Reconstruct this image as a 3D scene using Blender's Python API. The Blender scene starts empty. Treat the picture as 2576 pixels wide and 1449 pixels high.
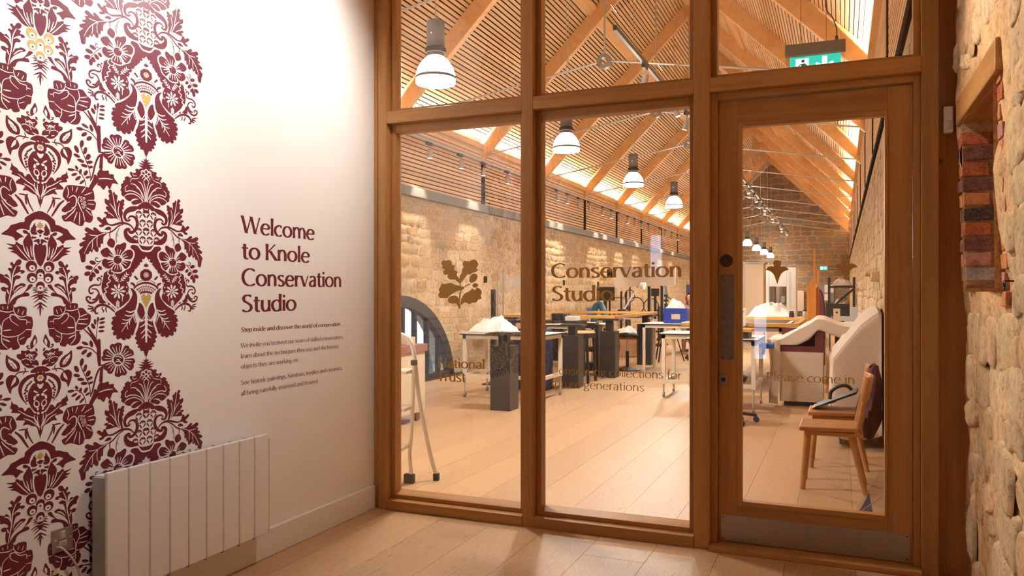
import bpy, bmesh, math, random
from mathutils import Vector, Matrix, Quaternion
from mathutils import noise as mnoise
R = math.radians
rnd = random.Random(7)
SC = bpy.context.scene
COL = SC.collection

# ------------------------------------------------------------------ camera, world, light, exposure
F, CX, CY, EYE, YAW = 1968.0, 1288.0, 740.0, 1.35, R(22.8)      # photo frame 2576 x 1449
cam = bpy.data.cameras.new('camera'); cam_o = bpy.data.objects.new('camera', cam); COL.objects.link(cam_o)
cam.sensor_fit = 'HORIZONTAL'; cam.sensor_width = 36.0; cam.lens = 36.0 * F / 2576.0
cam.shift_y = (CY - 724.5) / 2576.0
cam.clip_start = 0.05; cam.clip_end = 200
cam_o.location = (0, 0, EYE); cam_o.rotation_euler = (R(90), 0, YAW)
SC.camera = cam_o

w = bpy.data.worlds.new('sky'); SC.world = w; w.use_nodes = True
bg = w.node_tree.nodes['Background']; bg.inputs[0].default_value = (0.50, 0.66, 1.0, 1); bg.inputs[1].default_value = 1.7
SC.view_settings.view_transform = 'Standard'; SC.view_settings.look = 'None'
SC.view_settings.gamma = 1.0; SC.view_settings.use_curve_mapping = False
SC.view_settings.exposure = 1.0
SC.cycles.use_denoising = True
SC.cycles.max_bounces = 10; SC.cycles.diffuse_bounces = 5; SC.cycles.glossy_bounces = 3
SC.cycles.transmission_bounces = 6; SC.cycles.transparent_max_bounces = 16
SC.cycles.sample_clamp_indirect = 6.0; SC.cycles.caustics_reflective = False; SC.cycles.caustics_refractive = False

# strengths used by the lamp builders further down
PENDANT_W, LED_W, SPOT_W, ENT_W = 20.0, 2000.0, 85.0, 88.0
WARM = (1.0, 0.86, 0.66); NEUTRAL = (1.0, 0.92, 0.80)

def ray(u, v):
    a, b = (u - CX) / F, (CY - v) / F
    c, s = math.cos(YAW), math.sin(YAW)
    return Vector((c * a - s, s * a + c, b))
def at_floor(u, v, z=0.0):
    r = ray(u, v); d = (z - EYE) / r.z; return Vector((r.x * d, r.y * d, z))
def at_y(u, v, Y):
    r = ray(u, v); d = Y / r.y; return Vector((r.x * d, Y, EYE + r.z * d))
def at_x(u, v, X):
    r = ray(u, v); d = X / r.x; return Vector((X, r.y * d, EYE + r.z * d))

# ------------------------------------------------------------------ materials
MATS = {}
def nodes_of(name):
    m = bpy.data.materials.new(name); m.use_nodes = True
    nt = m.node_tree; b = nt.nodes['Principled BSDF']
    return m, nt, b
def setc(b, c, rough=0.5, metal=0.0, spec=0.5):
    b.inputs['Base Color'].default_value = (c[0], c[1], c[2], 1)
    b.inputs['Roughness'].default_value = rough; b.inputs['Metallic'].default_value = metal
    b.inputs['Specular IOR Level'].default_value = spec
def N(nt, t, **kw):
    n = nt.nodes.new(t)
    for k, v in kw.items(): setattr(n, k, v)
    return n
def ramp(nt, stops):
    r = N(nt, 'ShaderNodeValToRGB'); e = r.color_ramp.elements
    while len(e) < len(stops): e.new(0.5)
    for i, (p, c) in enumerate(stops):
        e[i].position = p; e[i].color = (c[0], c[1], c[2], 1)
    return r
def coords(nt, scale, rnd_offset=True):
    tc = N(nt, 'ShaderNodeTexCoord'); mp = N(nt, 'ShaderNodeMapping')
    mp.inputs['Scale'].default_value = scale
    nt.links.new(tc.outputs['Object'], mp.inputs['Vector'])
    if rnd_offset:
        oi = N(nt, 'ShaderNodeObjectInfo'); mu = N(nt, 'ShaderNodeMath', operation='MULTIPLY'); mu.inputs[1].default_value = 37.0
        nt.links.new(oi.outputs['Random'], mu.inputs[0])
        cb = N(nt, 'ShaderNodeCombineXYZ')
        for i in range(3): nt.links.new(mu.outputs[0], cb.inputs[i])
        nt.links.new(cb.outputs[0], mp.inputs['Location'])
    return mp
def plain(name, c, rough=0.5, metal=0.0, spec=0.5, var=0.08, scale=14.0, bump=0.0):
    if name in MATS: return MATS[name]
    m, nt, b = nodes_of(name); setc(b, c, rough, metal, spec)
    mp = coords(nt, (scale,) * 3); no = N(nt, 'ShaderNodeTexNoise'); no.inputs['Detail'].default_value = 5
    nt.links.new(mp.outputs[0], no.inputs['Vector'])
    lo = [max(0, x * (1 - var)) for x in c]; hi = [min(1, x * (1 + var)) for x in c]
    r = ramp(nt, [(0.3, lo), (0.7, hi)]); nt.links.new(no.outputs['Fac'], r.inputs[0]); nt.links.new(r.outputs[0], b.inputs['Base Color'])
    if bump:
        bm_ = N(nt, 'ShaderNodeBump'); bm_.inputs['Strength'].default_value = bump; bm_.inputs['Distance'].default_value = 0.01
        nt.links.new(no.outputs['Fac'], bm_.inputs['Height']); nt.links.new(bm_.outputs[0], b.inputs['Normal'])
    MATS[name] = m; return m
def wood(name, c0, c1, axis='z', rough=0.45, grain=22.0, stretch=0.06, obj_var=0.12, knots=True, bump=0.15, spec=0.4):
    if name in MATS: return MATS[name]
    m, nt, b = nodes_of(name); setc(b, c0, rough, 0, spec)
    sc = {'x': (grain * stretch, grain, grain), 'y': (grain, grain * stretch, grain), 'z': (grain, grain, grain * stretch)}[axis]
    mp = coords(nt, sc)
    no = N(nt, 'ShaderNodeTexNoise'); no.inputs['Detail'].default_value = 6; no.inputs['Roughness'].default_value = 0.62; no.inputs['Distortion'].default_value = 0.6
    nt.links.new(mp.outputs[0], no.inputs['Vector'])
    mp2 = coords(nt, tuple(x * 0.16 for x in sc)); n2 = N(nt, 'ShaderNodeTexNoise'); n2.inputs['Detail'].default_value = 2
    nt.links.new(mp2.outputs[0], n2.inputs['Vector'])
    mx = N(nt, 'ShaderNodeMath', operation='MULTIPLY_ADD'); mx.inputs[1].default_value = 0.6; nt.links.new(n2.outputs['Fac'], mx.inputs[0]); 
    hf = N(nt, 'ShaderNodeMath', operation='MULTIPLY'); hf.inputs[1].default_value = 0.5; nt.links.new(no.outputs['Fac'], hf.inputs[0]); nt.links.new(hf.outputs[0], mx.inputs[2])
    r = ramp(nt, [(0.33, c1), (0.50, [(a + d) / 2 for a, d in zip(c0, c1)]), (0.68, c0)])
    nt.links.new(mx.outputs[0], r.inputs[0])
    oi = N(nt, 'ShaderNodeObjectInfo'); mr = N(nt, 'ShaderNodeMapRange'); mr.inputs[3].default_value = 1 - obj_var; mr.inputs[4].default_value = 1 + obj_var
    nt.links.new(oi.outputs['Random'], mr.inputs[0])
    hs = N(nt, 'ShaderNodeHueSaturation'); nt.links.new(mr.outputs[0], hs.inputs['Value']); nt.links.new(r.outputs[0], hs.inputs['Color'])
    last = hs.outputs[0]
    if knots:
        tc = N(nt, 'ShaderNodeTexCoord'); vo = N(nt, 'ShaderNodeTexVoronoi'); vo.inputs['Scale'].default_value = 2.3; nt.links.new(tc.outputs['Object'], vo.inputs['Vector'])
        kr = ramp(nt, [(0.018, (0.28, 0.20, 0.16)), (0.034, (1, 1, 1))]); nt.links.new(vo.outputs['Distance'], kr.inputs[0])
        ml = N(nt, 'ShaderNodeMixRGB', blend_type='MULTIPLY'); ml.inputs[0].default_value = 0.8
        nt.links.new(last, ml.inputs[1]); nt.links.new(kr.outputs[0], ml.inputs[2]); last = ml.outputs[0]
    nt.links.new(last, b.inputs['Base Color'])
    if bump:
        bm_ = N(nt, 'ShaderNodeBump'); bm_.inputs['Strength'].default_value = bump; bm_.inputs['Distance'].default_value = 0.004
        nt.links.new(no.outputs['Fac'], bm_.inputs['Height']); nt.links.new(bm_.outputs[0], b.inputs['Normal'])
    MATS[name] = m; return m
def wcoords(nt, scale):
    g = N(nt, 'ShaderNodeNewGeometry'); mp = N(nt, 'ShaderNodeMapping'); mp.inputs['Scale'].default_value = (scale,) * 3
    nt.links.new(g.outputs['Position'], mp.inputs['Vector']); return mp
def rock(name, cols, scale=9.0, rough=0.9, bump=0.55, spec=0.2):
    """mottled mineral surface: stone, mortar, brick"""
    if name in MATS: return MATS[name]
    m, nt, b = nodes_of(name); setc(b, cols[0], rough, 0, spec)
    mp = wcoords(nt, scale)
    no = N(nt, 'ShaderNodeTexNoise'); no.inputs['Detail'].default_value = 9; no.inputs['Roughness'].default_value = 0.68
    nt.links.new(mp.outputs[0], no.inputs['Vector'])
    n = len(cols); r = ramp(nt, [(0.30 + 0.40 * i / max(1, n - 1), c) for i, c in enumerate(cols)])
    nt.links.new(no.outputs['Fac'], r.inputs[0])
    oi = N(nt, 'ShaderNodeObjectInfo'); mr = N(nt, 'ShaderNodeMapRange'); mr.inputs[3].default_value = 0.86; mr.inputs[4].default_value = 1.12
    nt.links.new(oi.outputs['Random'], mr.inputs[0])
    hs = N(nt, 'ShaderNodeHueSaturation'); nt.links.new(mr.outputs[0], hs.inputs['Value']); nt.links.new(r.outputs[0], hs.inputs['Color'])
    lo = N(nt, 'ShaderNodeTexNoise'); lo.inputs['Detail'].default_value = 4; lo.inputs['Roughness'].default_value = 0.6; mp3 = wcoords(nt, scale * 0.22); nt.links.new(mp3.outputs[0], lo.inputs['Vector'])
    lr = ramp(nt, [(0.30, (0.62, 0.57, 0.52)), (0.48, (0.98, 0.97, 0.95)), (0.68, (1.22, 1.16, 1.05))]); nt.links.new(lo.outputs['Fac'], lr.inputs[0])
    ml = N(nt, 'ShaderNodeMixRGB', blend_type='MULTIPLY'); ml.inputs[0].default_value = 0.85; nt.links.new(hs.outputs[0], ml.inputs[1]); nt.links.new(lr.outputs[0], ml.inputs[2])
    nt.links.new(ml.outputs[0], b.inputs['Base Color'])
    mp2 = wcoords(nt, scale * 1.1); n2 = N(nt, 'ShaderNodeTexNoise'); n2.inputs['Detail'].default_value = 8; n2.inputs['Roughness'].default_value = 0.62
    nt.links.new(mp2.outputs[0], n2.inputs['Vector'])
    bm_ = N(nt, 'ShaderNodeBump'); bm_.inputs['Strength'].default_value = bump; bm_.inputs['Distance'].default_value = 0.014
    nt.links.new(n2.outputs['Fac'], bm_.inputs['Height']); nt.links.new(bm_.outputs[0], b.inputs['Normal'])
    MATS[name] = m; return m
def emit(name, c, strength):
    if name in MATS: return MATS[name]
    m, nt, b = nodes_of(name); setc(b, c, 0.4)
    b.inputs['Emission Color'].default_value = (c[0], c[1], c[2], 1); b.inputs['Emission Strength'].default_value = strength
    MATS[name] = m; return m
def clear_glass(name, tint=(0.97, 0.985, 0.98), ior=1.52, boost=1.0):
    if name in MATS: return MATS[name]
    m = bpy.data.materials.new(name); m.use_nodes = True; nt = m.node_tree; nt.nodes.remove(nt.nodes['Principled BSDF'])
    out = nt.nodes['Material Output']
    tr = N(nt, 'ShaderNodeBsdfTransparent'); tr.inputs[0].default_value = (*tint, 1)
    gl = N(nt, 'ShaderNodeBsdfGlossy'); gl.inputs['Roughness'].default_value = 0.0; gl.inputs['Color'].default_value = (1, 1, 1, 1)
    lw = N(nt, 'ShaderNodeLayerWeight'); lw.inputs['Blend'].default_value = 0.5
    pw = N(nt, 'ShaderNodeMath', operation='POWER'); pw.inputs[1].default_value = 5.0; nt.links.new(lw.outputs['Facing'], pw.inputs[0])
    mu = N(nt, 'ShaderNodeMath', operation='MULTIPLY_ADD'); mu.inputs[1].default_value = 0.92; mu.inputs[2].default_value = 0.08 * boost; nt.links.new(pw.outputs[0], mu.inputs[0])
    mx = N(nt, 'ShaderNodeMixShader'); nt.links.new(mu.outputs[0], mx.inputs[0]); nt.links.new(tr.outputs[0], mx.inputs[1]); nt.links.new(gl.outputs[0], mx.inputs[2])
    nt.links.new(mx.outputs[0], out.inputs[0]); MATS[name] = m; return m

OAK0, OAK1 = (0.51, 0.265, 0.093), (0.35, 0.158, 0.048)
def oak(ax): return wood('oak_' + ax, OAK0, OAK1, ax, rough=0.42, grain=30, stretch=0.05)
def pine(ax): return wood('glulam_' + ax, (0.78, 0.48, 0.21), (0.62, 0.33, 0.125), ax, rough=0.5, grain=16, stretch=0.05)
M_slat = wood('larch_slat', (0.76, 0.50, 0.27), (0.62, 0.36, 0.165), 'y', rough=0.6, grain=40, stretch=0.03, obj_var=0.14)
def plank_mat():
    """pale soaped fir boards: flame grain along Y"""
    m, nt, b = nodes_of('fir_plank'); setc(b, (0.7, 0.5, 0.35), 0.42, 0, 0.35)
    mp = coords(nt, (5.0, 0.34, 5.0)); wv = N(nt, 'ShaderNodeTexNoise'); wv.inputs['Detail'].default_value = 1.2; wv.inputs['Distortion'].default_value = 0.25
    nt.links.new(mp.outputs[0], wv.inputs['Vector'])
    fm = N(nt, 'ShaderNodeMath', operation='MULTIPLY'); fm.inputs[1].default_value = 20.0; nt.links.new(wv.outputs['Fac'], fm.inputs[0])
    fr = N(nt, 'ShaderNodeMath', operation='PINGPONG'); fr.inputs[1].default_value = 0.5; nt.links.new(fm.outputs[0], fr.inputs[0])
    r = ramp(nt, [(0.0, (0.41, 0.235, 0.120)), (0.08, (0.52, 0.335, 0.192)), (0.5, (0.57, 0.39, 0.232))])
    nt.links.new(fr.outputs[0], r.inputs[0])
    mp2 = coords(nt, (34, 0.7, 34)); n2 = N(nt, 'ShaderNodeTexNoise'); n2.inputs['Detail'].default_value = 4; nt.links.new(mp2.outputs[0], n2.inputs['Vector'])
    r2 = ramp(nt, [(0.35, (0.93, 0.91, 0.89)), (0.65, (1, 1, 1))]); nt.links.new(n2.outputs['Fac'], r2.inputs[0])
    ml = N(nt, 'ShaderNodeMixRGB', blend_type='MULTIPLY'); ml.inputs[0].default_value = 1; nt.links.new(r.outputs[0], ml.inputs[1]); nt.links.new(r2.outputs[0], ml.inputs[2])
    oi = N(nt, 'ShaderNodeObjectInfo'); mr = N(nt, 'ShaderNodeMapRange'); mr.inputs[3].default_value = 0.90; mr.inputs[4].default_value = 1.08
    nt.links.new(oi.outputs['Random'], mr.inputs[0])
    hs = N(nt, 'ShaderNodeHueSaturation'); nt.links.new(mr.outputs[0], hs.inputs['Value']); nt.links.new(ml.outputs[0], hs.inputs['Color'])
    nt.links.new(hs.outputs[0], b.inputs['Base Color']); MATS['fir_plank'] = m; return m
M_plank = plank_mat()
M_white = plain('white_wall_paint', (0.80, 0.775, 0.74), 0.75, var=0.02, scale=160, bump=0.05)
M_skirt = plain('white_gloss_paint', (0.76, 0.74, 0.72), 0.4, var=0.02)
M_rad = plain('white_enamel', (0.80, 0.795, 0.80), 0.38, var=0.015)
M_cream = M_white
M_burg = plain('burgundy_print', (0.135, 0.012, 0.028), 0.42, var=0.18, scale=420, spec=0.45)
M_gold = plain('gold_print', (0.50, 0.34, 0.11), 0.45, var=0.05, spec=0.5)
M_goldvinyl = plain('gold_vinyl', (0.56, 0.345, 0.095), 0.45, var=0.05)
M_glass = clear_glass('pane_glass', boost=1.6)
M_black = plain('black_metal', (0.012, 0.012, 0.013), 0.5, var=0.2)
M_dark = plain('black_gap', (0.010, 0.006, 0.004), 0.95, var=0.1, spec=0.05)
M_plinth = plain('black_mdf', (0.022, 0.020, 0.019), 0.42, var=0.35, scale=5)
M_frame = plain('white_powder_coat', (0.76, 0.68, 0.57), 0.45, var=0.02)
M_grey = plain('grey_metal', (0.27, 0.26, 0.25), 0.42, metal=0.5, var=0.05)
M_lgrey = plain('light_grey_metal', (0.50, 0.48, 0.46), 0.4, metal=0.4, var=0.04)
M_steel = plain('brushed_steel', (0.42, 0.39, 0.37), 0.36, metal=0.85, var=0.06, scale=40)
M_bronze = plain('dark_bronze', (0.10, 0.07, 0.055), 0.4, metal=0.7, var=0.1)
M_band = plain('grey_steel_band', (0.15, 0.14, 0.13), 0.55, var=0.05)
M_cloth = plain('dust_sheet', (0.60, 0.51, 0.43), 0.85, var=0.04, scale=30)
M_tissue = plain('white_tissue', (0.86, 0.85, 0.83), 0.8, var=0.02)
M_maroon = plain('maroon_board', (0.105, 0.012, 0.022), 0.5, var=0.06)
M_gilt = wood('gilt_frame_wood', (0.62, 0.36, 0.11), (0.40, 0.20, 0.05), 'x', rough=0.4, grain=20, stretch=0.2, knots=False)
M_whiteboard = plain('matt_white', (0.80, 0.79, 0.78), 0.6, var=0.01)
M_beige = plain('beige_board', (0.62, 0.50, 0.38), 0.7, var=0.03)
M_rubber = plain('black_rubber', (0.02, 0.02, 0.02), 0.7, var=0.1)
M_blue = plain('blue_plastic', (0.012, 0.045, 0.36), 0.35, var=0.06)
M_teal = plain('teal_hose', (0.02, 0.11, 0.20), 0.45, var=0.1)
M_red = plain('red_plastic', (0.50, 0.03, 0.03), 0.4, var=0.05)
M_green = plain('green_sign', (0.0, 0.36, 0.24), 0.5, var=0.02)

# ------------------------------------------------------------------ mesh building
class MB:
    def __init__(s): s.v = []; s.f = []; s.mi = []
    def add(s, vs, fs, mi=0):
        o = len(s.v); s.v += [tuple(p) for p in vs]; s.f += [tuple(i + o for i in f) for f in fs]; s.mi += [mi] * len(fs); return s
    def box(s, x0, x1, y0, y1, z0, z1, mi=0):
        v = [(x0, y0, z0), (x1, y0, z0), (x1, y1, z0), (x0, y1, z0), (x0, y0, z1), (x1, y0, z1), (x1, y1, z1), (x0, y1, z1)]
        return s.add(v, [(0, 3, 2, 1), (4, 5, 6, 7), (0, 1, 5, 4), (1, 2, 6, 5), (2, 3, 7, 6), (3, 0, 4, 7)], mi)
    def bar(s, p0, p1, w, h, up=(0, 0, 1), mi=0):
        p0, p1 = Vector(p0), Vector(p1); d = (p1 - p0).normalized(); up = Vector(up)
        if abs(d.dot(up)) > 0.98: up = Vector((0, 1, 0))
        sx = d.cross(up).normalized(); sz = sx.cross(d).normalized()
        v = []
        for p in (p0, p1):
            for a, b in ((-1, -1), (1, -1), (1, 1), (-1, 1)): v.append(p + sx * (a * w / 2) + sz * (b * h / 2))
        return s.add(v, [(3, 2, 1, 0), (4, 5, 6, 7), (0, 1, 5, 4), (1, 2, 6, 5), (2, 3, 7, 6), (3, 0, 4, 7)], mi)
    def cyl(s, p0, p1, r0, r1=None, n=12, mi=0):
        r1 = r0 if r1 is None else r1
        p0, p1 = Vector(p0), Vector(p1); d = (p1 - p0).normalized(); up = Vector((0, 0, 1)) if abs(d.z) < 0.95 else Vector((1, 0, 0))
        a = d.cross(up).normalized(); b = d.cross(a).normalized(); v = []
        for p, r in ((p0, r0), (p1, r1)):
            for i in range(n):
                t = 2 * math.pi * i / n; v.append(p + a * (r * math.cos(t)) + b * (r * math.sin(t)))
        f = [(i, (i + 1) % n, n + (i + 1) % n, n + i) for i in range(n)]
        f += [tuple(range(n - 1, -1, -1)), tuple(range(n, 2 * n))]
        return s.add(v, f, mi)
    def tube(s, pts, r, n=8, mi=0, close=False):
        pts = [Vector(p) for p in pts]; rs = r if isinstance(r, (list, tuple)) else [r] * len(pts); v = []; m = len(pts)
        prev = None
        for i, p in enumerate(pts):
            t = (pts[min(i + 1, m - 1)] - pts[max(i - 1, 0)]).normalized()
            if close: t = (pts[(i + 1) % m] - pts[i - 1]).normalized()
            if prev is None:
                up = Vector((0, 0, 1)) if abs(t.z) < 0.9 else Vector((1, 0, 0)); a = t.cross(up).normalized()
            else: a = (prev - t * prev.dot(t)).normalized()
            prev = a; b = t.cross(a)
            for k in range(n):
                q = 2 * math.pi * k / n; v.append(p + a * (rs[i] * math.cos(q)) + b * (rs[i] * math.sin(q)))
        f = []
        for i in range(m if close else m - 1):
            for k in range(n):
                j = (i + 1) % m; f.append((i * n + k, i * n + (k + 1) % n, j * n + (k + 1) % n, j * n + k))
        if not close: f += [tuple(range(n - 1, -1, -1)), tuple(range((m - 1) * n, m * n))]
        return s.add(v, f, mi)
    def lathe(s, prof, n=20, c=(0, 0, 0), mi=0, caps=True):
        v = []; m = len(prof)
        for r, z in prof:
            for k in range(n):
                q = 2 * math.pi * k / n; v.append((c[0] + r * math.cos(q), c[1] + r * math.sin(q), c[2] + z))
        f = [(i * n + k, i * n + (k + 1) % n, (i + 1) * n + (k + 1) % n, (i + 1) * n + k) for i in range(m - 1) for k in range(n)]
        if caps: f += [tuple(range(n - 1, -1, -1)), tuple(range((m - 1) * n, m * n))]
        return s.add(v, f, mi)
    def prism(s, poly, fn, t, mi=0):
        """poly of (a,b); fn(a,b,h) -> xyz; thickness t from h=0"""
        n = len(poly); v = [fn(a, b, 0) for a, b in poly] + [fn(a, b, t) for a, b in poly]
        f = [tuple(range(n - 1, -1, -1)), tuple(range(n, 2 * n))] + [(i, (i + 1) % n, n + (i + 1) % n, n + i) for i in range(n)]
        return s.add(v, f, mi)
    def grid(s, fn, nu, nv, mi=0):
        v = [fn(i / nu, j / nv) for j in range(nv + 1) for i in range(nu + 1)]
        f = [(j * (nu + 1) + i, j * (nu + 1) + i + 1, (j + 1) * (nu + 1) + i + 1, (j + 1) * (nu + 1) + i) for j in range(nv) for i in range(nu)]
        return s.add(v, f, mi)
    def mesh(s, name, mats, smooth=False):
        me = bpy.data.meshes.new(name); me.from_pydata(s.v, [], s.f)
        for m in (mats if isinstance(mats, (list, tuple)) else [mats]): me.materials.append(m)
        if any(s.mi): me.polygons.foreach_set('material_index', s.mi)
        me.validate()
        bm_ = bmesh.new(); bm_.from_mesh(me); bmesh.ops.recalc_face_normals(bm_, faces=bm_.faces); bm_.to_mesh(me); bm_.free()
        if smooth:
            for p in me.polygons: p.use_smooth = True
            me.set_sharp_from_angle(angle=R(smooth if smooth is not True else 40))
        me.update(); return me
    def build(s, name, mats, parent=None, smooth=False, bevel=0.0, solid=0.0, sub=0):
        o = bpy.data.objects.new(name, s.mesh(name, mats, smooth)); COL.objects.link(o)
        if parent: o.parent = parent
        if solid:
            md = o.modifiers.new('thickness', 'SOLIDIFY'); md.thickness = solid; md.offset = 0
        if bevel:
            md = o.modifiers.new('bevel', 'BEVEL'); md.width = bevel; md.segments = 2; md.limit_method = 'ANGLE'; md.angle_limit = R(40)
        if sub:
            md = o.modifiers.new('sub', 'SUBSURF'); md.levels = sub; md.render_levels = sub
        return o
def obj(name, me, parent=None, loc=None, rot=None, scale=None):
    o = bpy.data.objects.new(name, me); COL.objects.link(o)
    if parent: o.parent = parent
    if loc is not None: o.location = loc
    if rot is not None: o.rotation_euler = rot
    if scale is not None: o.scale = scale
    return o
def tag(o, label, cat, group=None, kind=None):
    o['label'] = label; o['category'] = cat
    if group: o['group'] = group
    if kind: o['kind'] = kind
    return o
def thing(name, label, cat, loc=(0, 0, 0), rz=0.0, group=None, kind=None):
    o = bpy.data.objects.new(name, None); COL.objects.link(o); o.location = loc; o.rotation_euler = (0, 0, rz); o.empty_display_size = 0.1
    return tag(o, label, cat, group, kind)
def dup(root, loc, rz=None, label=None, group=None):
    r = root.copy(); COL.objects.link(r); r.location = loc
    if rz is not None: r.rotation_euler = (0, 0, rz)
    if label: r['label'] = label
    if group: r['group'] = group
    for ch in list(root.children):
        c = ch.copy(); COL.objects.link(c); c.parent = r
        for g in list(ch.children):
            d = g.copy(); COL.objects.link(d); d.parent = c
    return r
def partlabel(o, t): o['label'] = t; return o
def lamp(kind, name, loc, energy, color, target=None, size=0.1, angle=60, blend=0.5, parent=None, sx=None, sy=None):
    l = bpy.data.lights.new(name, kind); l.energy = energy; l.color = color
    if kind == 'SPOT': l.spot_size = R(angle); l.spot_blend = blend; l.shadow_soft_size = size
    elif kind == 'POINT': l.shadow_soft_size = size
    elif kind == 'AREA':
        l.shape = 'RECTANGLE'; l.size = sx or size; l.size_y = sy or size
    o = bpy.data.objects.new(name, l); COL.objects.link(o); o.location = loc
    if target is not None: o.rotation_euler = (Vector(target) - Vector(loc)).to_track_quat('-Z', 'Y').to_euler()
    if parent: o.parent = parent
    return o
def smooth_closed(pts, k=6):
    n = len(pts); out = []
    for i in range(n):
        p0, p1, p2, p3 = pts[i - 1], pts[i], pts[(i + 1) % n], pts[(i + 2) % n]
        for j in range(k):
            t = j / k; out.append(tuple(0.5 * (2 * b + (c - a) * t + (2 * a - 5 * b + 4 * c - d) * t * t + (3 * b - a - 3 * c + d) * t ** 3) for a, b, c, d in zip(p0, p1, p2, p3)))
    return out
def smooth_open(pts, k=6):
    n = len(pts); out = []
    for i in range(n - 1):
        p0, p1, p2, p3 = pts[max(i - 1, 0)], pts[i], pts[i + 1], pts[min(i + 2, n - 1)]
        for j in range(k):
            t = j / k; out.append(tuple(0.5 * (2 * b + (c - a) * t + (2 * a - 5 * b + 4 * c - d) * t * t + (3 * b - a - 3 * c + d) * t ** 3) for a, b, c, d in zip(p0, p1, p2, p3)))
    out.append(tuple(pts[-1])); return out
# ------------------------------------------------------------------ main dimensions (metres)
LW, PY, GY = -2.73, 4.22, 4.305            # entrance white wall, front of the oak screen, glass line
HL, HR, YE = -6.0, 0.36, 36.8              # studio side walls and end wall
XR, EAV = -2.82, 4.10                      # ridge line, height of the slatted slope at the wall
APEX = EAV + (XR - HL)
YB, CEIL = -2.6, 3.5                       # entrance back wall and ceiling
TRUSS_Y = [6.75 + 3.05 * i for i in range(10)]
LAMP_Y = [5.22 + 3.05 * i for i in range(11)]

# ------------------------------------------------------------------ floor of wide boards
fl = tag(MB().box(HL, 1.0, YB, YE, -0.10, -0.022).build('floor', M_dark), 'pale wide-board wooden floor running through entrance and studio', 'floor', kind='structure')
rr = random.Random(3)
px = -1.563 - 0.326 * 14
while px < 0.62:
    x0, x1 = max(px, HL), min(px + 0.326, 0.62)
    y = YB if x0 > LW - 0.33 else PY - 0.02
    first = True
    while y < YE - 0.01:
        L = rr.uniform(2.5, 7.0) if first else rr.uniform(5.5, 9.0); first = False
        y1 = min(y + L, YE)
        if YE - y1 < 1.5: y1 = YE
        a, b = (x0 + x1) / 2, (y + y1) / 2
        hx, hy = (x1 - x0) / 2 - 0.0009, (y1 - y) / 2 - 0.001
        dz = -rr.uniform(0, 0.0006)
        o = MB().box(-hx, hx, -hy, hy, -0.022, dz).build('floor_plank', M_plank, fl); o.location = (a, b, 0)
        y = y1
    px += 0.326

# ------------------------------------------------------------------ entrance: white wall, ceiling, back wall with slit window
wl = tag(MB().box(LW - 0.10, LW, YB, PY + 0.02, 0, CEIL).build('wall_left', M_white), 'white painted wall with burgundy damask print and welcome lettering', 'wall', kind='structure')
bb = tag(MB().box(LW, LW + 0.022, YB, PY - 0.004, 0, 0.145).build('baseboard_left', M_skirt, bevel=0.004), 'tall white skirting board below the radiator', 'baseboard', kind='structure')
tag(MB().box(LW - 0.1, 1.0, YB, PY + 0.14, CEIL, CEIL + 0.1).build('ceiling', pine('y')), 'timber boarded ceiling above the entrance', 'ceiling', kind='structure')
# two narrow windows in the back wall
SLITS = [(-2.57, -2.37, 1.62, 2.22), (-1.12, -0.93, 0.44, 1.18)]
bk = MB(); xs = [LW - 0.1, -2.57, -2.37, -1.12, -0.93, 1.0]
for i in (0, 2, 4): bk.box(xs[i], xs[i + 1], YB - 0.1, YB, 0, CEIL)
for x0, x1, z0, z1 in SLITS: bk.box(x0, x1, YB - 0.1, YB, 0, z0); bk.box(x0, x1, YB - 0.1, YB, z1, CEIL)
tag(bk.build('wall_back', rock('back_stone', [(0.26, 0.18, 0.11), (0.40, 0.29, 0.18), (0.50, 0.38, 0.25)], scale=5)), 'stone wall behind the entrance with two narrow windows', 'wall', kind='structure')
for k, (x0, x1, z0, z1) in enumerate(SLITS):
    wb = thing('window_%d' % (7 + k), ('tall narrow window high in the wall behind the entrance', 'narrow low window in the wall behind the entrance')[k], 'window', ((x0 + x1) / 2, YB, z0), kind='structure'); hx, h = (x1 - x0) / 2, z1 - z0
    MB().box(-hx, -hx + 0.015, -0.09, -0.04, 0, h).box(hx - 0.015, hx, -0.09, -0.04, 0, h).box(-hx + 0.015, hx - 0.015, -0.09, -0.04, 0, 0.015).box(-hx + 0.015, hx - 0.015, -0.09, -0.04, h - 0.015, h).build('frame', oak('z'), wb)
    MB().add([(-hx + 0.015, -0.065, 0.015), (hx - 0.015, -0.065, 0.015), (hx - 0.015, -0.065, h - 0.015), (-hx + 0.015, -0.065, h - 0.015)], [(0, 1, 2, 3)]).build('pane', M_glass, wb)

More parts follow.
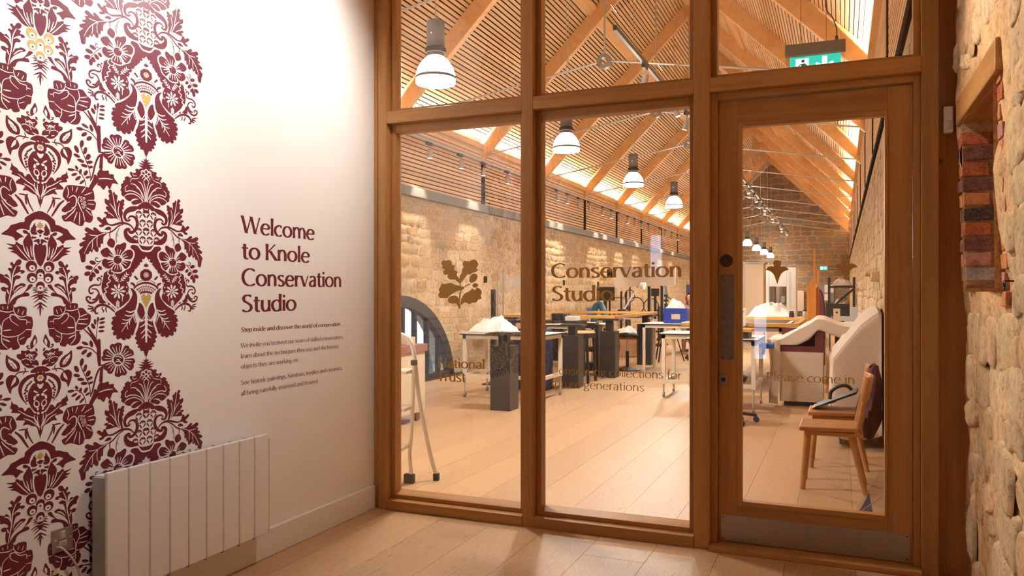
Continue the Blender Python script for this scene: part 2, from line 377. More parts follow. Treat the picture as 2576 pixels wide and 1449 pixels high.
# ------------------------------------------------------------------ rubble and brick helpers
def speck(name, cols, scale=26.0, bump=0.5): return rock(name, [[c * 0.42 for c in cols[0]], cols[0], cols[1], cols[1], cols[2]], scale, bump=bump)
STONE = [speck('stone_buff', [(0.46, 0.34, 0.21), (0.60, 0.46, 0.30), (0.68, 0.55, 0.38)]), speck('stone_honey', [(0.46, 0.31, 0.17), (0.60, 0.42, 0.24), (0.66, 0.50, 0.31)]),
         speck('stone_grey', [(0.42, 0.33, 0.23), (0.53, 0.43, 0.31), (0.60, 0.51, 0.38)]), speck('stone_brown', [(0.42, 0.29, 0.17), (0.54, 0.39, 0.24), (0.62, 0.47, 0.31)]), speck('stone_pale', [(0.50, 0.39, 0.26), (0.64, 0.51, 0.35), (0.70, 0.58, 0.42)])]
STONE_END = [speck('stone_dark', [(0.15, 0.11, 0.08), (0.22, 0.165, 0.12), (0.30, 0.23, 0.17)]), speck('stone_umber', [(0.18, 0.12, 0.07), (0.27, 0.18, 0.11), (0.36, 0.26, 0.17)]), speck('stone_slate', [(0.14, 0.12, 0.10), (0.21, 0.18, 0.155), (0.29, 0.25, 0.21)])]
STONE_IN = [speck('stone_cream_near', [(0.50, 0.36, 0.22), (0.64, 0.48, 0.30), (0.72, 0.58, 0.40)], 11, 0.30), speck('stone_grey_near', [(0.46, 0.34, 0.22), (0.58, 0.45, 0.30), (0.66, 0.54, 0.39)], 11, 0.30), speck('stone_rose_near', [(0.50, 0.34, 0.21), (0.64, 0.44, 0.27), (0.71, 0.53, 0.35)], 11, 0.30)]
M_mortar = speck('lime_mortar', [(0.48, 0.35, 0.20), (0.60, 0.46, 0.29), (0.66, 0.53, 0.36)], 16)
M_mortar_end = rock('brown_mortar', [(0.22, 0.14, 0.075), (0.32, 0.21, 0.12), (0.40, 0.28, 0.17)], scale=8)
M_mortar_in = speck('sandy_mortar', [(0.48, 0.29, 0.16), (0.60, 0.40, 0.23), (0.68, 0.50, 0.32)], 12, 0.35)

def stone_shape(rg, n=9, rough=0.16, bulge=0.2):
    """irregular stone filling about -0.5..0.5 in x,y and 0..1 in depth"""
    pw = rg.uniform(3.5, 9.0); ring = []
    for i in range(n):
        t = 2 * math.pi * (i + rg.uniform(-0.25, 0.25)) / n; c, s = math.cos(t), math.sin(t)
        r = 0.5 / (abs(c) ** pw + abs(s) ** pw) ** (1 / pw) * (1 + rg.uniform(-rough, rough))
        ring.append((r * c, r * s))
    m = MB(); v = [(x, y, -0.6) for x, y in ring] + [(x * 0.95, y * 0.93, 0.35 + rg.uniform(-0.1, 0.1)) for x, y in ring] + [(x * 0.90, y * 0.87, 0.85 + rg.uniform(-0.15, 0.15)) for x, y in ring] + [(0, 0, 0.85 + rg.uniform(-0.2, bulge * 0.4))]
    f = []
    for k in range(2):
        for i in range(n): f.append((k * n + i, k * n + (i + 1) % n, (k + 1) * n + (i + 1) % n, (k + 1) * n + i))
    for i in range(n): f.append((2 * n + i, 2 * n + (i + 1) % n, 3 * n))
    m.add(v, f); return m
def layout(rg, a0, a1, b0, b1, ch, sw, keep, wob=0.03):
    out = []; b = b0
    while b < b1 - 0.03:
        h = min(rg.uniform(*ch), b1 - b); a = a0 - rg.uniform(0, sw[0])
        while a < a1:
            wd = rg.uniform(*sw); ca = a + wd / 2
            if rg.random() < 0.14 and h > 0.12:                 # two thin stones, one above the other
                hh = h * rg.uniform(0.4, 0.6); cand = [(ca, b + hh / 2, wd, hh), (ca, b + hh + (h - hh) / 2, wd, h - hh)]
            else: cand = [(ca, b + h / 2, wd, h)]
            for ca_, cb_, w_, h_ in cand:
                cb_ += wob * math.sin(ca_ * 2.1 + b * 3) * 0.6
                if keep(ca_, cb_, w_, h_): out.append((ca_, cb_, w_, h_))
            a += wd
        b += h
    return out
def lay_stones(rg, parent, spots, basis, origin, mats, joint, depth, nmax, key, tmpl_n=10, name='stone', rot=3.0):
    """spots (a,b,w,h); basis = (a axis, b axis, outward); nearest nmax are parts of their own, the rest one stuff part"""
    A, B, C = [Vector(x) for x in basis]; O = Vector(origin)
    protos = [[stone_shape(rg, tmpl_n).mesh(name, m, smooth=50) for _ in range(7)] for m in mats]
    shapes = [stone_shape(rg, tmpl_n) for _ in range(14)]
    spots = sorted(spots, key=key); rest = MB()
    for i, (a, b, w_, h_) in enumerate(spots):
        k = rg.randrange(len(mats)); dp = rg.uniform(*depth); th = R(rg.uniform(-rot, rot)); fl_ = rg.choice((-1, 1))
        p = O + A * a + B * b; sx, sy = max(0.03, w_ - joint), max(0.03, h_ - joint)
        ca, sa = math.cos(th), math.sin(th); U = (A * ca + B * sa) * sx * fl_; V = (B * ca - A * sa) * sy; W = C * dp
        if i < nmax:
            o = obj(name, rg.choice(protos[k]), parent)
            o.matrix_basis = Matrix(((U.x, V.x, W.x, p.x), (U.y, V.y, W.y, p.y), (U.z, V.z, W.z, p.z), (0, 0, 0, 1)))
        else:
            s = rg.choice(shapes); rest.add([p + U * x + V * y + W * z for x, y, z in s.v], s.f, k)
    if rest.v:
        o = rest.build('rubble_stones', mats, parent, smooth=50); o['kind'] = 'stuff'; o['label'] = 'the rest of the rubble stones of this wall'

# ------------------------------------------------------------------ studio walls
ARC = (9.95, -0.2, 1.74, 1.52)             # arched window: centre along Y, centre height, half width, rise
def in_arch(y, z, g=0.0): return ((y - ARC[0]) / (ARC[2] + g)) ** 2 + ((z - ARC[1]) / (ARC[3] + g)) ** 2 < 1
wsl = MB(); pts = [(ARC[0] + ARC[2] * math.cos(t), ARC[1] + ARC[3] * math.sin(t)) for t in [math.pi * i / 24 for i in range(25)]]
pts = [(y, z) for y, z in pts if z > 0]; ya = ARC[0] - ARC[2] * math.sqrt(1 - (ARC[1] / ARC[3]) ** 2); yb = 2 * ARC[0] - ya
prof = [(PY + 0.1, 0), (PY + 0.1, 2.95), (YE, 2.95), (YE, 0), (yb, 0)] + pts + [(ya, 0)]
wsl.prism(prof, lambda a, b, h: (HL - h, a, b), 0.35)
wall_sl = tag(wsl.build('wall_studio_left', M_mortar), 'long rubble stone wall on the left of the studio, arched window in it', 'wall', kind='structure')
sock = [(20.2, 1.62), (22.4, 1.62), (24.6, 1.62), (15.2, 1.60), (17.4, 1.62), (13.0, 1.62)]
rg = random.Random(11)
keepL = lambda a, b, w_, h_: not in_arch(a, b, 0.10) and b + h_ / 2 < 2.84 and not any(abs(a - y) < 0.12 + w_ / 2 and abs(b - z) < 0.12 + h_ / 2 for y, z in sock) and not (21.0 < a < 21.75 and 1.72 < b < 2.12)
spots = layout(rg, 7.6, YE - 0.2, 0.0, 2.82, (0.09, 0.22), (0.12, 0.40), keepL)
lay_stones(rg, wall_sl, spots, ((0, 1, 0), (0, 0, 1), (1, 0, 0)), (HL, 0, 0), STONE, 0.004, (0.003, 0.012), 300, lambda s: abs(s[0] - 12.8) if s[0] > 9.4 else 50)
for y, z in sock: MB().box(HL - 0.02, HL + 0.014, y - 0.06, y + 0.06, z - 0.06, z + 0.06).build('putlog_hole', M_dark, wall_sl)
MB().box(HL - 0.02, HL + 0.015, 21.1, 21.62, 1.82, 2.04).build('wall_slot', M_dark, wall_sl)
MB().box(HL, HL + 0.10, PY + 0.2, YE, 2.82, 2.96).build('steel_band', M_band, wall_sl, bevel=0.004)

wsr = MB(); wsr.box(HR, HR + 0.35, PY + 0.15, YE, 0, 2.95)
wall_sr = tag(wsr.build('wall_studio_right', M_mortar), 'long rubble stone wall on the right of the studio behind the chairs', 'wall', kind='structure')
rg = random.Random(12)
spots = layout(rg, 4.6, YE - 0.2, 0.0, 2.78, (0.09, 0.22), (0.12, 0.40), lambda a, b, w_, h_: b + h_ / 2 < 2.80)
lay_stones(rg, wall_sr, spots, ((0, 1, 0), (0, 0, 1), (-1, 0, 0)), (HR, 0, 0), STONE, 0.004, (0.004, 0.016), 300, lambda s: (abs(s[0] - 10.5) + (4 if s[1] < 0.9 else 0)) if s[0] > 7.4 else 50)
MB().box(HR - 0.025, HR, PY + 0.2, YE, 2.87, 2.96).build('steel_channel', M_dark, wall_sr)

we = MB(); we.prism([(HL, 0), (HR, 0), (HR, EAV), (XR, APEX), (HL, EAV)], lambda a, b, h: (a, YE + h, b), 0.3)
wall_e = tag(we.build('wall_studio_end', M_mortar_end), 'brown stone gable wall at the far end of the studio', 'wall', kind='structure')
rg = random.Random(13)
def keepE(a, b, w_, h_):
    top = EAV + (a - HL if a < XR else HR - a) - w_ * 0.5 - h_ * 0.5
    return b < top
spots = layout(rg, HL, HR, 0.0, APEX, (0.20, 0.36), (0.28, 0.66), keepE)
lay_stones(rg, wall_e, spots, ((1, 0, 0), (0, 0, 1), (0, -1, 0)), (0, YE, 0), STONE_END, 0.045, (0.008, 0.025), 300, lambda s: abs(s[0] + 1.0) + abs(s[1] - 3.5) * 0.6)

wn = MB(); wn.box(HL, LW, PY + 0.03, PY + 0.14, 0, EAV)
wn.prism([(HL, EAV), (HR + 0.3, EAV), (XR, APEX)], lambda a, b, h: (a, PY + 0.03 + h, b), 0.11); wn.box(LW, HR + 0.3, PY + 0.03, PY + 0.14, CEIL, EAV)
tag(wn.build('wall_studio_near', M_white), 'white plaster wall around the oak screen on the studio side', 'wall', kind='structure')

# ------------------------------------------------------------------ slatted roof
cs = MB(); t = 0.12
for sgn, x0 in ((1, HL), (-1, HR)):
    cs.prism([(x0 - 0.12 * sgn, EAV - 0.02), (XR, APEX + 0.08), (XR, APEX + 0.20), (x0 - 0.3 * sgn, EAV + 0.0)], lambda a, b, h: (a, PY + 0.1 + h, b), YE - PY + 0.2)
    cs.box(min(x0 - 0.10 * sgn, x0 - 0.35 * sgn), max(x0 - 0.10 * sgn, x0 - 0.35 * sgn), PY + 0.1, YE + 0.3, 2.95, EAV + 0.05)
roof = tag(cs.build('ceiling_studio', M_dark), 'pitched studio roof lined with narrow timber slats and dark gaps', 'ceiling', kind='structure')
PITCH, SLW = 0.0642, 0.0455
Lh = (YE - PY - 0.15) / 2; Yc = PY + 0.15 + Lh
slat_me = MB().box(-SLW / 2, SLW / 2, -Lh, Lh, -0.022, 0.0).mesh('slat', M_slat)
d = 1 / math.sqrt(2)
for sgn, x0 in ((1, HL), (-1, HR)):
    n = int((XR - HL) * math.sqrt(2) / PITCH)
    for i in range(n):
        s = 0.05 + (i + 0.5) * PITCH
        obj('slat', slat_me, roof, (x0 + sgn * s * d, Yc, EAV + s * d + 0.0), (0, R(-45) * sgn, 0))
    for i in range(16):
        z = 2.99 + i * PITCH
        obj('slat', slat_me, roof, (x0, Yc, z), (0, R(90) * -sgn, 0))
for sgn, x0 in ((1, HL), (-1, HR)):
    MB().box(min(x0, x0 + 0.085 * sgn), max(x0, x0 + 0.085 * sgn), PY + 0.15, YE, 3.945, 3.965).box(min(x0 + 0.065 * sgn, x0 + 0.085 * sgn), max(x0 + 0.065 * sgn, x0 + 0.085 * sgn), PY + 0.15, YE, 3.965, 4.045).build('ledge', pine('y'), roof)
MB().box(XR - 0.07, XR + 0.07, PY + 0.15, YE, APEX - 0.13, APEX + 0.06).build('ridge_board', pine('y'), roof)
for sgn, x0 in ((1, HL), (-1, HR)):
    # purlin along the slope
    s = 2.95; MB().bar((x0 + sgn * s * d + 0.03 * sgn, PY + 0.15, EAV + s * d - 0.03), (x0 + sgn * s * d + 0.03 * sgn, YE, EAV + s * d - 0.03), 0.17, 0.06, up=(sgn * d, 0, -d)).build('purlin', pine('y'), roof)
    for ty in TRUSS_Y:
        MB().box(min(x0, x0 + 0.032 * sgn), max(x0, x0 + 0.032 * sgn), ty - 0.06, ty + 0.09, 2.96, 3.76).build('wall_post', M_dark, roof)
    # concealed strip lamps in the eaves
    MB().box(min(x0 + 0.02 * sgn, x0 + 0.05 * sgn), max(x0 + 0.02 * sgn, x0 + 0.05 * sgn), PY + 0.25, YE - 0.1, 3.970, 3.982).build('eaves_light_strip', emit('led_strip', (1.0, 0.86, 0.68), 8.0), roof)
    for k in range(8):
        ys = PY + 0.3 + (k + 0.5) * 4.03
        lamp('AREA', 'eaves_lamp', (x0 + 0.035 * sgn, ys, 3.99), LED_W * 0.25, (1.0, 0.88, 0.70), (x0 + 0.035 * sgn + 0.45 * sgn, ys, 3.99 + 1), sx=3.98, sy=0.03)
ORD = ['first', 'second', 'third', 'fourth', 'fifth', 'sixth', 'seventh', 'eighth', 'ninth', 'tenth', 'eleventh', 'twelfth']
DP = 0.25
for i, ty in enumerate(TRUSS_Y):
    t = thing('roof_truss', ORD[i] + ' timber roof truss from the oak screen, with steel tie rods and ring', 'roof truss', (XR, ty, EAV), group='roof trusses', kind='structure')
    for sgn in (1, -1):
        half = XR - HL; v = DP * math.sqrt(2)
        # rafter: plumb cut at the wall and at the ridge
        poly = [(-sgn * half, -v), (-sgn * half, -0.02), (0, half - 0.02), (0, half - v)]
        MB().prism(poly, lambda a, b, h: (a, -0.055 + h, b), 0.11).build('rafter', pine('z') if False else wood('glulam_rafter', (0.78, 0.47, 0.20), (0.63, 0.33, 0.12), 'y', grain=16, stretch=0.5), t, bevel=0.004)
        MB().cyl((sgn * 0.075, 0, 4.36 - EAV), (sgn * (half - 0.1), 0, 3.86 - EAV), 0.014, n=8).build('tie_rod', M_lgrey, t, smooth=True)
    MB().cyl((0, 0, 4.36 - EAV + 0.08), (0, 0, half - v), 0.014, n=8).build('king_rod', M_lgrey, t, smooth=True)
    ring = MB(); n = 28; v = []
    for (r, y) in ((0.095, -0.045), (0.095, 0.045), (0.048, 0.045), (0.048, -0.045)):
        v += [(r * math.cos(2 * math.pi * k / n), y, 4.36 - EAV + r * math.sin(2 * math.pi * k / n)) for k in range(n)]
    ring.add(v, [(a * n + k, a * n + (k + 1) % n, ((a + 1) % 4) * n + (k + 1) % n, ((a + 1) % 4) * n + k) for a in range(4) for k in range(n)])
    ring.build('tie_ring', M_grey, t, smooth=True)
# ------------------------------------------------------------------ oak screen
XP0, XP1 = -2.69, -2.63; XA0, XA1 = -1.711, -1.644; XB0, XB1 = -0.7236, -0.6405; XC0, XC1 = 0.357, 0.430
TZ0, TZ1, TOPZ = 2.42, 2.495, 3.40
BK = PY + 0.14
scr = thing('wall_partition', 'oak framed glazed screen between entrance and studio', 'wall', ((LW + 0.43) / 2, PY, 0), kind='structure')
def sp(mb, name, mat, bev=0.003):
    ox, oy = scr.location.x, scr.location.y
    mb.v = [(x - ox, y - oy, z) for x, y, z in mb.v]; return mb.build(name, mat, scr, bevel=bev)
sp(MB().box(LW + 0.001, XP0, PY + 0.014, BK, 0, CEIL), 'wall_strip', oak('z'))
for a, b in ((XP0, XP1), (XA0, XA1), (XB0, XB1), (XC0, XC1)): sp(MB().box(a, b, PY, BK, 0, CEIL), 'post', oak('z'))
for a, b in ((XP1, XA0), (XA1, XB0), (XB1, XC0)):
    sp(MB().box(a, b, PY, BK, TZ0, TZ1), 'transom', oak('x')); sp(MB().box(a, b, PY, BK, TOPZ, CEIL), 'head_rail', oak('x'))
for a, b in ((XP1, XA0), (XA1, XB0)): sp(MB().box(a, b, PY - 0.008, BK, 0, 0.060), 'bottom_rail', oak('x'))
sp(MB().box(XB1, XC0, PY - 0.035, BK, 0, 0.026), 'threshold', oak('x'))
sp(MB().box(XC1, 0.66, PY + 0.06, BK, 0, CEIL), 'wall_board', oak('z'))
sp(MB().box(XC1, XC1 + 0.035, PY + 0.045, PY + 0.06, 0, CEIL), 'cover_strip', oak('z'))
# door lining
sp(MB().box(XB1, XB1 + 0.034, PY + 0.045, BK, 0.026, TZ0), 'door_lining', oak('z')); sp(MB().box(XC0 - 0.030, XC0, PY + 0.045, BK, 0.026, TZ0), 'door_lining', oak('z'))
sp(MB().box(XB1 + 0.034, XC0 - 0.030, PY + 0.045, BK, TZ0 - 0.036, TZ0), 'door_lining', oak('x'))

def window(n, x0, x1, z0, z1, label, bot=0.045):
    cx = (x0 + x1) / 2; w_ = thing('window_%d' % n, label, 'window', (cx, GY, z0), kind='structure')
    hx, h = (x1 - x0) / 2, z1 - z0; y0, y1 = PY + 0.055 - GY, BK - 0.01 - GY; bd = 0.032
    m = MB(); m.box(-hx, -hx + bd, y0, y1, 0, h); w_l = m.build('glazing_bead', oak('z'), w_, bevel=0.003)
    MB().box(hx - bd, hx, y0, y1, 0, h).build('glazing_bead', oak('z'), w_, bevel=0.003)
    MB().box(-hx + bd, hx - bd, y0, y1, h - bd - 0.02, h).build('glazing_bead', oak('x'), w_, bevel=0.003)
    MB().add([(-hx + bd, y0, 0), (hx - bd, y0, 0), (hx - bd, y1, 0), (-hx + bd, y1, 0), (-hx + bd, y0, bot * 0.55), (hx - bd, y0, bot * 0.55), (hx - bd, y1, bot), (-hx + bd, y1, bot)],
             [(0, 3, 2, 1), (4, 5, 6, 7), (0, 1, 5, 4), (1, 2, 6, 5), (2, 3, 7, 6), (3, 0, 4, 7)]).build('glazing_bead', oak('x'), w_, bevel=0.002)
    v = [(-hx + bd, 0, bot - 0.006), (hx - bd, 0, bot - 0.006), (hx - bd, 0, h - bd - 0.014), (-hx + bd, 0, h - bd - 0.014)]
    MB().add(v, [(0, 1, 2, 3)]).build('pane', M_glass, w_)
    return w_
win1 = window(1, XP1, XA0, 0.060, TZ0, 'tall left glass pane with gold oak leaf logo and lettering')
win2 = window(2, XA1, XB0, 0.060, TZ0, 'tall middle glass pane with gold lettering about conserving collections')
win3 = window(3, XP1, XA0, TZ1, TOPZ, 'upper left glass pane above the oak leaf logo')
win4 = window(4, XA1, XB0, TZ1, TOPZ, 'upper middle glass pane of the oak screen')
win5 = window(5, XB1, XC0, TZ1, TOPZ, 'upper right glass pane above the door')

# ------------------------------------------------------------------ door
DX0, DX1, DF = XB1 + 0.037, XC0 - 0.033, PY + 0.075
dc = (DX0 + DX1) / 2
door = thing('door_1', 'glazed oak door with steel push plate and kick plate', 'door', (dc, DF, 0), kind='structure')
def dp(mb, name, mat, bev=0.002, parent=door, smooth=False):
    mb.v = [(x - dc, y - DF, z) for x, y, z in mb.v]; return mb.build(name, mat, parent, bevel=bev, smooth=smooth)
DT = 0.046; GX0, GX1, GZ0, GZ1 = -0.483, 0.200, 0.252, 2.236
dp(MB().box(DX0, GX0 - 0.024, DF, DF + DT, 0.030, 2.378), 'stile', oak('z')); dp(MB().box(GX1 + 0.014, DX1, DF, DF + DT, 0.030, 2.378), 'stile', oak('z'))
dp(MB().box(GX0 - 0.024, GX1 + 0.014, DF, DF + DT, GZ1 + 0.024, 2.378), 'top_rail', oak('x')); dp(MB().box(GX0 - 0.024, GX1 + 0.014, DF, DF + DT, 0.030, GZ0 - 0.026), 'bottom_rail', oak('x'))
dp(MB().box(GX0 - 0.024, GX0, DF - 0.006, DF + DT, GZ0 - 0.026, GZ1 + 0.024), 'glazing_bead', oak('z')); dp(MB().box(GX1, GX1 + 0.014, DF - 0.006, DF + DT, GZ0 - 0.026, GZ1 + 0.024), 'glazing_bead', oak('z'))
dp(MB().box(GX0, GX1, DF - 0.006, DF + DT, GZ1, GZ1 + 0.024), 'glazing_bead', oak('x')); dp(MB().box(GX0, GX1, DF - 0.006, DF + DT, GZ0 - 0.026, GZ0), 'glazing_bead', oak('x'))
dpane = dp(MB().add([(GX0, DF + 0.02, GZ0), (GX1, DF + 0.02, GZ0), (GX1, DF + 0.02, GZ1), (GX0, DF + 0.02, GZ1)], [(0, 1, 2, 3)]), 'pane', M_glass, 0)
kp = partlabel(dp(MB().box(DX0 + 0.012, DX1 - 0.012, DF - 0.0025, DF, 0.036, 0.172), 'kick_plate', M_steel, 0), 'brushed steel kick plate')
def screw(x, z, parent, y=None): dp(MB().cyl((x, (y or DF) - 0.0035, z), (x, (y or DF) - 0.002, z), 0.004, n=8), 'screw', M_bronze, 0, parent)
for x in (DX0 + 0.024, DX1 - 0.024):
    for z in (0.048, 0.160): screw(x, z, kp)
pp0, pp1 = at_y(1813, 690, DF), at_y(1846, 905, DF)
pp = partlabel(dp(MB().box(pp0.x, pp1.x, DF - 0.003, DF, pp1.z, pp0.z), 'push_plate', plain('worn_steel', (0.24, 0.20, 0.19), 0.5, metal=0.3, var=0.15), 0.001), 'steel push plate')
for x in (pp0.x + 0.01, pp1.x - 0.01):
    for z in (pp1.z + 0.012, (pp0.z + pp1.z) / 2, pp0.z - 0.012): screw(x, z, pp)
sg = at_y(1827, 656, DF); partlabel(dp(MB().cyl((sg.x, DF - 0.003, sg.z), (sg.x, DF, sg.z), 0.034, n=28), 'round_sign', M_bronze, 0), 'round dark bronze fire door disc')
lk = at_y(1820, 954, DF); lo = partlabel(dp(MB().cyl((lk.x, DF - 0.012, lk.z), (lk.x, DF, lk.z), 0.025, n=24), 'lock_cylinder', M_steel, 0.002), 'round steel lock rose')
dp(MB().cyl((lk.x, DF - 0.016, lk.z), (lk.x, DF - 0.012, lk.z), 0.012, n=16).box(lk.x - 0.002, lk.x + 0.002, DF - 0.02, DF - 0.016, lk.z - 0.007, lk.z + 0.007), 'keyway', M_bronze, 0, lo)

# ------------------------------------------------------------------ movement sensor on the wall board
s0 = at_y(2371, 338, PY + 0.05); s1 = at_y(2396, 270, PY + 0.05)
sen = thing('movement_sensor', 'small white movement sensor on the oak board beside the door', 'sensor', ((s0.x + s1.x) / 2, PY + 0.06, s0.z))
hw, hh = (s1.x - s0.x) / 2, s1.z - s0.z
MB().box(-hw, hw, -0.045, -0.000, 0, hh).build('case', M_whiteboard, sen, bevel=0.006)
MB().lathe([(0.0005, -0.006), (0.016, -0.004), (0.021, 0.0)], n=18).build('lens', plain('sensor_lens', (0.62, 0.62, 0.62), 0.3), sen, smooth=True)
c_ = sen.children[-1]; c_.rotation_euler = (R(90), 0, 0); c_.location = (0, -0.046, hh * 0.30); c_.rotation_euler = (R(-90), 0, 0)

# ------------------------------------------------------------------ entrance stone wall with brick-lined niche
NY0, NY1, NZ0, NZ1 = 3.28, 4.07, 1.36, 2.125
def wx(y, z): return 0.555 - 0.022 * z + 0.0
def bumpy(y, z): return 0.026 * mnoise.noise(Vector((y * 2.3, z * 2.3, 3.1))) + 0.020 * mnoise.noise(Vector((y * 9, z * 9, 1.7)))
wr = MB()
def patch(y0, y1, z0, z1, dn=0.05, amp=1.0):
    nu, nv = max(1, int((y1 - y0) / dn)), max(1, int((z1 - z0) / dn))
    wr.grid(lambda a, b: (wx(0, z0 + (z1 - z0) * b) + amp * bumpy(y0 + (y1 - y0) * a, z0 + (z1 - z0) * b) + 0.012, y0 + (y1 - y0) * a, z0 + (z1 - z0) * b), nu, nv)
patch(YB, 0.6, 0, CEIL, 0.3, 0.5); patch(0.6, NY0, 0, CEIL); patch(NY1, PY + 0.06, 0, CEIL); patch(NY0, NY1, 0, NZ0); patch(NY0, NY1, NZ1, CEIL)
wr.box(0.66, 0.76, YB, NY0, 0, CEIL); wr.box(0.66, 0.76, NY1 + 0.06, PY + 0.06, 0, CEIL); wr.box(0.66, 0.76, NY0, NY1, 0, NZ0 - 0.05); wr.box(0.66, 0.76, NY0, NY1, NZ1 + 0.05, CEIL)
NB = 0.95
wr.add([(0.512, NY1, NZ0), (NB, NY1, NZ0), (NB, NY1, NZ1 + 0.1), (0.505, NY1, NZ1 + 0.1)], [(0, 1, 2, 3)]); wr.add([(0.512, NY0, NZ0), (NB, NY0, NZ0), (NB, NY0, NZ1 + 0.1), (0.505, NY0, NZ1 + 0.1)], [(0, 1, 2, 3)])
wr.add([(NB, NY0, NZ0), (NB, NY1, NZ0), (NB, NY1, NZ1 + 0.1), (NB, NY0, NZ1 + 0.1)], [(0, 1, 2, 3)]); wr.add([(0.53, NY0, NZ0), (NB, NY0, NZ0), (NB, NY1, NZ0), (0.53, NY1, NZ0)], [(0, 1, 2, 3)])
wall_r = tag(wr.build('wall_right', M_mortar_in, smooth=60), 'rough rubble stone wall of the entrance with a brick-lined niche', 'wall', kind='structure')
rg = random.Random(21)
def keepR(a, b, w_, h_):
    if a + w_ / 2 > PY + 0.045: return False
    return not (NY0 - 0.13 < a + w_ / 2 and a - w_ / 2 < NY1 + 0.12 and NZ0 - 0.06 < b + h_ / 2 and b - h_ / 2 < NZ1 + 0.13)
spots = layout(rg, 0.75, PY + 0.045, 0.0, CEIL - 0.02, (0.10, 0.26), (0.10, 0.34), keepR, wob=0.05)
spots += [(4.165, z, 0.09, 0.13) for z in (0.2, 0.55, 0.9, 1.2, 2.45, 2.75)]
for k, mt in enumerate(STONE_IN): pass
def rough_stone(rg):
    """natural rubble face: irregular outline, shallow lumpy dome"""
    n, m = 18, 4; pw = rg.uniform(2.6, 5.0); sd = rg.uniform(0, 90); mb = MB(); v = []
    for k in range(m):
        q = (1.04, 0.97, 0.82, 0.45)[k]; z0 = (-0.8, 0.35, 0.8, 0.95)[k]
        for i in range(n):
            t = 2 * math.pi * i / n; c, s = math.cos(t), math.sin(t); r = 0.5 / (abs(c) ** pw + abs(s) ** pw) ** (1 / pw) * (1 + 0.16 * mnoise.noise(Vector((c * 1.6, s * 1.6, sd)))) * q
            v.append((r * c, r * s, z0 + (0.55 * mnoise.noise(Vector((r * c * 4, r * s * 4, sd + 5))) if k else 0)))
    v.append((0, 0, 0.95)); f = [(k * n + i, k * n + (i + 1) % n, (k + 1) * n + (i + 1) % n, (k + 1) * n + i) for k in range(m - 1) for i in range(n)] + [((m - 1) * n + i, (m - 1) * n + (i + 1) % n, m * n) for i in range(n)]
    return mb.add(v, f)
protos = [rough_stone(rg).mesh('stone', m, smooth=75) for m in STONE_IN for _ in range(7)]
for a, b, w_, h_ in spots:
    th = R(rg.uniform(-14, 14)); sx, sy, dpz = w_ * 1.02, h_ * 1.02, rg.uniform(0.003, 0.015)
    A = Vector((0, 1, 0)); B = Vector((0, 0, 1)); C = Vector((-1, 0, -0.02))
    U = (A * math.cos(th) + B * math.sin(th)) * sx * rg.choice((-1, 1)); V = (B * math.cos(th) - A * math.sin(th)) * sy; W = C * dpz
    p = Vector((wx(0, b) + bumpy(a, b) + 0.010, a, b)); o = obj('stone', rg.choice(protos), wall_r)
    o.matrix_basis = Matrix(((U.x, V.x, W.x, p.x), (U.y, V.y, W.y, p.y), (U.z, V.z, W.z, p.z), (0, 0, 0, 1)))
BR = [rock('brick_red', [(0.30, 0.07, 0.035), (0.50, 0.14, 0.07), (0.58, 0.26, 0.15)], scale=22, bump=0.5), rock('brick_plum', [(0.15, 0.055, 0.05), (0.26, 0.11, 0.10), (0.36, 0.20, 0.18)], scale=22, bump=0.5),
      rock('brick_orange', [(0.46, 0.16, 0.06), (0.64, 0.25, 0.10), (0.66, 0.38, 0.22)], scale=22, bump=0.5), rock('brick_pink', [(0.42, 0.17, 0.15), (0.56, 0.27, 0.23), (0.62, 0.38, 0.32)], scale=22, bump=0.5),
      rock('brick_black', [(0.02, 0.02, 0.022), (0.08, 0.06, 0.055), (0.30, 0.17, 0.11)], scale=26, bump=0.6), rock('brick_grey', [(0.22, 0.20, 0.22), (0.36, 0.34, 0.36), (0.50, 0.48, 0.48)], scale=22, bump=0.5)]
def brick_mesh(w_, d_, h_, mat, seed):
    g = random.Random(seed); m = MB(); m.box(-w_ / 2, w_ / 2, -d_ / 2, d_ / 2, -h_ / 2, h_ / 2)
    m.v = [(x + g.uniform(-0.003, 0.003), y + g.uniform(-0.003, 0.003), z + g.uniform(-0.003, 0.003)) for x, y, z in m.v]; return m
CO = (NZ1 - NZ0 - 0.085) / 10.0
order = [5, 3, 1, 0, 4, 2, 1, 0, 1, 0]
for i in range(10):
    z = NZ0 + 0.045 + CO * (i + 0.5); x0 = wx(0, z) - 0.004 + rg.uniform(-0.003, 0.004)
    full = i % 2 == 0 or i == 6
    ln = 0.20 if full else 0.105
    segs = [(x0, x0 + ln)] + ([(x0 + ln + 0.012, x0 + ln + 0.10)])
    for k, (a, b) in enumerate(segs):
        o = brick_mesh(b - a, 0.11, CO - 0.011, None, i * 7 + k).build('brick', BR[order[i]] if k == 0 else BR[(order[i] + 1) % 4], wall_r, bevel=0.003); o.location = ((a + b) / 2, NY1 + 0.045, z)
    # quoin end on the wall face beyond the arris
    o = brick_mesh(0.10, 0.08 if full else 0.06, CO - 0.012, None, i * 7 + 5).build('brick', BR[2 if i % 3 else 0], wall_r, bevel=0.003); o.location = (x0 + 0.052, NY1 + 0.065 + 0.045 - (0 if full else 0.01), z)
o = MB().box(-0.1, 0.11, -0.055, 0.055, -0.007, 0.007).build('brick', BR[1], wall_r, bevel=0.002); o.location = (wx(0, NZ0) + 0.10, NY1 + 0.045, NZ0 + 0.026)
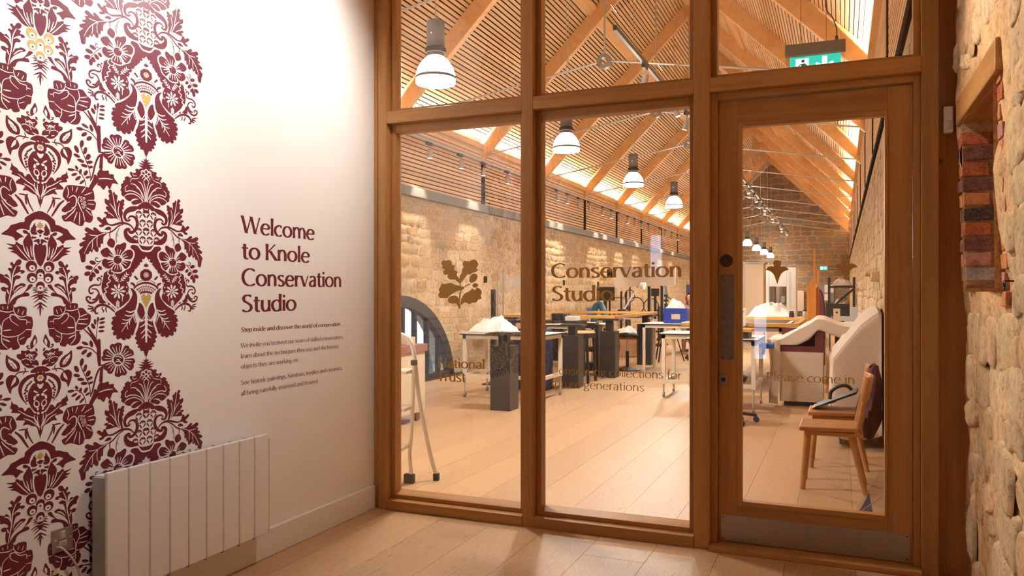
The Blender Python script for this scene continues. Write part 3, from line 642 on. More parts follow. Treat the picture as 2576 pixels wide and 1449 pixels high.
for i in range(13):
    z = NZ0 - 0.06 + CO * (i + 0.5) * 0.98; ln = (0.085, 0.055, 0.10)[i % 3]; x0 = wx(0, z)
    o = brick_mesh(0.11, ln, CO - 0.012, None, 200 + i).build('brick', BR[(2, 3, 2, 0)[i % 4]], wall_r, bevel=0.003); o.location = (x0 + 0.064, NY0 - ln / 2 + 0.004, z)
lint = MB().box(0.495, 0.93, 3.17, 4.175, NZ1 + 0.005, NZ1 + 0.125).build('lintel', oak('y'), wall_r, bevel=0.008); partlabel(lint, 'oak lintel over the niche')
MB().tube([(0.505 + 0.0, 3.06 + 0.012 * math.cos(q), 1.38 + 0.014 * math.sin(q)) for q in [2 * math.pi * k / 12 for k in range(12)]], 0.003, 6, close=True).cyl((0.505, 3.06, 1.394), (0.56, 3.06, 1.394), 0.003).build('iron_ring', M_black, wall_r)
# ------------------------------------------------------------------ flat print: ribbons, fills and a humanist stroke alphabet
SEQ = [0]
def jog():
    SEQ[0] += 1; return (SEQ[0] % 41) * 0.014
class Flat:
    """2D shapes on a plane, stacked in thin layers; mi 0 = ink, 1 = ground, 2 = gold"""
    def __init__(s): s.p = []
    def fill(s, pts, mi=0, lay=0): s.p.append((list(pts), mi, lay + jog())); return s
    def ribbon(s, pts, w, mi=0, lay=0):
        lay += jog(); n = len(pts); ws = w if isinstance(w, (list, tuple)) else [w] * n; L, Rr = [], []
        cl = math.dist(pts[0], pts[-1]) < 1e-6
        for i, (x, y) in enumerate(pts):
            a, b = (pts[i - 1 if i else n - 2], pts[i + 1 if i < n - 1 else 1]) if cl else (pts[max(i - 1, 0)], pts[min(i + 1, n - 1)]); dx, dy = b[0] - a[0], b[1] - a[1]; q = math.hypot(dx, dy) or 1e-9
            nx, ny = -dy / q * ws[i] / 2, dx / q * ws[i] / 2; L.append((x + nx, y + ny)); Rr.append((x - nx, y - ny))
        for i in range(n - 1): s.p.append(([L[i], L[i + 1], Rr[i + 1], Rr[i]], mi, lay))
        return s
    def mesh_into(s, mb, fn, eps=0.0004, base=0.0006):
        for pts, mi, lay in s.p:
            o = len(mb.v); h = base + eps * lay
            mb.v += [fn(a, b, h) for a, b in pts]; mb.f.append(tuple(range(o, o + len(pts)))); mb.mi.append(mi)

def bz(pts, k=7): return smooth_open(pts, k)
X_ = 0.48
def ell(cx, cy, rx, ry, n=26): return [(cx + rx * math.cos(2 * math.pi * i / n), cy + ry * math.sin(2 * math.pi * i / n)) for i in range(n + 1)]
ARCH = lambda x0, x1, h=X_: [(x0, h * 0.68), (x0 + 0.07, h * 0.90), (x0 + 0.17, h * 0.985), (x1 - 0.05, h * 0.88), (x1, h * 0.64), (x1, h * 0.3), (x1, 0)]
BOWL_R = lambda x: [(x, 0.36), (x + 0.09, 0.455), (x + 0.22, 0.455), (x + 0.335, 0.34), (x + 0.335, 0.16), (x + 0.23, 0.02), (x + 0.10, 0.01), (x, 0.10)]
def mirx(p, c): return [(2 * c - x, y) for x, y in p]
GL = {
 'o': (0.50, [('c', ell(0.25, 0.24, 0.195, 0.225))]), 'c': (0.42, [('c', bz([(0.385, 0.40), (0.29, 0.463), (0.18, 0.44), (0.075, 0.33), (0.065, 0.17), (0.16, 0.035), (0.28, 0.015), (0.39, 0.065)]))]),
 'e': (0.47, [('t', [(0.07, 0.262), (0.41, 0.262)]), ('c', bz([(0.415, 0.265), (0.385, 0.39), (0.27, 0.463), (0.14, 0.42), (0.063, 0.27), (0.08, 0.13), (0.18, 0.02), (0.30, 0.015), (0.42, 0.07)]))]),
 'l': (0.17, [('s', [(0.085, 0), (0.085, 0.74)])]), 'i': (0.17, [('s', [(0.085, 0), (0.085, X_)]), ('d', (0.085, 0.64, 0.062))]),
 't': (0.30, [('c', bz([(0.135, 0.62), (0.135, 0.3), (0.145, 0.09), (0.20, 0.012), (0.285, 0.025)])), ('t', [(0.015, 0.455), (0.275, 0.455)])]),
 'n': (0.47, [('s', [(0.085, 0), (0.085, X_)]), ('c', bz(ARCH(0.085, 0.38)))]), 'm': (0.73, [('s', [(0.085, 0), (0.085, X_)]), ('c', bz(ARCH(0.085, 0.365))), ('c', bz(ARCH(0.365, 0.645)))]),
 'h': (0.47, [('s', [(0.085, 0), (0.085, 0.74)]), ('c', bz(ARCH(0.085, 0.38)))]), 'u': (0.46, [('s', [(0.375, 0), (0.375, X_)]), ('c', [(0.46 - x, X_ - y) for x, y in bz(ARCH(0.085, 0.38))])]),
 'r': (0.31, [('s', [(0.085, 0), (0.085, X_)]), ('c', bz([(0.085, 0.30), (0.13, 0.41), (0.20, 0.455), (0.285, 0.45)]))]),
 's': (0.37, [('c', bz([(0.315, 0.415), (0.21, 0.462), (0.10, 0.425), (0.075, 0.345), (0.15, 0.275), (0.255, 0.21), (0.315, 0.125), (0.265, 0.035), (0.16, 0.014), (0.045, 0.06)]))]),
 'v': (0.42, [('k', [(0.03, X_), (0.21, 0)]), ('t', [(0.21, 0), (0.385, X_)])]), 'w': (0.66, [('k', [(0.03, X_), (0.185, 0)]), ('t', [(0.185, 0), (0.33, X_)]), ('k', [(0.33, X_), (0.475, 0)]), ('t', [(0.475, 0), (0.63, X_)])]),
 'a': (0.42, [('c', bz([(0.07, 0.405), (0.18, 0.463), (0.285, 0.44), (0.335, 0.35), (0.335, 0.15), (0.335, 0)])), ('c', bz([(0.335, 0.275), (0.19, 0.255), (0.085, 0.18), (0.085, 0.07), (0.165, 0.013), (0.26, 0.04), (0.335, 0.115)]))]),
 'd': (0.49, [('s', [(0.405, 0), (0.405, 0.74)]), ('c', mirx(bz(BOWL_R(0.085)), 0.245))]), 'b': (0.49, [('s', [(0.085, 0), (0.085, 0.74)]), ('c', bz(BOWL_R(0.085)))]),
 'p': (0.49, [('s', [(0.085, -0.22), (0.085, X_)]), ('c', bz(BOWL_R(0.085)))]), 'q': (0.49, [('s', [(0.405, -0.22), (0.405, X_)]), ('c', mirx(bz(BOWL_R(0.085)), 0.245))]),
 'g': (0.43, [('c', ell(0.20, 0.315, 0.135, 0.145)), ('c', bz([(0.13, 0.18), (0.075, 0.115), (0.13, 0.055), (0.26, 0.035), (0.36, -0.04), (0.335, -0.15), (0.20, -0.205), (0.075, -0.17), (0.05, -0.08), (0.13, 0.02)])), ('t', [(0.28, 0.42), (0.41, 0.455)])]),
 'f': (0.28, [('c', bz([(0.29, 0.715), (0.215, 0.73), (0.15, 0.66), (0.138, 0.5), (0.138, 0.2), (0.138, 0)])), ('t', [(0.02, 0.455), (0.27, 0.455)])]),
 'k': (0.42, [('s', [(0.085, 0), (0.085, 0.74)]), ('t', [(0.09, 0.20), (0.345, X_)]), ('k', [(0.17, 0.285), (0.385, 0)])]), 'x': (0.41, [('k', [(0.04, X_), (0.37, 0)]), ('t', [(0.035, 0), (0.36, X_)])]),
 'y': (0.42, [('k', [(0.03, X_), (0.215, 0.02)]), ('t', [(0.39, X_), (0.13, -0.21)])]), 'j': (0.19, [('c', bz([(0.10, X_), (0.10, 0.1), (0.095, -0.1), (0.02, -0.2)])), ('d', (0.10, 0.64, 0.062))]),
 'W': (0.84, [('k', [(0.03, 0.70), (0.22, 0)]), ('t', [(0.22, 0), (0.42, 0.70)]), ('k', [(0.42, 0.70), (0.61, 0)]), ('t', [(0.61, 0), (0.81, 0.70)])]),
 'K': (0.55, [('s', [(0.09, 0), (0.09, 0.70)]), ('t', [(0.10, 0.32), (0.45, 0.70)]), ('k', [(0.20, 0.42), (0.52, 0)])]),
 'C': (0.63, [('c', bz([(0.585, 0.61), (0.46, 0.675), (0.32, 0.68), (0.15, 0.57), (0.08, 0.36), (0.14, 0.14), (0.29, 0.025), (0.45, 0.02), (0.595, 0.085)]))]),
 'S': (0.48, [('c', bz([(0.405, 0.63), (0.29, 0.683), (0.16, 0.655), (0.095, 0.55), (0.14, 0.435), (0.27, 0.355), (0.385, 0.255), (0.395, 0.12), (0.29, 0.025), (0.16, 0.018), (0.045, 0.08)]))]),
 'N': (0.64, [('t2', [(0.09, 0), (0.09, 0.70)]), ('k', [(0.09, 0.70), (0.55, 0)]), ('t2', [(0.55, 0), (0.55, 0.70)])]), 'T': (0.50, [('s', [(0.25, 0), (0.25, 0.69)]), ('t', [(0.01, 0.675), (0.49, 0.675)])]),
 'P': (0.47, [('s', [(0.09, 0), (0.09, 0.70)]), ('c', bz([(0.09, 0.675), (0.24, 0.68), (0.375, 0.62), (0.40, 0.49), (0.32, 0.37), (0.20, 0.33), (0.09, 0.345)]))]),
 '.': (0.16, [('d', (0.075, 0.045, 0.052))]), ',': (0.16, [('k', [(0.09, 0.085), (0.04, -0.11)])]), ' ': (0.21, []),
}
def text_flat(txt, T, thin=0.42):
    """strokes of a line of text with pen weight T; returns (Flat, width)"""
    fl_ = Flat(); x = 0.0; tn = T * thin
    for ch in txt:
        adv, st = GL[ch]
        for kind, pts in st:
            if kind == 'd':
                cx, cy, r = pts; r = min(r, T * 0.62); fl_.fill([(x + a, b) for a, b in ell(cx, cy, r, r, 14)[:-1]]); continue
            pts = [(x + a, b) for a, b in pts]
            if kind in ('s', 'k', 't', 't2'):
                w0 = {'s': T, 'k': T * 1.0, 't': tn * 1.15, 't2': T * 0.72}[kind]; (x0, y0), (x1, y1) = pts; q = []
                ws = []
                if abs(y1 - y0) > 0.5 * abs(x1 - x0):          # stems and diagonals end square to the line
                    fk = math.hypot(x1 - x0, y1 - y0) / abs(y1 - y0); lay = jog(); row = []
                    for i in range(7):
                        t_ = i / 6; hw = 0.5 * w0 * fk * (0.92 + 0.20 * abs(2 * t_ - 1) ** 2); cx = x0 + (x1 - x0) * t_; cy = y0 + (y1 - y0) * t_; row.append(((cx - hw, cy), (cx + hw, cy)))
                    for r0, r1 in zip(row, row[1:]): fl_.p.append(([r0[0], r1[0], r1[1], r0[1]], 0, lay))
                    continue
                for i in range(7):
                    t_ = i / 6; q.append((x0 + (x1 - x0) * t_, y0 + (y1 - y0) * t_)); ws.append(w0 * (0.92 + 0.20 * abs(2 * t_ - 1) ** 2))
                fl_.ribbon(q, ws)
            else:
                n = len(pts); ws = []; cl = pts[0] == pts[-1] or math.dist(pts[0], pts[-1]) < 1e-6
                for i in range(n):
                    a, b = (pts[i - 1 if i else n - 2], pts[i + 1 if i < n - 1 else 1]) if cl else (pts[max(i - 1, 0)], pts[min(i + 1, n - 1)]); dx, dy = b[0] - a[0], b[1] - a[1]; q = math.hypot(dx, dy) or 1
                    ws.append(tn + (T - tn) * abs(dy / q) ** 1.2)
                fl_.ribbon(pts, ws)
        x += adv
    return fl_, x
def set_line(mb, txt, T, p_left, p_right, cap, fn, mi=0):
    """lay a line between two plane coordinates (a,b); cap = capital height in metres"""
    f_, w_ = text_flat(txt, T); k = (p_right[0] - p_left[0]) / (w_ - 0.06); sl = (p_right[1] - p_left[1]) / (p_right[0] - p_left[0]); v = cap / 0.70
    for pts, m_, lay in f_.p:
        o = len(mb.v); q = [(p_left[0] + (x - 0.03) * k, p_left[1] + y * v) for x, y in pts]
        mb.v += [fn(a, b, 0.0005 + lay * 0.00015) for a, b in q]; mb.f.append(tuple(range(o, o + len(pts)))); mb.mi.append(mi)

# ------------------------------------------------------------------ wall lettering
wall_fn = lambda a, b, h: (LW + h, a, b)
def wl_line(name, txt, T, u0, u1, vb, ub, vt, ut, label):
    p0, p1 = at_x(u0, 740, LW), at_x(u1, 740, LW); zb = at_x(ub, vb, LW).z; cap = at_x(ut, vt, LW).z - at_x(ut, 740 + (vb - 740) * 1.0, LW).z
    cap = at_x(ut, vt, LW).z - zb
    mb = MB(); set_line(mb, txt, T, (p0.y, zb), (p1.y, zb), cap, wall_fn); o = mb.build(name, M_burg, wl); partlabel(o, label)
wl_line('heading_lettering', 'Welcome', 0.125, 609, 790, 586.5, 621, 542.5, 612, 'burgundy heading line reading Welcome')
wl_line('heading_lettering', 'to Knole', 0.125, 609, 778, 654.0, 664, 613.5, 671, 'burgundy heading line reading to Knole')
wl_line('heading_lettering', 'Conservation', 0.125, 608, 858, 719.0, 628, 675.5, 626, 'burgundy heading line reading Conservation')
wl_line('heading_lettering', 'Studio', 0.125, 608.5, 744, 784.5, 618, 741.5, 618, 'burgundy heading line reading Studio')
wl_line('body_lettering', 'Step inside and discover the world of conservation.', 0.125, 607, 857, 835.0, 610, 823.8, 610, 'small bold burgundy line of text')
for txt, u1, vb in (('We invite you to meet our team of skilled conservators,', 863, 874.4), ('learn about the techniques they use and the historic', 852, 901.2), ('objects they are working on.', 750.5, 927.2), ('See historic paintings, furniture, textiles and ceramics,', 861, 968.2), ('all being carefully assessed and treated.', 800, 995.0)):
    wl_line('body_lettering', txt, 0.092, 606, u1, vb, 609, vb - 11.2, 609, 'small burgundy line of text')

# ------------------------------------------------------------------ gold lettering and emblems on the glass
def glass_fn(y): return lambda a, b, h: (a, y - h, b)
def glass_line(parent, Y, name, txt, T, u0, u1, ub, vb, vt, label):
    p0, p1 = at_y(u0, 740, Y), at_y(u1, 740, Y); zb = at_y(ub, vb, Y).z; cap = at_y(ub, vt, Y).z - zb
    mb = MB(); set_line(mb, txt, T, (p0.x, zb), (p1.x, zb), cap, glass_fn(Y)); L = parent.matrix_basis.translation
    mb.v = [(x - L.x, y - L.y, z - L.z) for x, y, z in mb.v]; partlabel(mb.build(name, M_goldvinyl, parent), label)
glass_line(win2, GY, 'gold_lettering', 'Conservation', 0.125, 1387, 1714, 1400, 699.0, 663.0, 'gold lettering Conservation on the glass')
glass_line(win2, GY, 'gold_lettering', 'Studio', 0.125, 1389, 1542, 1400, 756.5, 720.0, 'gold lettering Studio on the glass')
glass_line(win2, GY, 'gold_lettering', 'Conserving collections for', 0.075, 1386, 1715, 1390, 941.0, 920.7, 'gold line about conserving collections')
glass_line(win2, GY, 'gold_lettering', 'future generations', 0.075, 1387, 1620, 1390, 973.7, 953.4, 'gold line future generations')
glass_line(win1, GY, 'gold_lettering', 'National', 0.125, 1102, 1218.5, 1106, 924.0, 900.6, 'gold lettering National')
glass_line(win1, GY, 'gold_lettering', 'Trust', 0.125, 1101, 1171, 1108, 958.6, 933.8, 'gold lettering Trust')
DG = DF + 0.02
glass_line(door, DG, 'gold_lettering', 'Please come in', 0.075, 1929, 2150, 1934, 957.6, 935.6, 'gold lettering Please come in')
def emblem(parent, Y, polys, name, label):
    mb = MB(); L = parent.matrix_basis.translation
    for poly in polys:
        pts = [at_y(u, v, Y) for u, v in poly]; o = len(mb.v); jg = jog() * 0.0008; mb.v += [(p.x - L.x, Y - 0.0008 - jg - L.y, p.z - L.z) for p in pts]; mb.f.append(tuple(range(o, o + len(pts)))); mb.mi.append(0)
    partlabel(mb.build(name, M_goldvinyl, parent), label)
zq = lambda pts: [(990 + x * 0.276, 650 + y * 0.276) for x, y in smooth_closed(pts, 4)]
LOGO = [[(600, 225), (560, 195), (515, 192), (490, 165), (500, 148), (468, 150), (452, 122), (470, 106), (442, 88), (448, 68), (434, 45), (455, 15), (482, 22), (500, 12), (528, 28), (535, 58), (558, 66), (555, 105), (582, 122), (577, 155), (600, 185)],
        [(606, 225), (603, 165), (622, 132), (625, 100), (640, 80), (630, 50), (650, 24), (690, 30), (705, 18), (738, 10), (762, 28), (772, 60), (756, 88), (768, 105), (745, 128), (715, 134), (700, 150), (680, 146), (660, 165), (640, 195), (618, 222)],
        [(692, 200), (700, 160), (730, 138), (762, 148), (764, 180), (742, 212), (705, 222)], [(720, 248), (735, 228), (760, 228), (772, 246), (758, 264), (732, 266)],
        [(640, 262), (600, 250), (560, 240), (520, 222), (480, 232), (440, 232), (425, 262), (412, 285), (420, 305), (408, 335), (428, 362), (465, 358), (490, 362), (512, 340), (540, 322), (580, 300), (635, 282)],
        [(612, 425), (618, 370), (648, 322), (690, 300), (718, 276), (742, 290), (760, 268), (790, 280), (805, 308), (796, 338), (802, 368), (772, 376), (758, 400), (722, 404), (690, 416), (652, 402)],
        [(600, 460), (572, 412), (530, 412), (500, 396), (498, 370), (524, 345), (560, 338), (590, 356), (598, 396), (612, 440)],
        [(600, 215), (612, 215), (624, 262), (690, 230), (696, 238), (628, 276), (612, 330), (600, 420), (594, 420), (600, 330), (612, 268)]]
emblem(win1, GY, [zq(p) for p in LOGO], 'oak_leaf_emblem', 'gold oak leaf and acorn emblem')
half = [(0, 495), (-22, 425), (-50, 360), (-95, 322), (-157, 302), (-118, 268), (-78, 256), (-47, 268), (-43, 250), (-53, 226), (-50, 202), (-32, 184), (0, 176)]
fl1 = [(0, 175), (-30, 182)]
outl = smooth_open(half[:5], 4) + smooth_open(half[5:8], 4) + smooth_open(half[8:], 4)
full = outl + [(-x, y) for x, y in outl[::-1]]
for au, av in ((1955.3, 620), (2127.5, 613)): emblem(door, DG, [[(au + x * 0.1932, av + y * 0.1932) for x, y in full]], 'fleur_emblem', 'gold fleur shaped motif on the door glass')

# ------------------------------------------------------------------ damask print on the white wall
YA, YBX = at_x(101.2, 740, LW).y, at_x(367.5, 740, LW).y
def space(u0, v0, s):
    def f(x, y):
        p = at_x(u0 + x * s, v0 + y * s, LW); return (p.y, p.z)
    f.k = s; return f
S1 = space(190, 390, 200 / 1159); S2 = space(190, 630, 200 / 1115); S3 = space(0, 270, 200 / 1115); S4 = space(0, 520, 200 / 1073)
S5 = space(90, 190, 250 / 1035); S6 = space(90, 640, 250 / 1006); S0 = space(0, 380, 640 / 1783)
class Motif:
    def __init__(s): s.fl = Flat()
    def f(s, S, pts, mi=0, lay=0, sm=4):
        q = smooth_closed(pts, sm) if sm else pts
        s.fl.fill([S(x, y) for x, y in q], mi, lay); return s
    def r(s, S, pts, w, mi=0, lay=0, taper=True):
        q = smooth_open(pts, 6) if len(pts) > 2 else [(pts[0][0] + (pts[1][0] - pts[0][0]) * i / 4, pts[0][1] + (pts[1][1] - pts[0][1]) * i / 4) for i in range(5)]
        n = len(q); c = S(*q[n // 2]); c2 = S(q[n // 2][0] + 10, q[n // 2][1]); c3 = S(q[n // 2][0], q[n // 2][1] + 10)
        k = 0.5 * (abs(c2[0] - c[0]) + abs(c3[1] - c[1])) / 10
        ws = [w * k * ((0.35 + 0.65 * math.sin(math.pi * min(1, 0.12 + 0.88 * (1 - abs(2 * i / (n - 1) - 0.7) / 1.4)) / 1.0 * 0.5 + 0) if taper else 1)) for i in range(n)]
        if taper: ws = [w * k * (0.3 + 0.7 * math.sin(math.pi * (0.10 + 0.80 * i / (n - 1)))) for i in range(n)]
        s.fl.ribbon([S(x, y) for x, y in q], ws, mi, lay); return s
    def e(s, S, cx, cy, rx, ry, rot=0, mi=0, lay=0, n=16):
        c, d_ = math.cos(R(rot)), math.sin(R(rot)); s.fl.fill([S(cx + rx * math.cos(t) * c - ry * math.sin(t) * d_, cy + rx * math.cos(t) * d_ + ry * math.sin(t) * c) for t in [2 * math.pi * i / n for i in range(n)]], mi, lay); return s
    def mirror(s, axis):
        for pts, mi, lay in list(s.fl.p): s.fl.p.append(([(2 * axis - a, b) for a, b in pts[::-1]], mi, lay + 0.007))
        return s
def bloom(M, S, cx, cy, r, n, rot=0, lay=1, vein=True, core=0.34):
    """open flower: petals, pale veins, dark heart"""
    for i in range(n):
        t = 2 * math.pi * i / n + rot; c, d_ = math.cos(t), math.sin(t); loc = lambda a, b: (cx + r * (a * c - b * d_), cy + r * (a * d_ + b * c)); wd = math.pi / n * 0.98
        M.f(S, [loc(*p) for p in ((0.30, -0.10), (0.55, -wd * 0.52), (0.82, -wd * 0.74), (0.98, -wd * 0.42), (0.93, -0.08), (1.0, wd * 0.24), (0.88, wd * 0.70), (0.55, wd * 0.50), (0.30, 0.10))], 0, lay)
        if vein:
            for b in (-0.14, 0.0, 0.15): M.r(S, [loc(0.34, b * 0.6), loc(0.56, b), loc(0.80, b * 1.6)], r * 0.045, 1, lay + 1)
    M.e(S, cx, cy, r * core, r * core, 0, 1, lay + 1); M.e(S, cx, cy, r * core * 0.82, r * core * 0.82, 0, 0, lay + 2)
def sprig(M, S, path, leaves, w=9): 
    M.r(S, path, w, taper=False)
    for cx, cy, a, b, rot in leaves: M.e(S, cx, cy, a, b, rot, 0, 0, 12); 

# --- right column motif (traced as its left half, then mirrored)
MB_ = Motif(); m = MB_
m.f(S1, [(1029, 18), (1018, 72), (985, 55), (1006, 98), (945, 80), (998, 128), (906, 106), (985, 155), (918, 148), (985, 198), (1029, 190)], sm=0)
m.f(S1, [(1029, 195), (985, 198), (955, 193), (920, 210), (895, 198), (868, 215), (880, 240), (860, 262), (795, 245), (800, 290), (818, 310), (795, 330), (760, 308), (715, 330), (722, 358), (690, 380), (695, 402), (660, 430), (668, 470), (653, 510), (672, 540), (665, 570), (702, 606), (722, 590), (760, 562), (850, 562), (910, 596), (945, 645), (972, 692), (1029, 692)])
for c in ((1029, 235), (985, 262), (1029, 300), (968, 300), (1000, 335), (1029, 365), (1075, 262)): m.r(S1, [(c[0] - 36, c[1] + 14), (c[0], c[1] - 22), (c[0] + 36, c[1] + 14)], 11, 1, 2)
for p, w_ in (([(1012, 690), (985, 600), (930, 500), (860, 430), (800, 420)], 13), ([(1018, 690), (1005, 560), (965, 430), (915, 385)], 12), ([(1022, 680), (1018, 520), (1000, 420), (985, 380)], 11), ([(985, 690), (950, 600), (870, 540), (790, 520), (735, 530), (722, 475), (760, 440)], 13), ([(985, 640), (940, 520), (880, 470)], 9), ([(1010, 600), (985, 480), (950, 400)], 8), ([(800, 400), (812, 350), (880, 345), (930, 330)], 9), ([(830, 250), (845, 300), (890, 300)], 9)): m.r(S1, p, w_, 1, 2)
m.f(S1, [(715, 606), (735, 640), (765, 662), (800, 672), (830, 642), (880, 632), (930, 652), (958, 676), (940, 615), (880, 578), (800, 568), (745, 584)], 0, 3); m.f(S1, [(812, 690), (850, 726), (890, 716), (925, 706), (962, 692), (950, 664), (900, 648), (850, 662)], 0, 3)
m.r(S1, [(706, 604), (760, 572), (860, 572), (950, 640), (975, 690)], 12, 1, 4)
# cartouche
m.f(S1, [(1029, 692), (965, 700), (912, 738), (892, 772), (940, 795), (985, 768), (1029, 785)], 0, 3)
m.f(S1, [(910, 752), (850, 745), (780, 757), (722, 800), (695, 860), (700, 920), (730, 965), (782, 970), (802, 942), (788, 930), (764, 944), (742, 928), (736, 890), (756, 852), (800, 832), (850, 822), (900, 792)])
m.f(S1, [(770, 902), (800, 878), (850, 884), (892, 910), (916, 960), (922, 1020), (902, 1080), (862, 1130), (820, 1150), (780, 1140), (764, 1105), (785, 1088), (802, 1108), (830, 1100), (860, 1068), (878, 1010), (870, 950), (840, 912), (800, 906), (775, 930), (758, 925)])
m.f(S1, [(700, 1130), (715, 1082), (755, 1060), (797, 1070), (800, 1108), (770, 1098), (754, 1130), (790, 1180), (840, 1212), (880, 1238), (910, 1250), (928, 1300), (980, 1326), (1029, 1336), (1029, 1392), (970, 1384), (925, 1345), (905, 1290), (840, 1286), (770, 1266), (720, 1212)])
m.r(S1, [(905, 1290), (935, 1350), (975, 1392), (1029, 1402)], 22, 1, 2, taper=False)
for x, y in ((920, 855), (1034, 850), (975, 982), (920, 1105), (1032, 1105), (868, 1215), (976, 1228), (1029, 775)):
    k = 44
    m.fl.fill([S1(x + k * math.cos(t), y - k * math.sin(t)) for t in [math.pi * i / 10 for i in range(11)]] + [S1(x - k * 0.5 * math.cos(t), y - 2 - k * 0.5 * math.sin(t)) for t in [math.pi * i / 10 for i in range(11)]], 0, 2)
    m.r(S1, [(x - 12, y - 2), (x, y - 16), (x + 12, y - 2)], 8, 0, 2)
    m.f(S1, [(x - 8, y + 70), (x - 40, y + 34), (x - 46, y + 8), (x - 22, y + 26)], 0, 2, 3); m.f(S1, [(x + 8, y + 70), (x + 40, y + 34), (x + 46, y + 8), (x + 22, y + 26)], 0, 2, 3)
# foliage of the left flank
m.r(S1, [(850, 1085), (800, 1025), (730, 995), (660, 990), (600, 1005), (530, 1022), (470, 1008)], 30)
m.f(S1, [(690, 985), (600, 925), (520, 925), (440, 915), (452, 870), (418, 850), (430, 825), (480, 828), (445, 780), (450, 745), (482, 752), (430, 700), (425, 650), (440, 635), (475, 658), (490, 640), (480, 580), (500, 570), (475, 530), (490, 505), (520, 510), (540, 560), (560, 530), (580, 570), (612, 592), (606, 650), (602, 700), (625, 660), (650, 672), (682, 645), (712, 660), (703, 700), (712, 730), (690, 742), (702, 780), (680, 800), (690, 850), (680, 900)])
for p in ([(670, 975), (600, 880), (572, 740), (540, 560)], [(625, 935), (560, 790), (495, 705)], [(660, 950), (620, 830), (640, 700)], [(560, 900), (500, 850), (470, 845)]): m.r(S1, p, 13, 1, 2)
m.f(S1, [(318, 905), (350, 905), (390, 942), (410, 908), (440, 915), (455, 962), (482, 1000), (520, 1016), (470, 1018), (430, 1022), (400, 1046), (355, 1050), (345, 1020), (385, 1005), (340, 962), (313, 930)])
m.r(S1, [(700, 1005), (620, 1040), (560, 1092), (500, 1128), (430, 1130)], 20); m.f(S1, [(505, 1050), (470, 1045), (440, 1062), (425, 1085), (480, 1092), (520, 1075)])
m.f(S1, [(480, 1124), (430, 1130), (360, 1115), (320, 1080), (280, 1053), (253, 1075), (275, 1105), (220, 1080), (165, 1053), (133, 1080), (150, 1115), (180, 1130), (133, 1150), (150, 1185), (98, 1215), (110, 1237), (145, 1242), (58, 1290), (70, 1330), (110, 1332), (48, 1400), (60, 1442), (72, 1500), (82, 1550), (110, 1564), (140, 1548), (147, 1490), (152, 1445), (188, 1442), (210, 1398), (240, 1422), (260, 1370), (300, 1412), (332, 1400), (335, 1340), (360, 1352), (372, 1290), (400, 1292), (406, 1200), (442, 1160)])
for p in ([(470, 1130), (330, 1172), (200, 1290), (120, 1445)], [(320, 1175), (240, 1170), (190, 1160)], [(250, 1240), (245, 1320), (235, 1380)], [(320, 1180), (310, 1260), (318, 1340)]): m.r(S1, p, 11, 1, 2)
m.r(S1, [(512, 1085), (498, 1150), (502, 1220)], 15); m.f(S1, [(465, 1262), (500, 1213), (550, 1230), (577, 1280), (545, 1352), (468, 1312)])
m.r(S1, [(640, 1060), (600, 1140), (590, 1230), (604, 1280)], 12); m.r(S1, [(600, 1140), (625, 1190)], 8)
# dome and lambrequin
m.f(S2, [(990, 26), (930, 8), (880, -58), (800, -80), (768, -45), (810, 0), (822, 60), (790, 130), (770, 200), (700, 270), (640, 300), (560, 300), (490, 258), (440, 290), (400, 320), (385, 400), (365, 480), (370, 560), (400, 640), (440, 700), (500, 750), (560, 800), (590, 822), (640, 790), (700, 742), (752, 690), (757, 630), (738, 590), (747, 520), (730, 480), (745, 440), (770, 380), (800, 330), (830, 280), (880, 220), (940, 150), (990, 78)])
m.r(S2, [(480, 250), (448, 320), (482, 350), (458, 392), (487, 430), (438, 470), (457, 510), (408, 540), (432, 582), (398, 602)], 13, 1, 2, False)
m.r(S2, [(395, 600), (440, 690), (520, 770), (588, 832)], 22, 1, 2, False); m.r(S2, [(588, 832), (690, 770), (768, 690), (790, 610), (762, 540)], 20, 1, 2, False)
for x, y in ((942, 130), (912, 176), (882, 226), (838, 272), (795, 322), (760, 382), (726, 450), (716, 516), (720, 600)): m.e(S2, x, y, 10, 12, 0, 1, 2, 8)
for i in range(9): t = 2 * math.pi * i / 9; m.e(S2, 595 + 72 * math.cos(t), 572 + 72 * math.sin(t), 36, 15, math.degrees(t), 1, 2, 10)
m.e(S2, 595, 572, 34, 34, 0, 1, 3); m.e(S2, 585, 565, 9, 14, 30, 0, 4, 8); m.e(S2, 608, 580, 9, 14, -30, 0, 4, 8)
for (x0, y0, x1, y1) in ((525, 340, 605, 450), (722, 330, 625, 442), (590, 790, 590, 690)):
    m.r(S2, [(x0, y0), (x1, y1)], 7, 1, 2, False)
    for j in range(4):
        t = 0.1 + 0.24 * j; x, y = x0 + (x1 - x0) * t, y0 + (y1 - y0) * t; an = math.degrees(math.atan2(y1 - y0, x1 - x0))
        for sg in (-1, 1): a2 = R(an + 180 + sg * 45); m.e(S2, x + 20 * math.cos(a2), y + 20 * math.sin(a2), 20, 7, an + 180 + sg * 45, 1, 2, 8)
m.r(S2, [(655, 620), (655, 720)], 12, 1, 2)
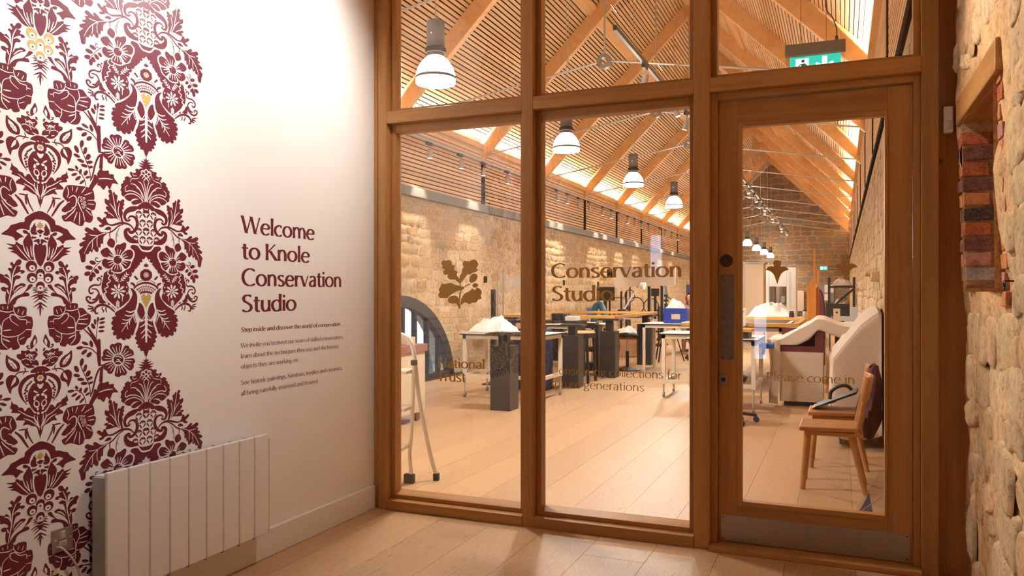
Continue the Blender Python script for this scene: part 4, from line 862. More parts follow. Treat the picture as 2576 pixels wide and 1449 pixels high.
# flower at the shoulder
m.f(S2, [(540, 120), (520, 40), (480, -20), (440, -55), (370, -30), (330, 20), (350, 75), (385, 100), (355, 180), (395, 245), (500, 265), (500, 300), (600, 325), (665, 300), (700, 275), (760, 240), (790, 160), (825, 80), (820, 10), (770, -30), (725, -60), (720, -110), (680, -128), (620, -100), (575, -95), (530, -10)], 1, 2)
for pt in ([(535, 85), (480, 0), (440, -40), (380, -18), (348, 20), (365, 60), (400, 92), (470, 100), (525, 115)], [(560, 62), (545, -20), (580, -80), (622, -84), (680, -112), (710, -90), (700, -30), (650, 40), (620, 72)], [(645, 85), (690, 12), (760, -12), (802, 20), (806, 70), (775, 122), (700, 122)], [(655, 145), (770, 152), (765, 192), (740, 232), (700, 260), (660, 220), (640, 175)], [(600, 190), (640, 232), (650, 290), (600, 306), (545, 300), (510, 280), (530, 222), (570, 182)], [(525, 142), (440, 120), (390, 122), (368, 180), (400, 232), (460, 256), (502, 240), (538, 182)]):
    m.f(S2, pt, 0, 3)
for a in range(0, 360, 18): c, d_ = math.cos(R(a)), math.sin(R(a)); m.r(S2, [(590 + 62 * c, 128 + 62 * d_), (590 + 100 * c, 128 + 100 * d_), (590 + 150 * c, 128 + 150 * d_)], 10, 1, 4)
m.e(S2, 590, 130, 70, 68, 0, 1, 5); m.e(S2, 588, 132, 58, 58, 0, 0, 6); m.r(S2, [(600, 95), (630, 105), (655, 100)], 9, 1, 7)
# inside the arch
bloom(m, S2, 990, 345, 86, 8, 0.2, 1, False, 0.42); m.e(S2, 990, 345, 26, 26, 0, 2, 4); m.e(S2, 990, 345, 9, 12, 0, 1, 5, 8)
m.f(S2, [(990, 165), (980, 195), (955, 190), (965, 210), (950, 225), (975, 225), (990, 240)], 0, 1, 0)
m.r(S2, [(815, 535), (870, 485), (940, 458), (990, 455)], 24, 0, 1, False); m.r(S2, [(905, 606), (945, 585), (990, 578)], 22, 0, 1, False); m.r(S2, [(850, 560), (920, 515), (990, 505)], 7, 0, 1, False); m.r(S2, [(880, 585), (930, 545), (990, 538)], 6, 0, 1, False)
for x0, x1 in ((850, 915), (885, 935), (920, 955), (955, 972), (990, 990)): m.r(S2, [(x0, 530 - (x0 - 850) * 0.45), (x1, 600)], 7, 0, 1, False)
for x, y in ((858, 395), (838, 372), (812, 470), (788, 462), (820, 488)): m.e(S2, x, y, 22, 15, 40, 0, 1, 9)
m.r(S2, [(940, 415), (880, 440), (850, 470)], 7)
m.f(S2, [(990, 812), (978, 770), (972, 792), (962, 740), (945, 745), (945, 700), (922, 700), (930, 665), (915, 650), (935, 622), (948, 612), (965, 600), (975, 622), (990, 645)], 2, 1, 0)
# hanging lobes
m.f(S2, [(765, 530), (802, 536), (842, 580), (864, 650), (860, 740), (838, 830), (832, 900), (842, 980), (857, 1030), (832, 1110), (805, 1190), (772, 1182), (777, 1216), (740, 1242), (706, 1226), (700, 1256), (660, 1252), (636, 1226), (600, 1246), (570, 1226), (574, 1186), (535, 1190), (524, 1150), (545, 1120), (509, 1110), (510, 1070), (530, 1050), (500, 1030), (510, 990), (530, 978), (510, 945), (540, 925), (570, 925), (549, 890), (570, 860), (640, 820), (710, 760), (765, 690), (795, 620), (788, 570)], 0, 3)
for p, w_ in (([(846, 820), (795, 925), (705, 1050), (640, 1145)], 12), ([(706, 848), (770, 866), (838, 838)], 17), ([(688, 905), (750, 920), (808, 900)], 15), ([(653, 965), (720, 980), (780, 945)], 13), ([(638, 1025), (690, 1022), (740, 1000)], 11), ([(772, 950), (758, 1000), (755, 1045)], 11), ([(718, 1025), (722, 1065), (732, 1108)], 10), ([(836, 850), (815, 930), (842, 1018)], 12), ([(858, 850), (868, 910), (905, 948)], 13), ([(872, 1040), (850, 1110), (828, 1180)], 26)): m.r(S2, p, w_, 1, 4)
m.f(S2, [(895, 733), (940, 770), (966, 850), (966, 900), (932, 962), (905, 942), (880, 900), (864, 850), (880, 790)], 0, 3)
m.f(S2, [(990, 812), (978, 900), (930, 985), (900, 990), (882, 1060), (865, 1120), (840, 1170), (850, 1195), (830, 1230), (862, 1265), (845, 1300), (882, 1320), (870, 1360), (906, 1370), (910, 1405), (950, 1405), (965, 1440), (990, 1446)], 0, 3)
m.r(S2, [(992, 820), (992, 1000), (992, 1290)], 34, 1, 4)
for y0, x1, y1 in ((950, 903, 1002), (1010, 898, 1078), (1085, 912, 1168), (1165, 924, 1238)): m.r(S2, [(988, y0), (950, (y0 + y1) / 2 + 5), (x1, y1)], 15, 1, 4)
# scrolls and sprig on the left edge
for p, w_ in (([(362, 430), (350, 392), (322, 385), (306, 408), (330, 425)], 22), ([(358, 440), (335, 485), (260, 485), (205, 515), (190, 560), (205, 598), (238, 600), (248, 575)], 26), ([(225, 540), (290, 545), (328, 600), (320, 670), (270, 720), (210, 735), (165, 705), (152, 665), (178, 648), (210, 665), (195, 690)], 28), ([(232, 690), (280, 680), (322, 610)], 26), ([(550, 862), (480, 800), (400, 765), (325, 772), (275, 815), (280, 878), (318, 880)], 34), ([(255, 800), (210, 785), (170, 770)], 18), ([(252, 810), (210, 818), (168, 818)], 18), ([(255, 820), (225, 845), (205, 860)], 18), ([(262, 830), (248, 850), (240, 868)], 16), ([(385, 790), (372, 820), (395, 850), (380, 868)], 18), ([(430, 790), (425, 830), (440, 868)], 18), ([(500, 768), (560, 830)], 10)): m.r(S2, p, w_)
m.f(S2, [(352, 612), (330, 735), (432, 735), (385, 690)], 0, 0, 2); m.e(S2, 467, 750, 20, 14, 20); m.e(S2, 365, 362, 13, 13); m.e(S2, 270, 775, 16, 20, 30, 1, 2)
sprig(m, S2, [(395, 115), (300, 200), (215, 310)], [(240, 170, 48, 28, 20), (190, 240, 54, 30, 10), (167, 325, 46, 32, -15), (215, 385, 30, 50, 5), (250, 340, 28, 40, -35), (295, 290, 28, 44, -45), (342, 245, 24, 36, -45)])
m.r(S2, [(345, 148), (300, 155), (278, 130), (290, 102), (320, 112)], 12)
m.mirror(YBX)

# --- left column motif (right half, mirrored)
MA_ = Motif(); m = MA_
m.f(S4, [(543, 63), (600, 80), (650, 108), (700, 150), (742, 190), (750, 240), (800, 255), (860, 288), (912, 310), (936, 350), (962, 380), (1022, 440), (940, 446), (880, 462), (850, 502), (800, 452), (760, 440), (790, 412), (850, 375), (780, 335), (690, 337), (680, 290), (650, 220), (600, 180), (543, 168)], sm=4)
m.f(S4, [(698, 376), (730, 347), (768, 352), (760, 386), (722, 392)], 0, 0, 3)
m.f(S4, [(690, 372), (722, 420), (760, 480), (780, 545), (850, 512), (868, 550), (968, 548), (890, 582), (952, 603), (880, 624), (920, 640), (850, 668), (780, 725), (705, 744), (660, 722), (630, 722), (642, 600), (642, 500), (665, 430)], sm=4)
for p in ([(775, 500), (740, 620), (668, 720)], [(722, 560), (700, 640), (680, 705)], [(668, 540), (665, 610), (650, 690)], [(850, 555), (770, 650), (690, 738)]): m.r(S4, p, 13, 1, 1)
m.f(S4, [(543, 500), (575, 522), (606, 508), (626, 560), (620, 640), (600, 720), (543, 810)], 0, 1, 2); m.r(S4, [(632, 505), (640, 600), (625, 690), (590, 770), (543, 822)], 14, 1, 2, False)
for p in ([(600, 300), (650, 288), (672, 340), (662, 380), (620, 392), (580, 372), (602, 342)], [(543, 305), (572, 322), (598, 334), (570, 350), (543, 368)], [(610, 226), (642, 272), (640, 302), (588, 290), (612, 262)], [(600, 410), (630, 420), (648, 402), (652, 422), (675, 428), (650, 438), (655, 455), (628, 440), (600, 436)], [(556, 436), (602, 450), (642, 484), (590, 480), (562, 512), (548, 462)], [(543, 380), (560, 385), (543, 412)]): m.f(S4, p, 0, 1, 2)
m.f(S4, [(543, 296), (508, 270), (494, 235), (514, 243), (517, 210), (532, 226), (543, 188), (543, 200)], 2, 1, 0)
for cx, cy, r, ox, oy in ((660, 812, 74, -10, 22), (543, 900, 61, -3, 28), (652, 965, 68, -6, 18), (543, 1072, 61, -2, 26)):
    m.e(S4, cx, cy, r + 9, r + 9, 0, 1, 2, 22); m.e(S4, cx, cy, r, r, 0, 3, 3, 22); m.e(S4, cx + ox, cy + oy, 40, 38, 0, 1, 4, 18); m.e(S4, cx + ox, cy + oy, 13, 13, 0, 0, 5, 10)
for (x0, y0, x1, y1, w_) in ((598, 1095, 650, 1098, 20), (598, 1120, 660, 1130, 20), (588, 1140, 645, 1168, 20), (578, 1180, 685, 1225, 22), (572, 1205, 655, 1258, 20), (560, 1240, 640, 1302, 20), (556, 1300, 645, 1362, 24), (552, 1330, 592, 1398, 22)): m.fl.fill([S4(x0 - w_ * 0.2, y0 - w_ * 0.5), S4((x0 + x1) / 2 + 4, (y0 + y1) / 2 - w_ * 0.25), S4(x1, y1), S4((x0 + x1) / 2 - 4, (y0 + y1) / 2 + w_ * 0.35), S4(x0 - w_ * 0.2, y0 + w_ * 0.6)], 0, 0)
m.f(S4, [(543, 1190), (575, 1185), (580, 1215), (543, 1255)], 0, 0, 3); m.f(S4, [(543, 1290), (556, 1320), (556, 1400), (543, 1480)], 0, 0, 2); m.f(S4, [(543, 1140), (590, 1150), (560, 1175), (543, 1178)], 0, 0, 2)
m.f(S4, [(955, 1312), (975, 1250), (970, 1160), (962, 1148), (1010, 1140), (1027, 1105), (990, 1088), (960, 1102), (942, 1080), (985, 1042), (1032, 1035), (1037, 1000), (1062, 960), (1040, 928), (990, 945), (965, 928), (935, 960), (918, 1010), (908, 1060), (916, 910), (947, 870), (930, 848), (905, 855), (898, 830), (922, 800), (900, 773), (875, 800), (845, 750), (810, 733), (783, 755), (800, 800), (832, 820), (793, 830), (802, 865), (760, 870), (743, 890), (770, 912), (830, 912), (860, 932), (798, 950), (810, 982), (858, 1002), (892, 1140), (862, 1080), (820, 1058), (790, 1038), (738, 1050), (740, 1077), (790, 1102), (840, 1142), (882, 1182), (915, 1240), (935, 1312)], sm=5)
for p in ([(948, 1310), (908, 1100), (890, 930), (845, 815)], [(905, 1060), (935, 990), (990, 960)], [(885, 960), (820, 910), (790, 900)], [(880, 1160), (820, 1095), (770, 1075)], [(935, 1180), (960, 1120)]): m.r(S4, p, 15, 1, 1)
m.f(S4, [(640, 1060), (690, 1053), (722, 1110), (770, 1170), (840, 1202), (890, 1242), (932, 1312), (868, 1312), (840, 1250), (790, 1217), (690, 1202), (702, 1160), (742, 1157), (680, 1110)], sm=5)
# pomegranate above
m.f(S3, [(564, 403), (625, 420), (675, 460), (702, 498), (620, 496), (600, 480), (564, 472)], sm=4)
m.f(S3, [(642, 518), (720, 538), (800, 600), (847, 680), (854, 770), (820, 862), (738, 948), (790, 860), (812, 770), (796, 690), (750, 622), (690, 572), (642, 546)])
m.f(S3, [(564, 690), (590, 690), (612, 650), (660, 650), (706, 720), (732, 800), (727, 890), (692, 970), (640, 1032), (600, 1052), (564, 1062)])
m.e(S3, 617, 932, 42, 52, 10, 1, 1); m.e(S3, 617, 928, 26, 34, 10, 0, 2); m.e(S3, 600, 806, 26, 18, 30, 1, 1); m.e(S3, 630, 762, 34, 12, -25, 1, 1); m.e(S3, 642, 850, 16, 34, -15, 1, 1); m.e(S3, 600, 1000, 14, 22, 10, 1, 1); m.e(S3, 594, 1060, 18, 18, 0, 1, 4); m.f(S3, [(564, 640), (612, 655), (592, 700), (564, 715)], 1, 1, 2)
for i in range(8): t = 2 * math.pi * i / 8; m.e(S3, 564 + 60 * math.cos(t), 565 + 60 * math.sin(t), 30, 30, 0, 0, 2, 12)
m.e(S3, 564, 565, 62, 62, 0, 0, 2); m.e(S3, 564, 565, 48, 45, 0, 1, 3, 6); m.e(S3, 566, 563, 32, 24, 8, 2, 4)
for x, y in ((690, 630), (712, 655), (738, 680), (752, 715), (765, 745), (745, 760), (772, 790), (760, 825), (755, 858), (745, 890)): m.e(S3, x, y, 20, 13, 50, 0, 0, 8)
m.f(S3, [(640, 1062), (700, 988), (740, 990), (770, 1032), (800, 988), (850, 980), (870, 950), (920, 930), (937, 897), (947, 950), (958, 990), (930, 1010), (942, 1046), (890, 1052), (830, 1064), (880, 1120), (882, 1150), (820, 1152), (770, 1160), (798, 1222), (740, 1210), (680, 1232), (620, 1247), (600, 1290), (592, 1330), (580, 1356), (564, 1360), (564, 1062)], sm=5)
for p in ([(575, 1290), (640, 1140), (740, 1090), (860, 1020)], [(590, 1250), (640, 1150), (645, 1080)], [(600, 1240), (700, 1160), (790, 1130)], [(572, 1260), (600, 1180), (606, 1090)]): m.r(S3, p, 13, 1, 1)
m.f(S3, [(552, 1350), (564, 1350), (564, 1420)], 0, 0, 0)
m.f(S3, [(600, 240), (640, 198), (690, 215), (730, 194), (762, 214), (820, 220), (823, 260), (872, 278), (872, 320), (822, 350), (812, 382), (770, 422), (720, 442), (640, 420), (680, 392), (588, 390), (600, 330), (640, 308)], sm=5)
for p in ([(640, 250), (690, 265), (725, 262)], [(665, 300), (700, 250), (750, 280), (760, 300)], [(690, 370), (700, 335), (760, 320), (815, 345)], [(770, 250), (750, 280)], [(640, 330), (700, 315)], [(720, 400), (760, 395)]): m.r(S3, p, 10, 1, 1, False)
for x, y in ((690, 275), (712, 282), (735, 280), (708, 302)): m.e(S3, x, y, 10, 8, 0, 1, 2, 8)
m.f(S3, [(636, -28), (605, 60), (640, 120), (690, 178), (702, 110), (672, 40)], sm=5); m.f(S3, [(630, 30), (625, 80), (655, 130), (660, 70)], 1, 1, 3)
m.r(S3, [(700, 178), (735, 170), (745, 145), (715, 140)], 18); m.e(S3, 618, 178, 16, 24, 20)
m.f(S3, [(860, 502), (833, 450), (850, 388), (900, 350), (960, 330), (1003, 302), (1012, 380), (1000, 452), (950, 507)], sm=5); m.f(S3, [(880, 480), (872, 440), (882, 430), (890, 405), (905, 402), (925, 375), (985, 345), (978, 400), (962, 410), (955, 435), (932, 445), (925, 465)], 1, 1, 0); m.r(S3, [(860, 500), (950, 395)], 6, 0, 2, False)
m.f(S3, [(900, 560), (960, 560), (1007, 620), (1000, 702), (955, 803), (930, 732), (870, 692), (843, 640), (860, 590)], sm=5); m.f(S3, [(882, 580), (905, 590), (935, 650), (950, 705), (930, 690), (915, 672), (890, 640)], 1, 1, 0)
m.r(S3, [(722, 488), (800, 500), (860, 520), (920, 590)], 17); m.r(S3, [(780, 440), (765, 480), (800, 540)], 15)
# --- branches between the columns
m.f(S6, [(180, 538), (240, 518), (290, 528), (310, 500), (350, 493), (420, 498), (432, 540), (480, 545), (520, 590), (557, 620), (546, 700), (510, 735), (470, 762), (440, 790), (457, 830), (430, 900), (360, 922), (320, 905), (300, 932), (250, 922), (238, 890), (200, 892), (170, 840), (138, 820), (128, 750), (117, 700), (130, 630), (178, 612)], sm=5)
for p, w_ in (([(178, 612), (235, 622), (288, 585), (300, 530)], 9), ([(300, 560), (350, 570), (420, 552), (432, 520)], 9), ([(180, 700), (182, 655), (240, 645), (290, 600), (330, 602), (318, 655), (255, 705)], 9), ([(318, 610), (385, 650), (402, 730), (400, 780), (340, 805), (255, 798), (192, 760)], 9), ([(425, 552), (442, 630), (412, 700), (402, 780)], 10), ([(255, 800), (262, 840), (245, 895)], 9), ([(402, 785), (398, 850), (350, 912)], 9), ([(125, 755), (190, 748)], 8), ([(442, 632), (520, 602)], 10), ([(440, 660), (530, 652)], 10), ([(425, 700), (520, 706)], 10), ([(320, 740), (390, 740)], 12), ([(330, 850), (395, 815)], 12), ([(205, 560), (225, 605)], 7), ([(250, 545), (262, 585)], 7), ([(350, 510), (352, 545)], 7), ([(395, 515), (390, 545)], 7), ([(140, 680), (180, 675)], 7), ([(200, 820), (250, 840)], 7), ([(410, 705), (405, 765), (470, 765)], 9)): m.r(S6, p, w_, 1, 1)
for p, w_ in (([(470, 740), (560, 830), (612, 920), (640, 1000)], 16), ([(525, 735), (600, 860), (630, 930)], 30), ([(640, 870), (638, 1000), (645, 1130)], 44), ([(640, 1120), (695, 1128), (640, 1165), (602, 1260), (572, 1390), (550, 1440)], 20)): m.r(S6, p, w_)
m.f(S6, [(650, 1160), (682, 1148), (676, 1282), (640, 1292)], 0, 0, 0); m.f(S6, [(615, 880), (635, 855), (655, 865), (648, 910), (625, 930)], 0, 0, 3)
sprig(m, S6, [(610, 860), (618, 760), (635, 650)], [(600, 682, 13, 30, -8), (628, 658, 12, 28, 8), (672, 652, 30, 12, -18), (672, 690, 30, 12, -12), (668, 736, 30, 12, -8), (664, 776, 30, 12, -5), (580, 726, 18, 32, -30)], 7)
sprig(m, S6, [(630, 1020), (560, 955), (470, 940)], [(445, 945, 36, 17, -8), (498, 900, 36, 15, 20), (490, 988, 36, 18, -40), (540, 1015, 34, 20, -45), (562, 905, 18, 36, -15)], 9)
bloom(m, S6, 835, 1065, 172, 6, 0.35, 1, True, 0.36)
for p in ([(800, 1040), (830, 1030), (870, 1050)], [(800, 1090), (840, 1080), (870, 1110), (840, 1125)], [(820, 1060), (850, 1070)]): m.r(S6, p, 9, 1, 4)
sprig(m, S6, [(555, 1420), (540, 1320), (495, 1220), (455, 1130)], [(465, 1090, 20, 40, 12), (412, 1160, 22, 38, -25), (500, 1150, 18, 40, 15), (415, 1225, 34, 17, 10), (530, 1205, 22, 36, 30), (455, 1265, 36, 17, 5), (545, 1255, 34, 16, -25), (490, 1305, 34, 17, 0), (555, 1300, 28, 13, -25)], 8)
sprig(m, S5, [(520, 1150), (505, 1080), (450, 1000), (360, 975)], [(365, 980, 36, 15, 10), (425, 960, 14, 26, -30), (465, 1000, 15, 28, 10), (400, 1030, 32, 15, -15), (520, 1015, 20, 30, 35), (440, 1070, 34, 18, -35), (540, 1060, 26, 13, -15), (480, 1110, 32, 14, -40)], 8)
m.f(S0, [(680, 168), (690, 140), (712, 118), (722, 138), (760, 138), (765, 160), (795, 165), (800, 190), (828, 232), (790, 226), (770, 268), (748, 242), (727, 272), (702, 246), (682, 236), (690, 200)], sm=4); m.r(S0, [(640, 270), (660, 215), (690, 190), (750, 195)], 13); m.r(S0, [(690, 195), (740, 192), (790, 200)], 7, 1, 1)
m.f(S0, [(620, 262), (650, 200), (660, 165), (680, 175), (690, 210), (660, 250), (640, 278)], sm=4)
# sunflower
m.f(S0, [(438, 312), (462, 247), (500, 238), (540, 243), (600, 250), (650, 273), (662, 330), (655, 346), (672, 365), (662, 410), (640, 420), (652, 470), (632, 502), (595, 495), (580, 522), (550, 522), (510, 500), (490, 492), (450, 492), (433, 455), (470, 440), (433, 420), (440, 398), (472, 360)], sm=5)
for p, w_ in (([(470, 250), (480, 290), (470, 325)], 6), ([(505, 245), (508, 280)], 6), ([(545, 250), (530, 290)], 6), ([(600, 255), (570, 295)], 7), ([(645, 290), (590, 310)], 6), ([(660, 345), (612, 345)], 6), ([(660, 375), (615, 370)], 6), ([(640, 415), (600, 395)], 7), ([(645, 455), (600, 410)], 6), ([(595, 490), (580, 425)], 7), ([(555, 515), (558, 430)], 7), ([(515, 495), (540, 425)], 7), ([(455, 480), (510, 430), (530, 400)], 7), ([(440, 440), (490, 420), (520, 395)], 7), ([(465, 365), (490, 355)], 6), ([(480, 330), (515, 312), (535, 335), (528, 385), (500, 400)], 8), ([(555, 315), (545, 350), (560, 390), (575, 425)], 8)): m.r(S0, p, w_, 1, 1)
for x, y in ((568, 326), (588, 332), (570, 348), (592, 358), (577, 372), (596, 378), (584, 395)): m.e(S0, x, y, 9, 9, 0, 1, 2, 8); m.e(S0, x, y, 5, 5, 0, 0, 3, 8)
for p, w_ in (([(362, 458), (392, 410), (415, 375), (450, 345)], 17), ([(330, 432), (360, 380), (378, 335), (425, 335)], 11), ([(375, 395), (380, 350), (368, 322)], 14)): m.r(S0, p, w_)
m.mirror(YA)

REP = 0.852; PER = 2 * (YBX - YA)
for nm, mo in (('damask_flower_print', MA_), ('damask_pineapple_print', MB_)):
    zs = [b for pts, _, _ in mo.fl.p for _, b in pts]
    for col in (0, -1):
        for k in range(-3, 4):
            mb = MB(); dz, dy = k * REP, col * PER
            for pts, mi, lay in mo.fl.p:
                if min(b for _, b in pts) + dz < 0.15 or max(b for _, b in pts) + dz > CEIL - 0.02: continue
                o = len(mb.v); h = 0.0004 + 0.00013 * lay
                mb.v += [(LW + h, a + dy, b + dz) for a, b in pts]; mb.f.append(tuple(range(o, o + len(pts)))); mb.mi.append(mi if mi != 3 else (2 if k == 1 else 0))
            if len(mb.f) > 40:
                o = mb.build(nm, [M_burg, M_cream, M_gold], wl); partlabel(o, 'burgundy damask motif printed on the wall')
# ------------------------------------------------------------------ arched window and courtyard outside
aw = thing('window_6', 'low arched dark steel window in the left stone wall', 'window', (HL - 0.06, ARC[0], 0), kind='structure')
arc = lambda k, n=40: [(ARC[2] * k[0] * math.cos(t), ARC[1] + ARC[3] * k[1] * math.sin(t)) for t in [math.pi * i / n for i in range(n + 1)]]
def arch_band(o0, o1, x0, x1):
    m = MB(); a = [(ARC[2] + o0, ARC[3] + o0), (ARC[2] + o1, ARC[3] + o1)]; n = 40; v = []
    for x in (x0, x1):
        for ra, rb in a:
            for i in range(n + 1):
                t = math.pi * i / n; z = ARC[1] + rb * math.sin(t); v.append((x, ra * math.cos(t), max(z, 0.0)))
    L = n + 1
    f = []
    for i in range(n):
        f += [(i, i + 1, L + i + 1, L + i), (2 * L + i, 3 * L + i, 3 * L + i + 1, 2 * L + i + 1), (i, 2 * L + i, 2 * L + i + 1, i + 1), (L + i, L + i + 1, 3 * L + i + 1, 3 * L + i)]
    return m.add(v, f)
M_wframe = plain('dark_window_steel', (0.016, 0.017, 0.020), 0.5, var=0.1)
arch_band(-0.16, 0.01, 0.0, 0.11).build('frame', M_wframe, aw)
MB().box(0.0, 0.11, -ARC[2] * 0.98, ARC[2] * 0.98, 0.0, 0.10).build('frame', M_wframe, aw)
for y in (-1.35, -0.98, -0.62, -0.25, 0.12, 0.48, 0.86, 1.24):
    hz = ARC[1] + (ARC[3] - 0.1) * math.sqrt(max(0, 1 - (y / (ARC[2] - 0.1)) ** 2))
    MB().box(0.02, 0.09, y - 0.03, y + 0.03, 0.08, hz).build('mullion', M_wframe, aw)
pg = [(a, max(b, 0.05)) for a, b in [((ARC[2] - 0.12) * math.cos(t), ARC[1] + (ARC[3] - 0.12) * math.sin(t)) for t in [math.pi * i / 30 for i in range(31)]]]
MB().add([(0.055, a, b) for a, b in pg], [tuple(range(len(pg)))]).build('pane', M_glass, aw)
MB().box(-0.02, 0.16, -ARC[2] - 0.1, ARC[2] + 0.4, 0.0, 0.03).build('sill', M_wframe, aw)
tag(MB().box(HL - 7.0, HL - 0.36, 2.0, 18.0, -0.12, -0.02).build('courtyard_ground', rock('courtyard_paving', [(0.07, 0.068, 0.065), (0.11, 0.107, 0.10), (0.14, 0.135, 0.13)])), 'grey courtyard paving outside the arched window', 'ground', kind='structure')
tag(MB().box(HL - 5.2, HL - 4.8, 2.0, 18.0, -0.02, 3.6).build('courtyard_wall', rock('courtyard_stone', [(0.06, 0.06, 0.06), (0.11, 0.108, 0.10), (0.16, 0.155, 0.145)], scale=3)), 'grey stone courtyard wall outside the arched window', 'wall', kind='structure')
# pointed window far along the left wall
gw = MB(); gp = [(-0.55, 0), (0.55, 0), (0.50, 0.25), (0.28, 0.48), (0, 0.62), (-0.28, 0.48), (-0.50, 0.25)]
gw.prism(gp, lambda a, b, h: (HL + h, 28.9 + a, 1.12 + b), 0.012); partlabel(gw.build('pointed_recess', plain('lead_grey', (0.14, 0.14, 0.15), 0.6), wall_sl), 'small dark pointed window recess')
MB().box(HL, HL + 0.02, 28.55, 29.25, 1.14, 1.30).build('recess_light', plain('pale_blue_glass', (0.25, 0.42, 0.6), 0.3), wall_sl)

# ------------------------------------------------------------------ pendant lamps
M_shade = emit('lamp_shade_glow', (1.0, 0.94, 0.85), 60.0); M_body = plain('lamp_body_grey', (0.09, 0.083, 0.077), 0.5, metal=0.2); M_ledg = emit('green_led', (0.4, 1.0, 0.1), 4)
pn = ['first pendant lamp from the oak screen, large white glowing dome', 'second pendant lamp from the oak screen, behind the middle pane', 'third pendant lamp from the oak screen, on a thin wire', 'fourth pendant lamp from the oak screen, smallest behind the middle pane',
      'fifth pendant lamp of the ridge row, behind the oak post', 'sixth pendant lamp of the ridge row, behind the door stile', 'seventh pendant lamp of the ridge row, just showing at the door stile',
      'nearest of the four far pendant lamps behind the door glass', 'second of the four far pendant lamps behind the door glass', 'third of the four far pendant lamps behind the door glass', 'furthest of the four far pendant lamps behind the door glass']
pend = None; BZ = 2.94
prof_out = [(0.148, 0.0), (0.149, 0.03), (0.146, 0.07), (0.132, 0.115), (0.108, 0.155), (0.080, 0.185), (0.062, 0.200)]
for i, y in enumerate(LAMP_Y):
    if pend is None:
        t = thing('pendant_lamp', pn[0], 'lamp', (XR, y, BZ), group='pendant lamps along the ridge')
        sh = MB().lathe(prof_out + [(0.055, 0.198)] + [(max(r - 0.004, 0.03), z) for r, z in prof_out[::-1]], 28, caps=False).build('shade', M_shade, t, smooth=60)
        MB().lathe([(0.150, 0.030), (0.1515, 0.034), (0.1505, 0.050), (0.149, 0.052)], 28, caps=False).build('rim_band', M_body, sh, smooth=True)
        MB().lathe([(0.060, 0.196), (0.066, 0.215), (0.066, 0.225), (0.078, 0.228), (0.080, 0.262), (0.068, 0.268)], 20).build('collar', M_dark, t, smooth=50)
        bd = MB().lathe([(0.066, 0.266), (0.068, 0.272), (0.068, 0.462), (0.064, 0.468)], 12).build('gear_housing', M_body, t, smooth=30)
        MB().box(-0.003, 0.003, -0.070, -0.066, 0.36, 0.366).build('indicator', M_ledg, bd)
        MB().cyl((0, 0, 0.466), (0, 0, APEX - 0.10 - BZ), 0.0035, n=6).build('cable', M_lgrey, t)
        MB().cyl((0.02, 0, 0.466), (0.05, 0, APEX - 0.10 - BZ), 0.002, n=5).build('suspension_wire', M_lgrey, t)
        pend = t
    else: t = dup(pend, (XR, y, BZ), label=pn[i])
    lamp('SPOT', 'pendant_light', (XR, y, BZ - 0.01), PENDANT_W * 4, NEUTRAL, (XR, y, 0), size=0.14, angle=168, blend=0.35)

# ------------------------------------------------------------------ track lighting
M_spotlens = emit('spot_lens', (1.0, 0.95, 0.86), 14.0); M_spot = plain('spot_grey', (0.40, 0.37, 0.34), 0.45, metal=0.2)
def spot_thing(label, group, loc, aim, lit, energy=0, ang=50):
    t = thing('track_spotlight', label, 'spotlight', loc, group=group)
    MB().box(-0.018, 0.018, -0.10, 0.06, -0.045, 0.0).build('adapter', M_black, t)
    MB().cyl((0, 0.03, -0.045), (0, 0.03, -0.10), 0.006, n=6).build('stem', M_spot, t)
    d_ = Vector(aim).normalized(); c0 = Vector((0, 0.03, -0.10)) - d_ * 0.005; c1 = c0 + d_ * 0.135
    h = MB().cyl(c0, c1, 0.038, n=14).build('head', M_spot, t, smooth=40)
    MB().cyl(c1 + d_ * 0.0005, c1 + d_ * 0.003, 0.032, n=14).build('lens', M_spotlens if lit else M_lgrey, h)
    if energy: lamp('SPOT', 'spot_beam', Vector(loc) + c1 + d_ * 0.03, energy, WARM, Vector(loc) + c1 + d_ * 2, size=0.03, angle=ang, blend=0.55)
    return t
TX, TZ = HL + 0.30, 3.63
tr = tag(MB().box(TX - 0.018, TX + 0.018, PY + 0.6, YE - 0.4, TZ, TZ + 0.04).build('lighting_track', M_lgrey, bevel=0.002), 'long grey lighting track along the left stone wall', 'lighting track')
us = [1083, 1161, 1217, 1277, 1403, 1429, 1457, 1483, 1517, 1539, 1557, 1580, 1598, 1614, 1632, 1660, 1675, 1691, 1705, 1714]
beam = {0: 1, 2: 1, 4: 1, 5: 1, 8: 1, 9: 1, 11: 1, 13: 1, 16: 1, 18: 1}
ORD += ['thirteenth', 'fourteenth', 'fifteenth', 'sixteenth', 'seventeenth', 'eighteenth', 'nineteenth', 'twentieth']
for i, u in enumerate(us):
    y = at_x(u, 700, TX).y - 0.03; lit = i in beam
    aim = (-0.10 if lit else -0.03, (0.35 if i % 3 == 1 else 0.05) * (1 if i > 3 else 0), -1)
    spot_thing('%s small cylinder spotlight from the near end of the left wall track' % ORD[i], 'spotlights on the left wall track', (TX, y, TZ), aim, True if lit or i < 4 else False, SPOT_W if lit else 0, 62)
CX2, CZ2 = -2.05, 3.95
tr = thing('lighting_track', 'black lighting track hung on thin wires near the ridge', 'lighting track', (CX2, 7.5, CZ2))
MB().box(-0.018, 0.018, 0, 27.6, 0, 0.045).build('track_body', plain('track_grey', (0.05, 0.047, 0.044), 0.45, metal=0.2), tr, bevel=0.002); MB().box(-0.019, 0.019, -0.015, 0.0, -0.002, 0.047).build('end_cap', M_black, tr)
for y in (0.6, 3.65, 6.7, 9.75, 12.8, 15.85, 18.9, 21.95, 25.0, 27.3): MB().cyl((0, y, 0.045), (0, y, 2.1), 0.002, n=5).build('suspension_wire', M_lgrey, tr)
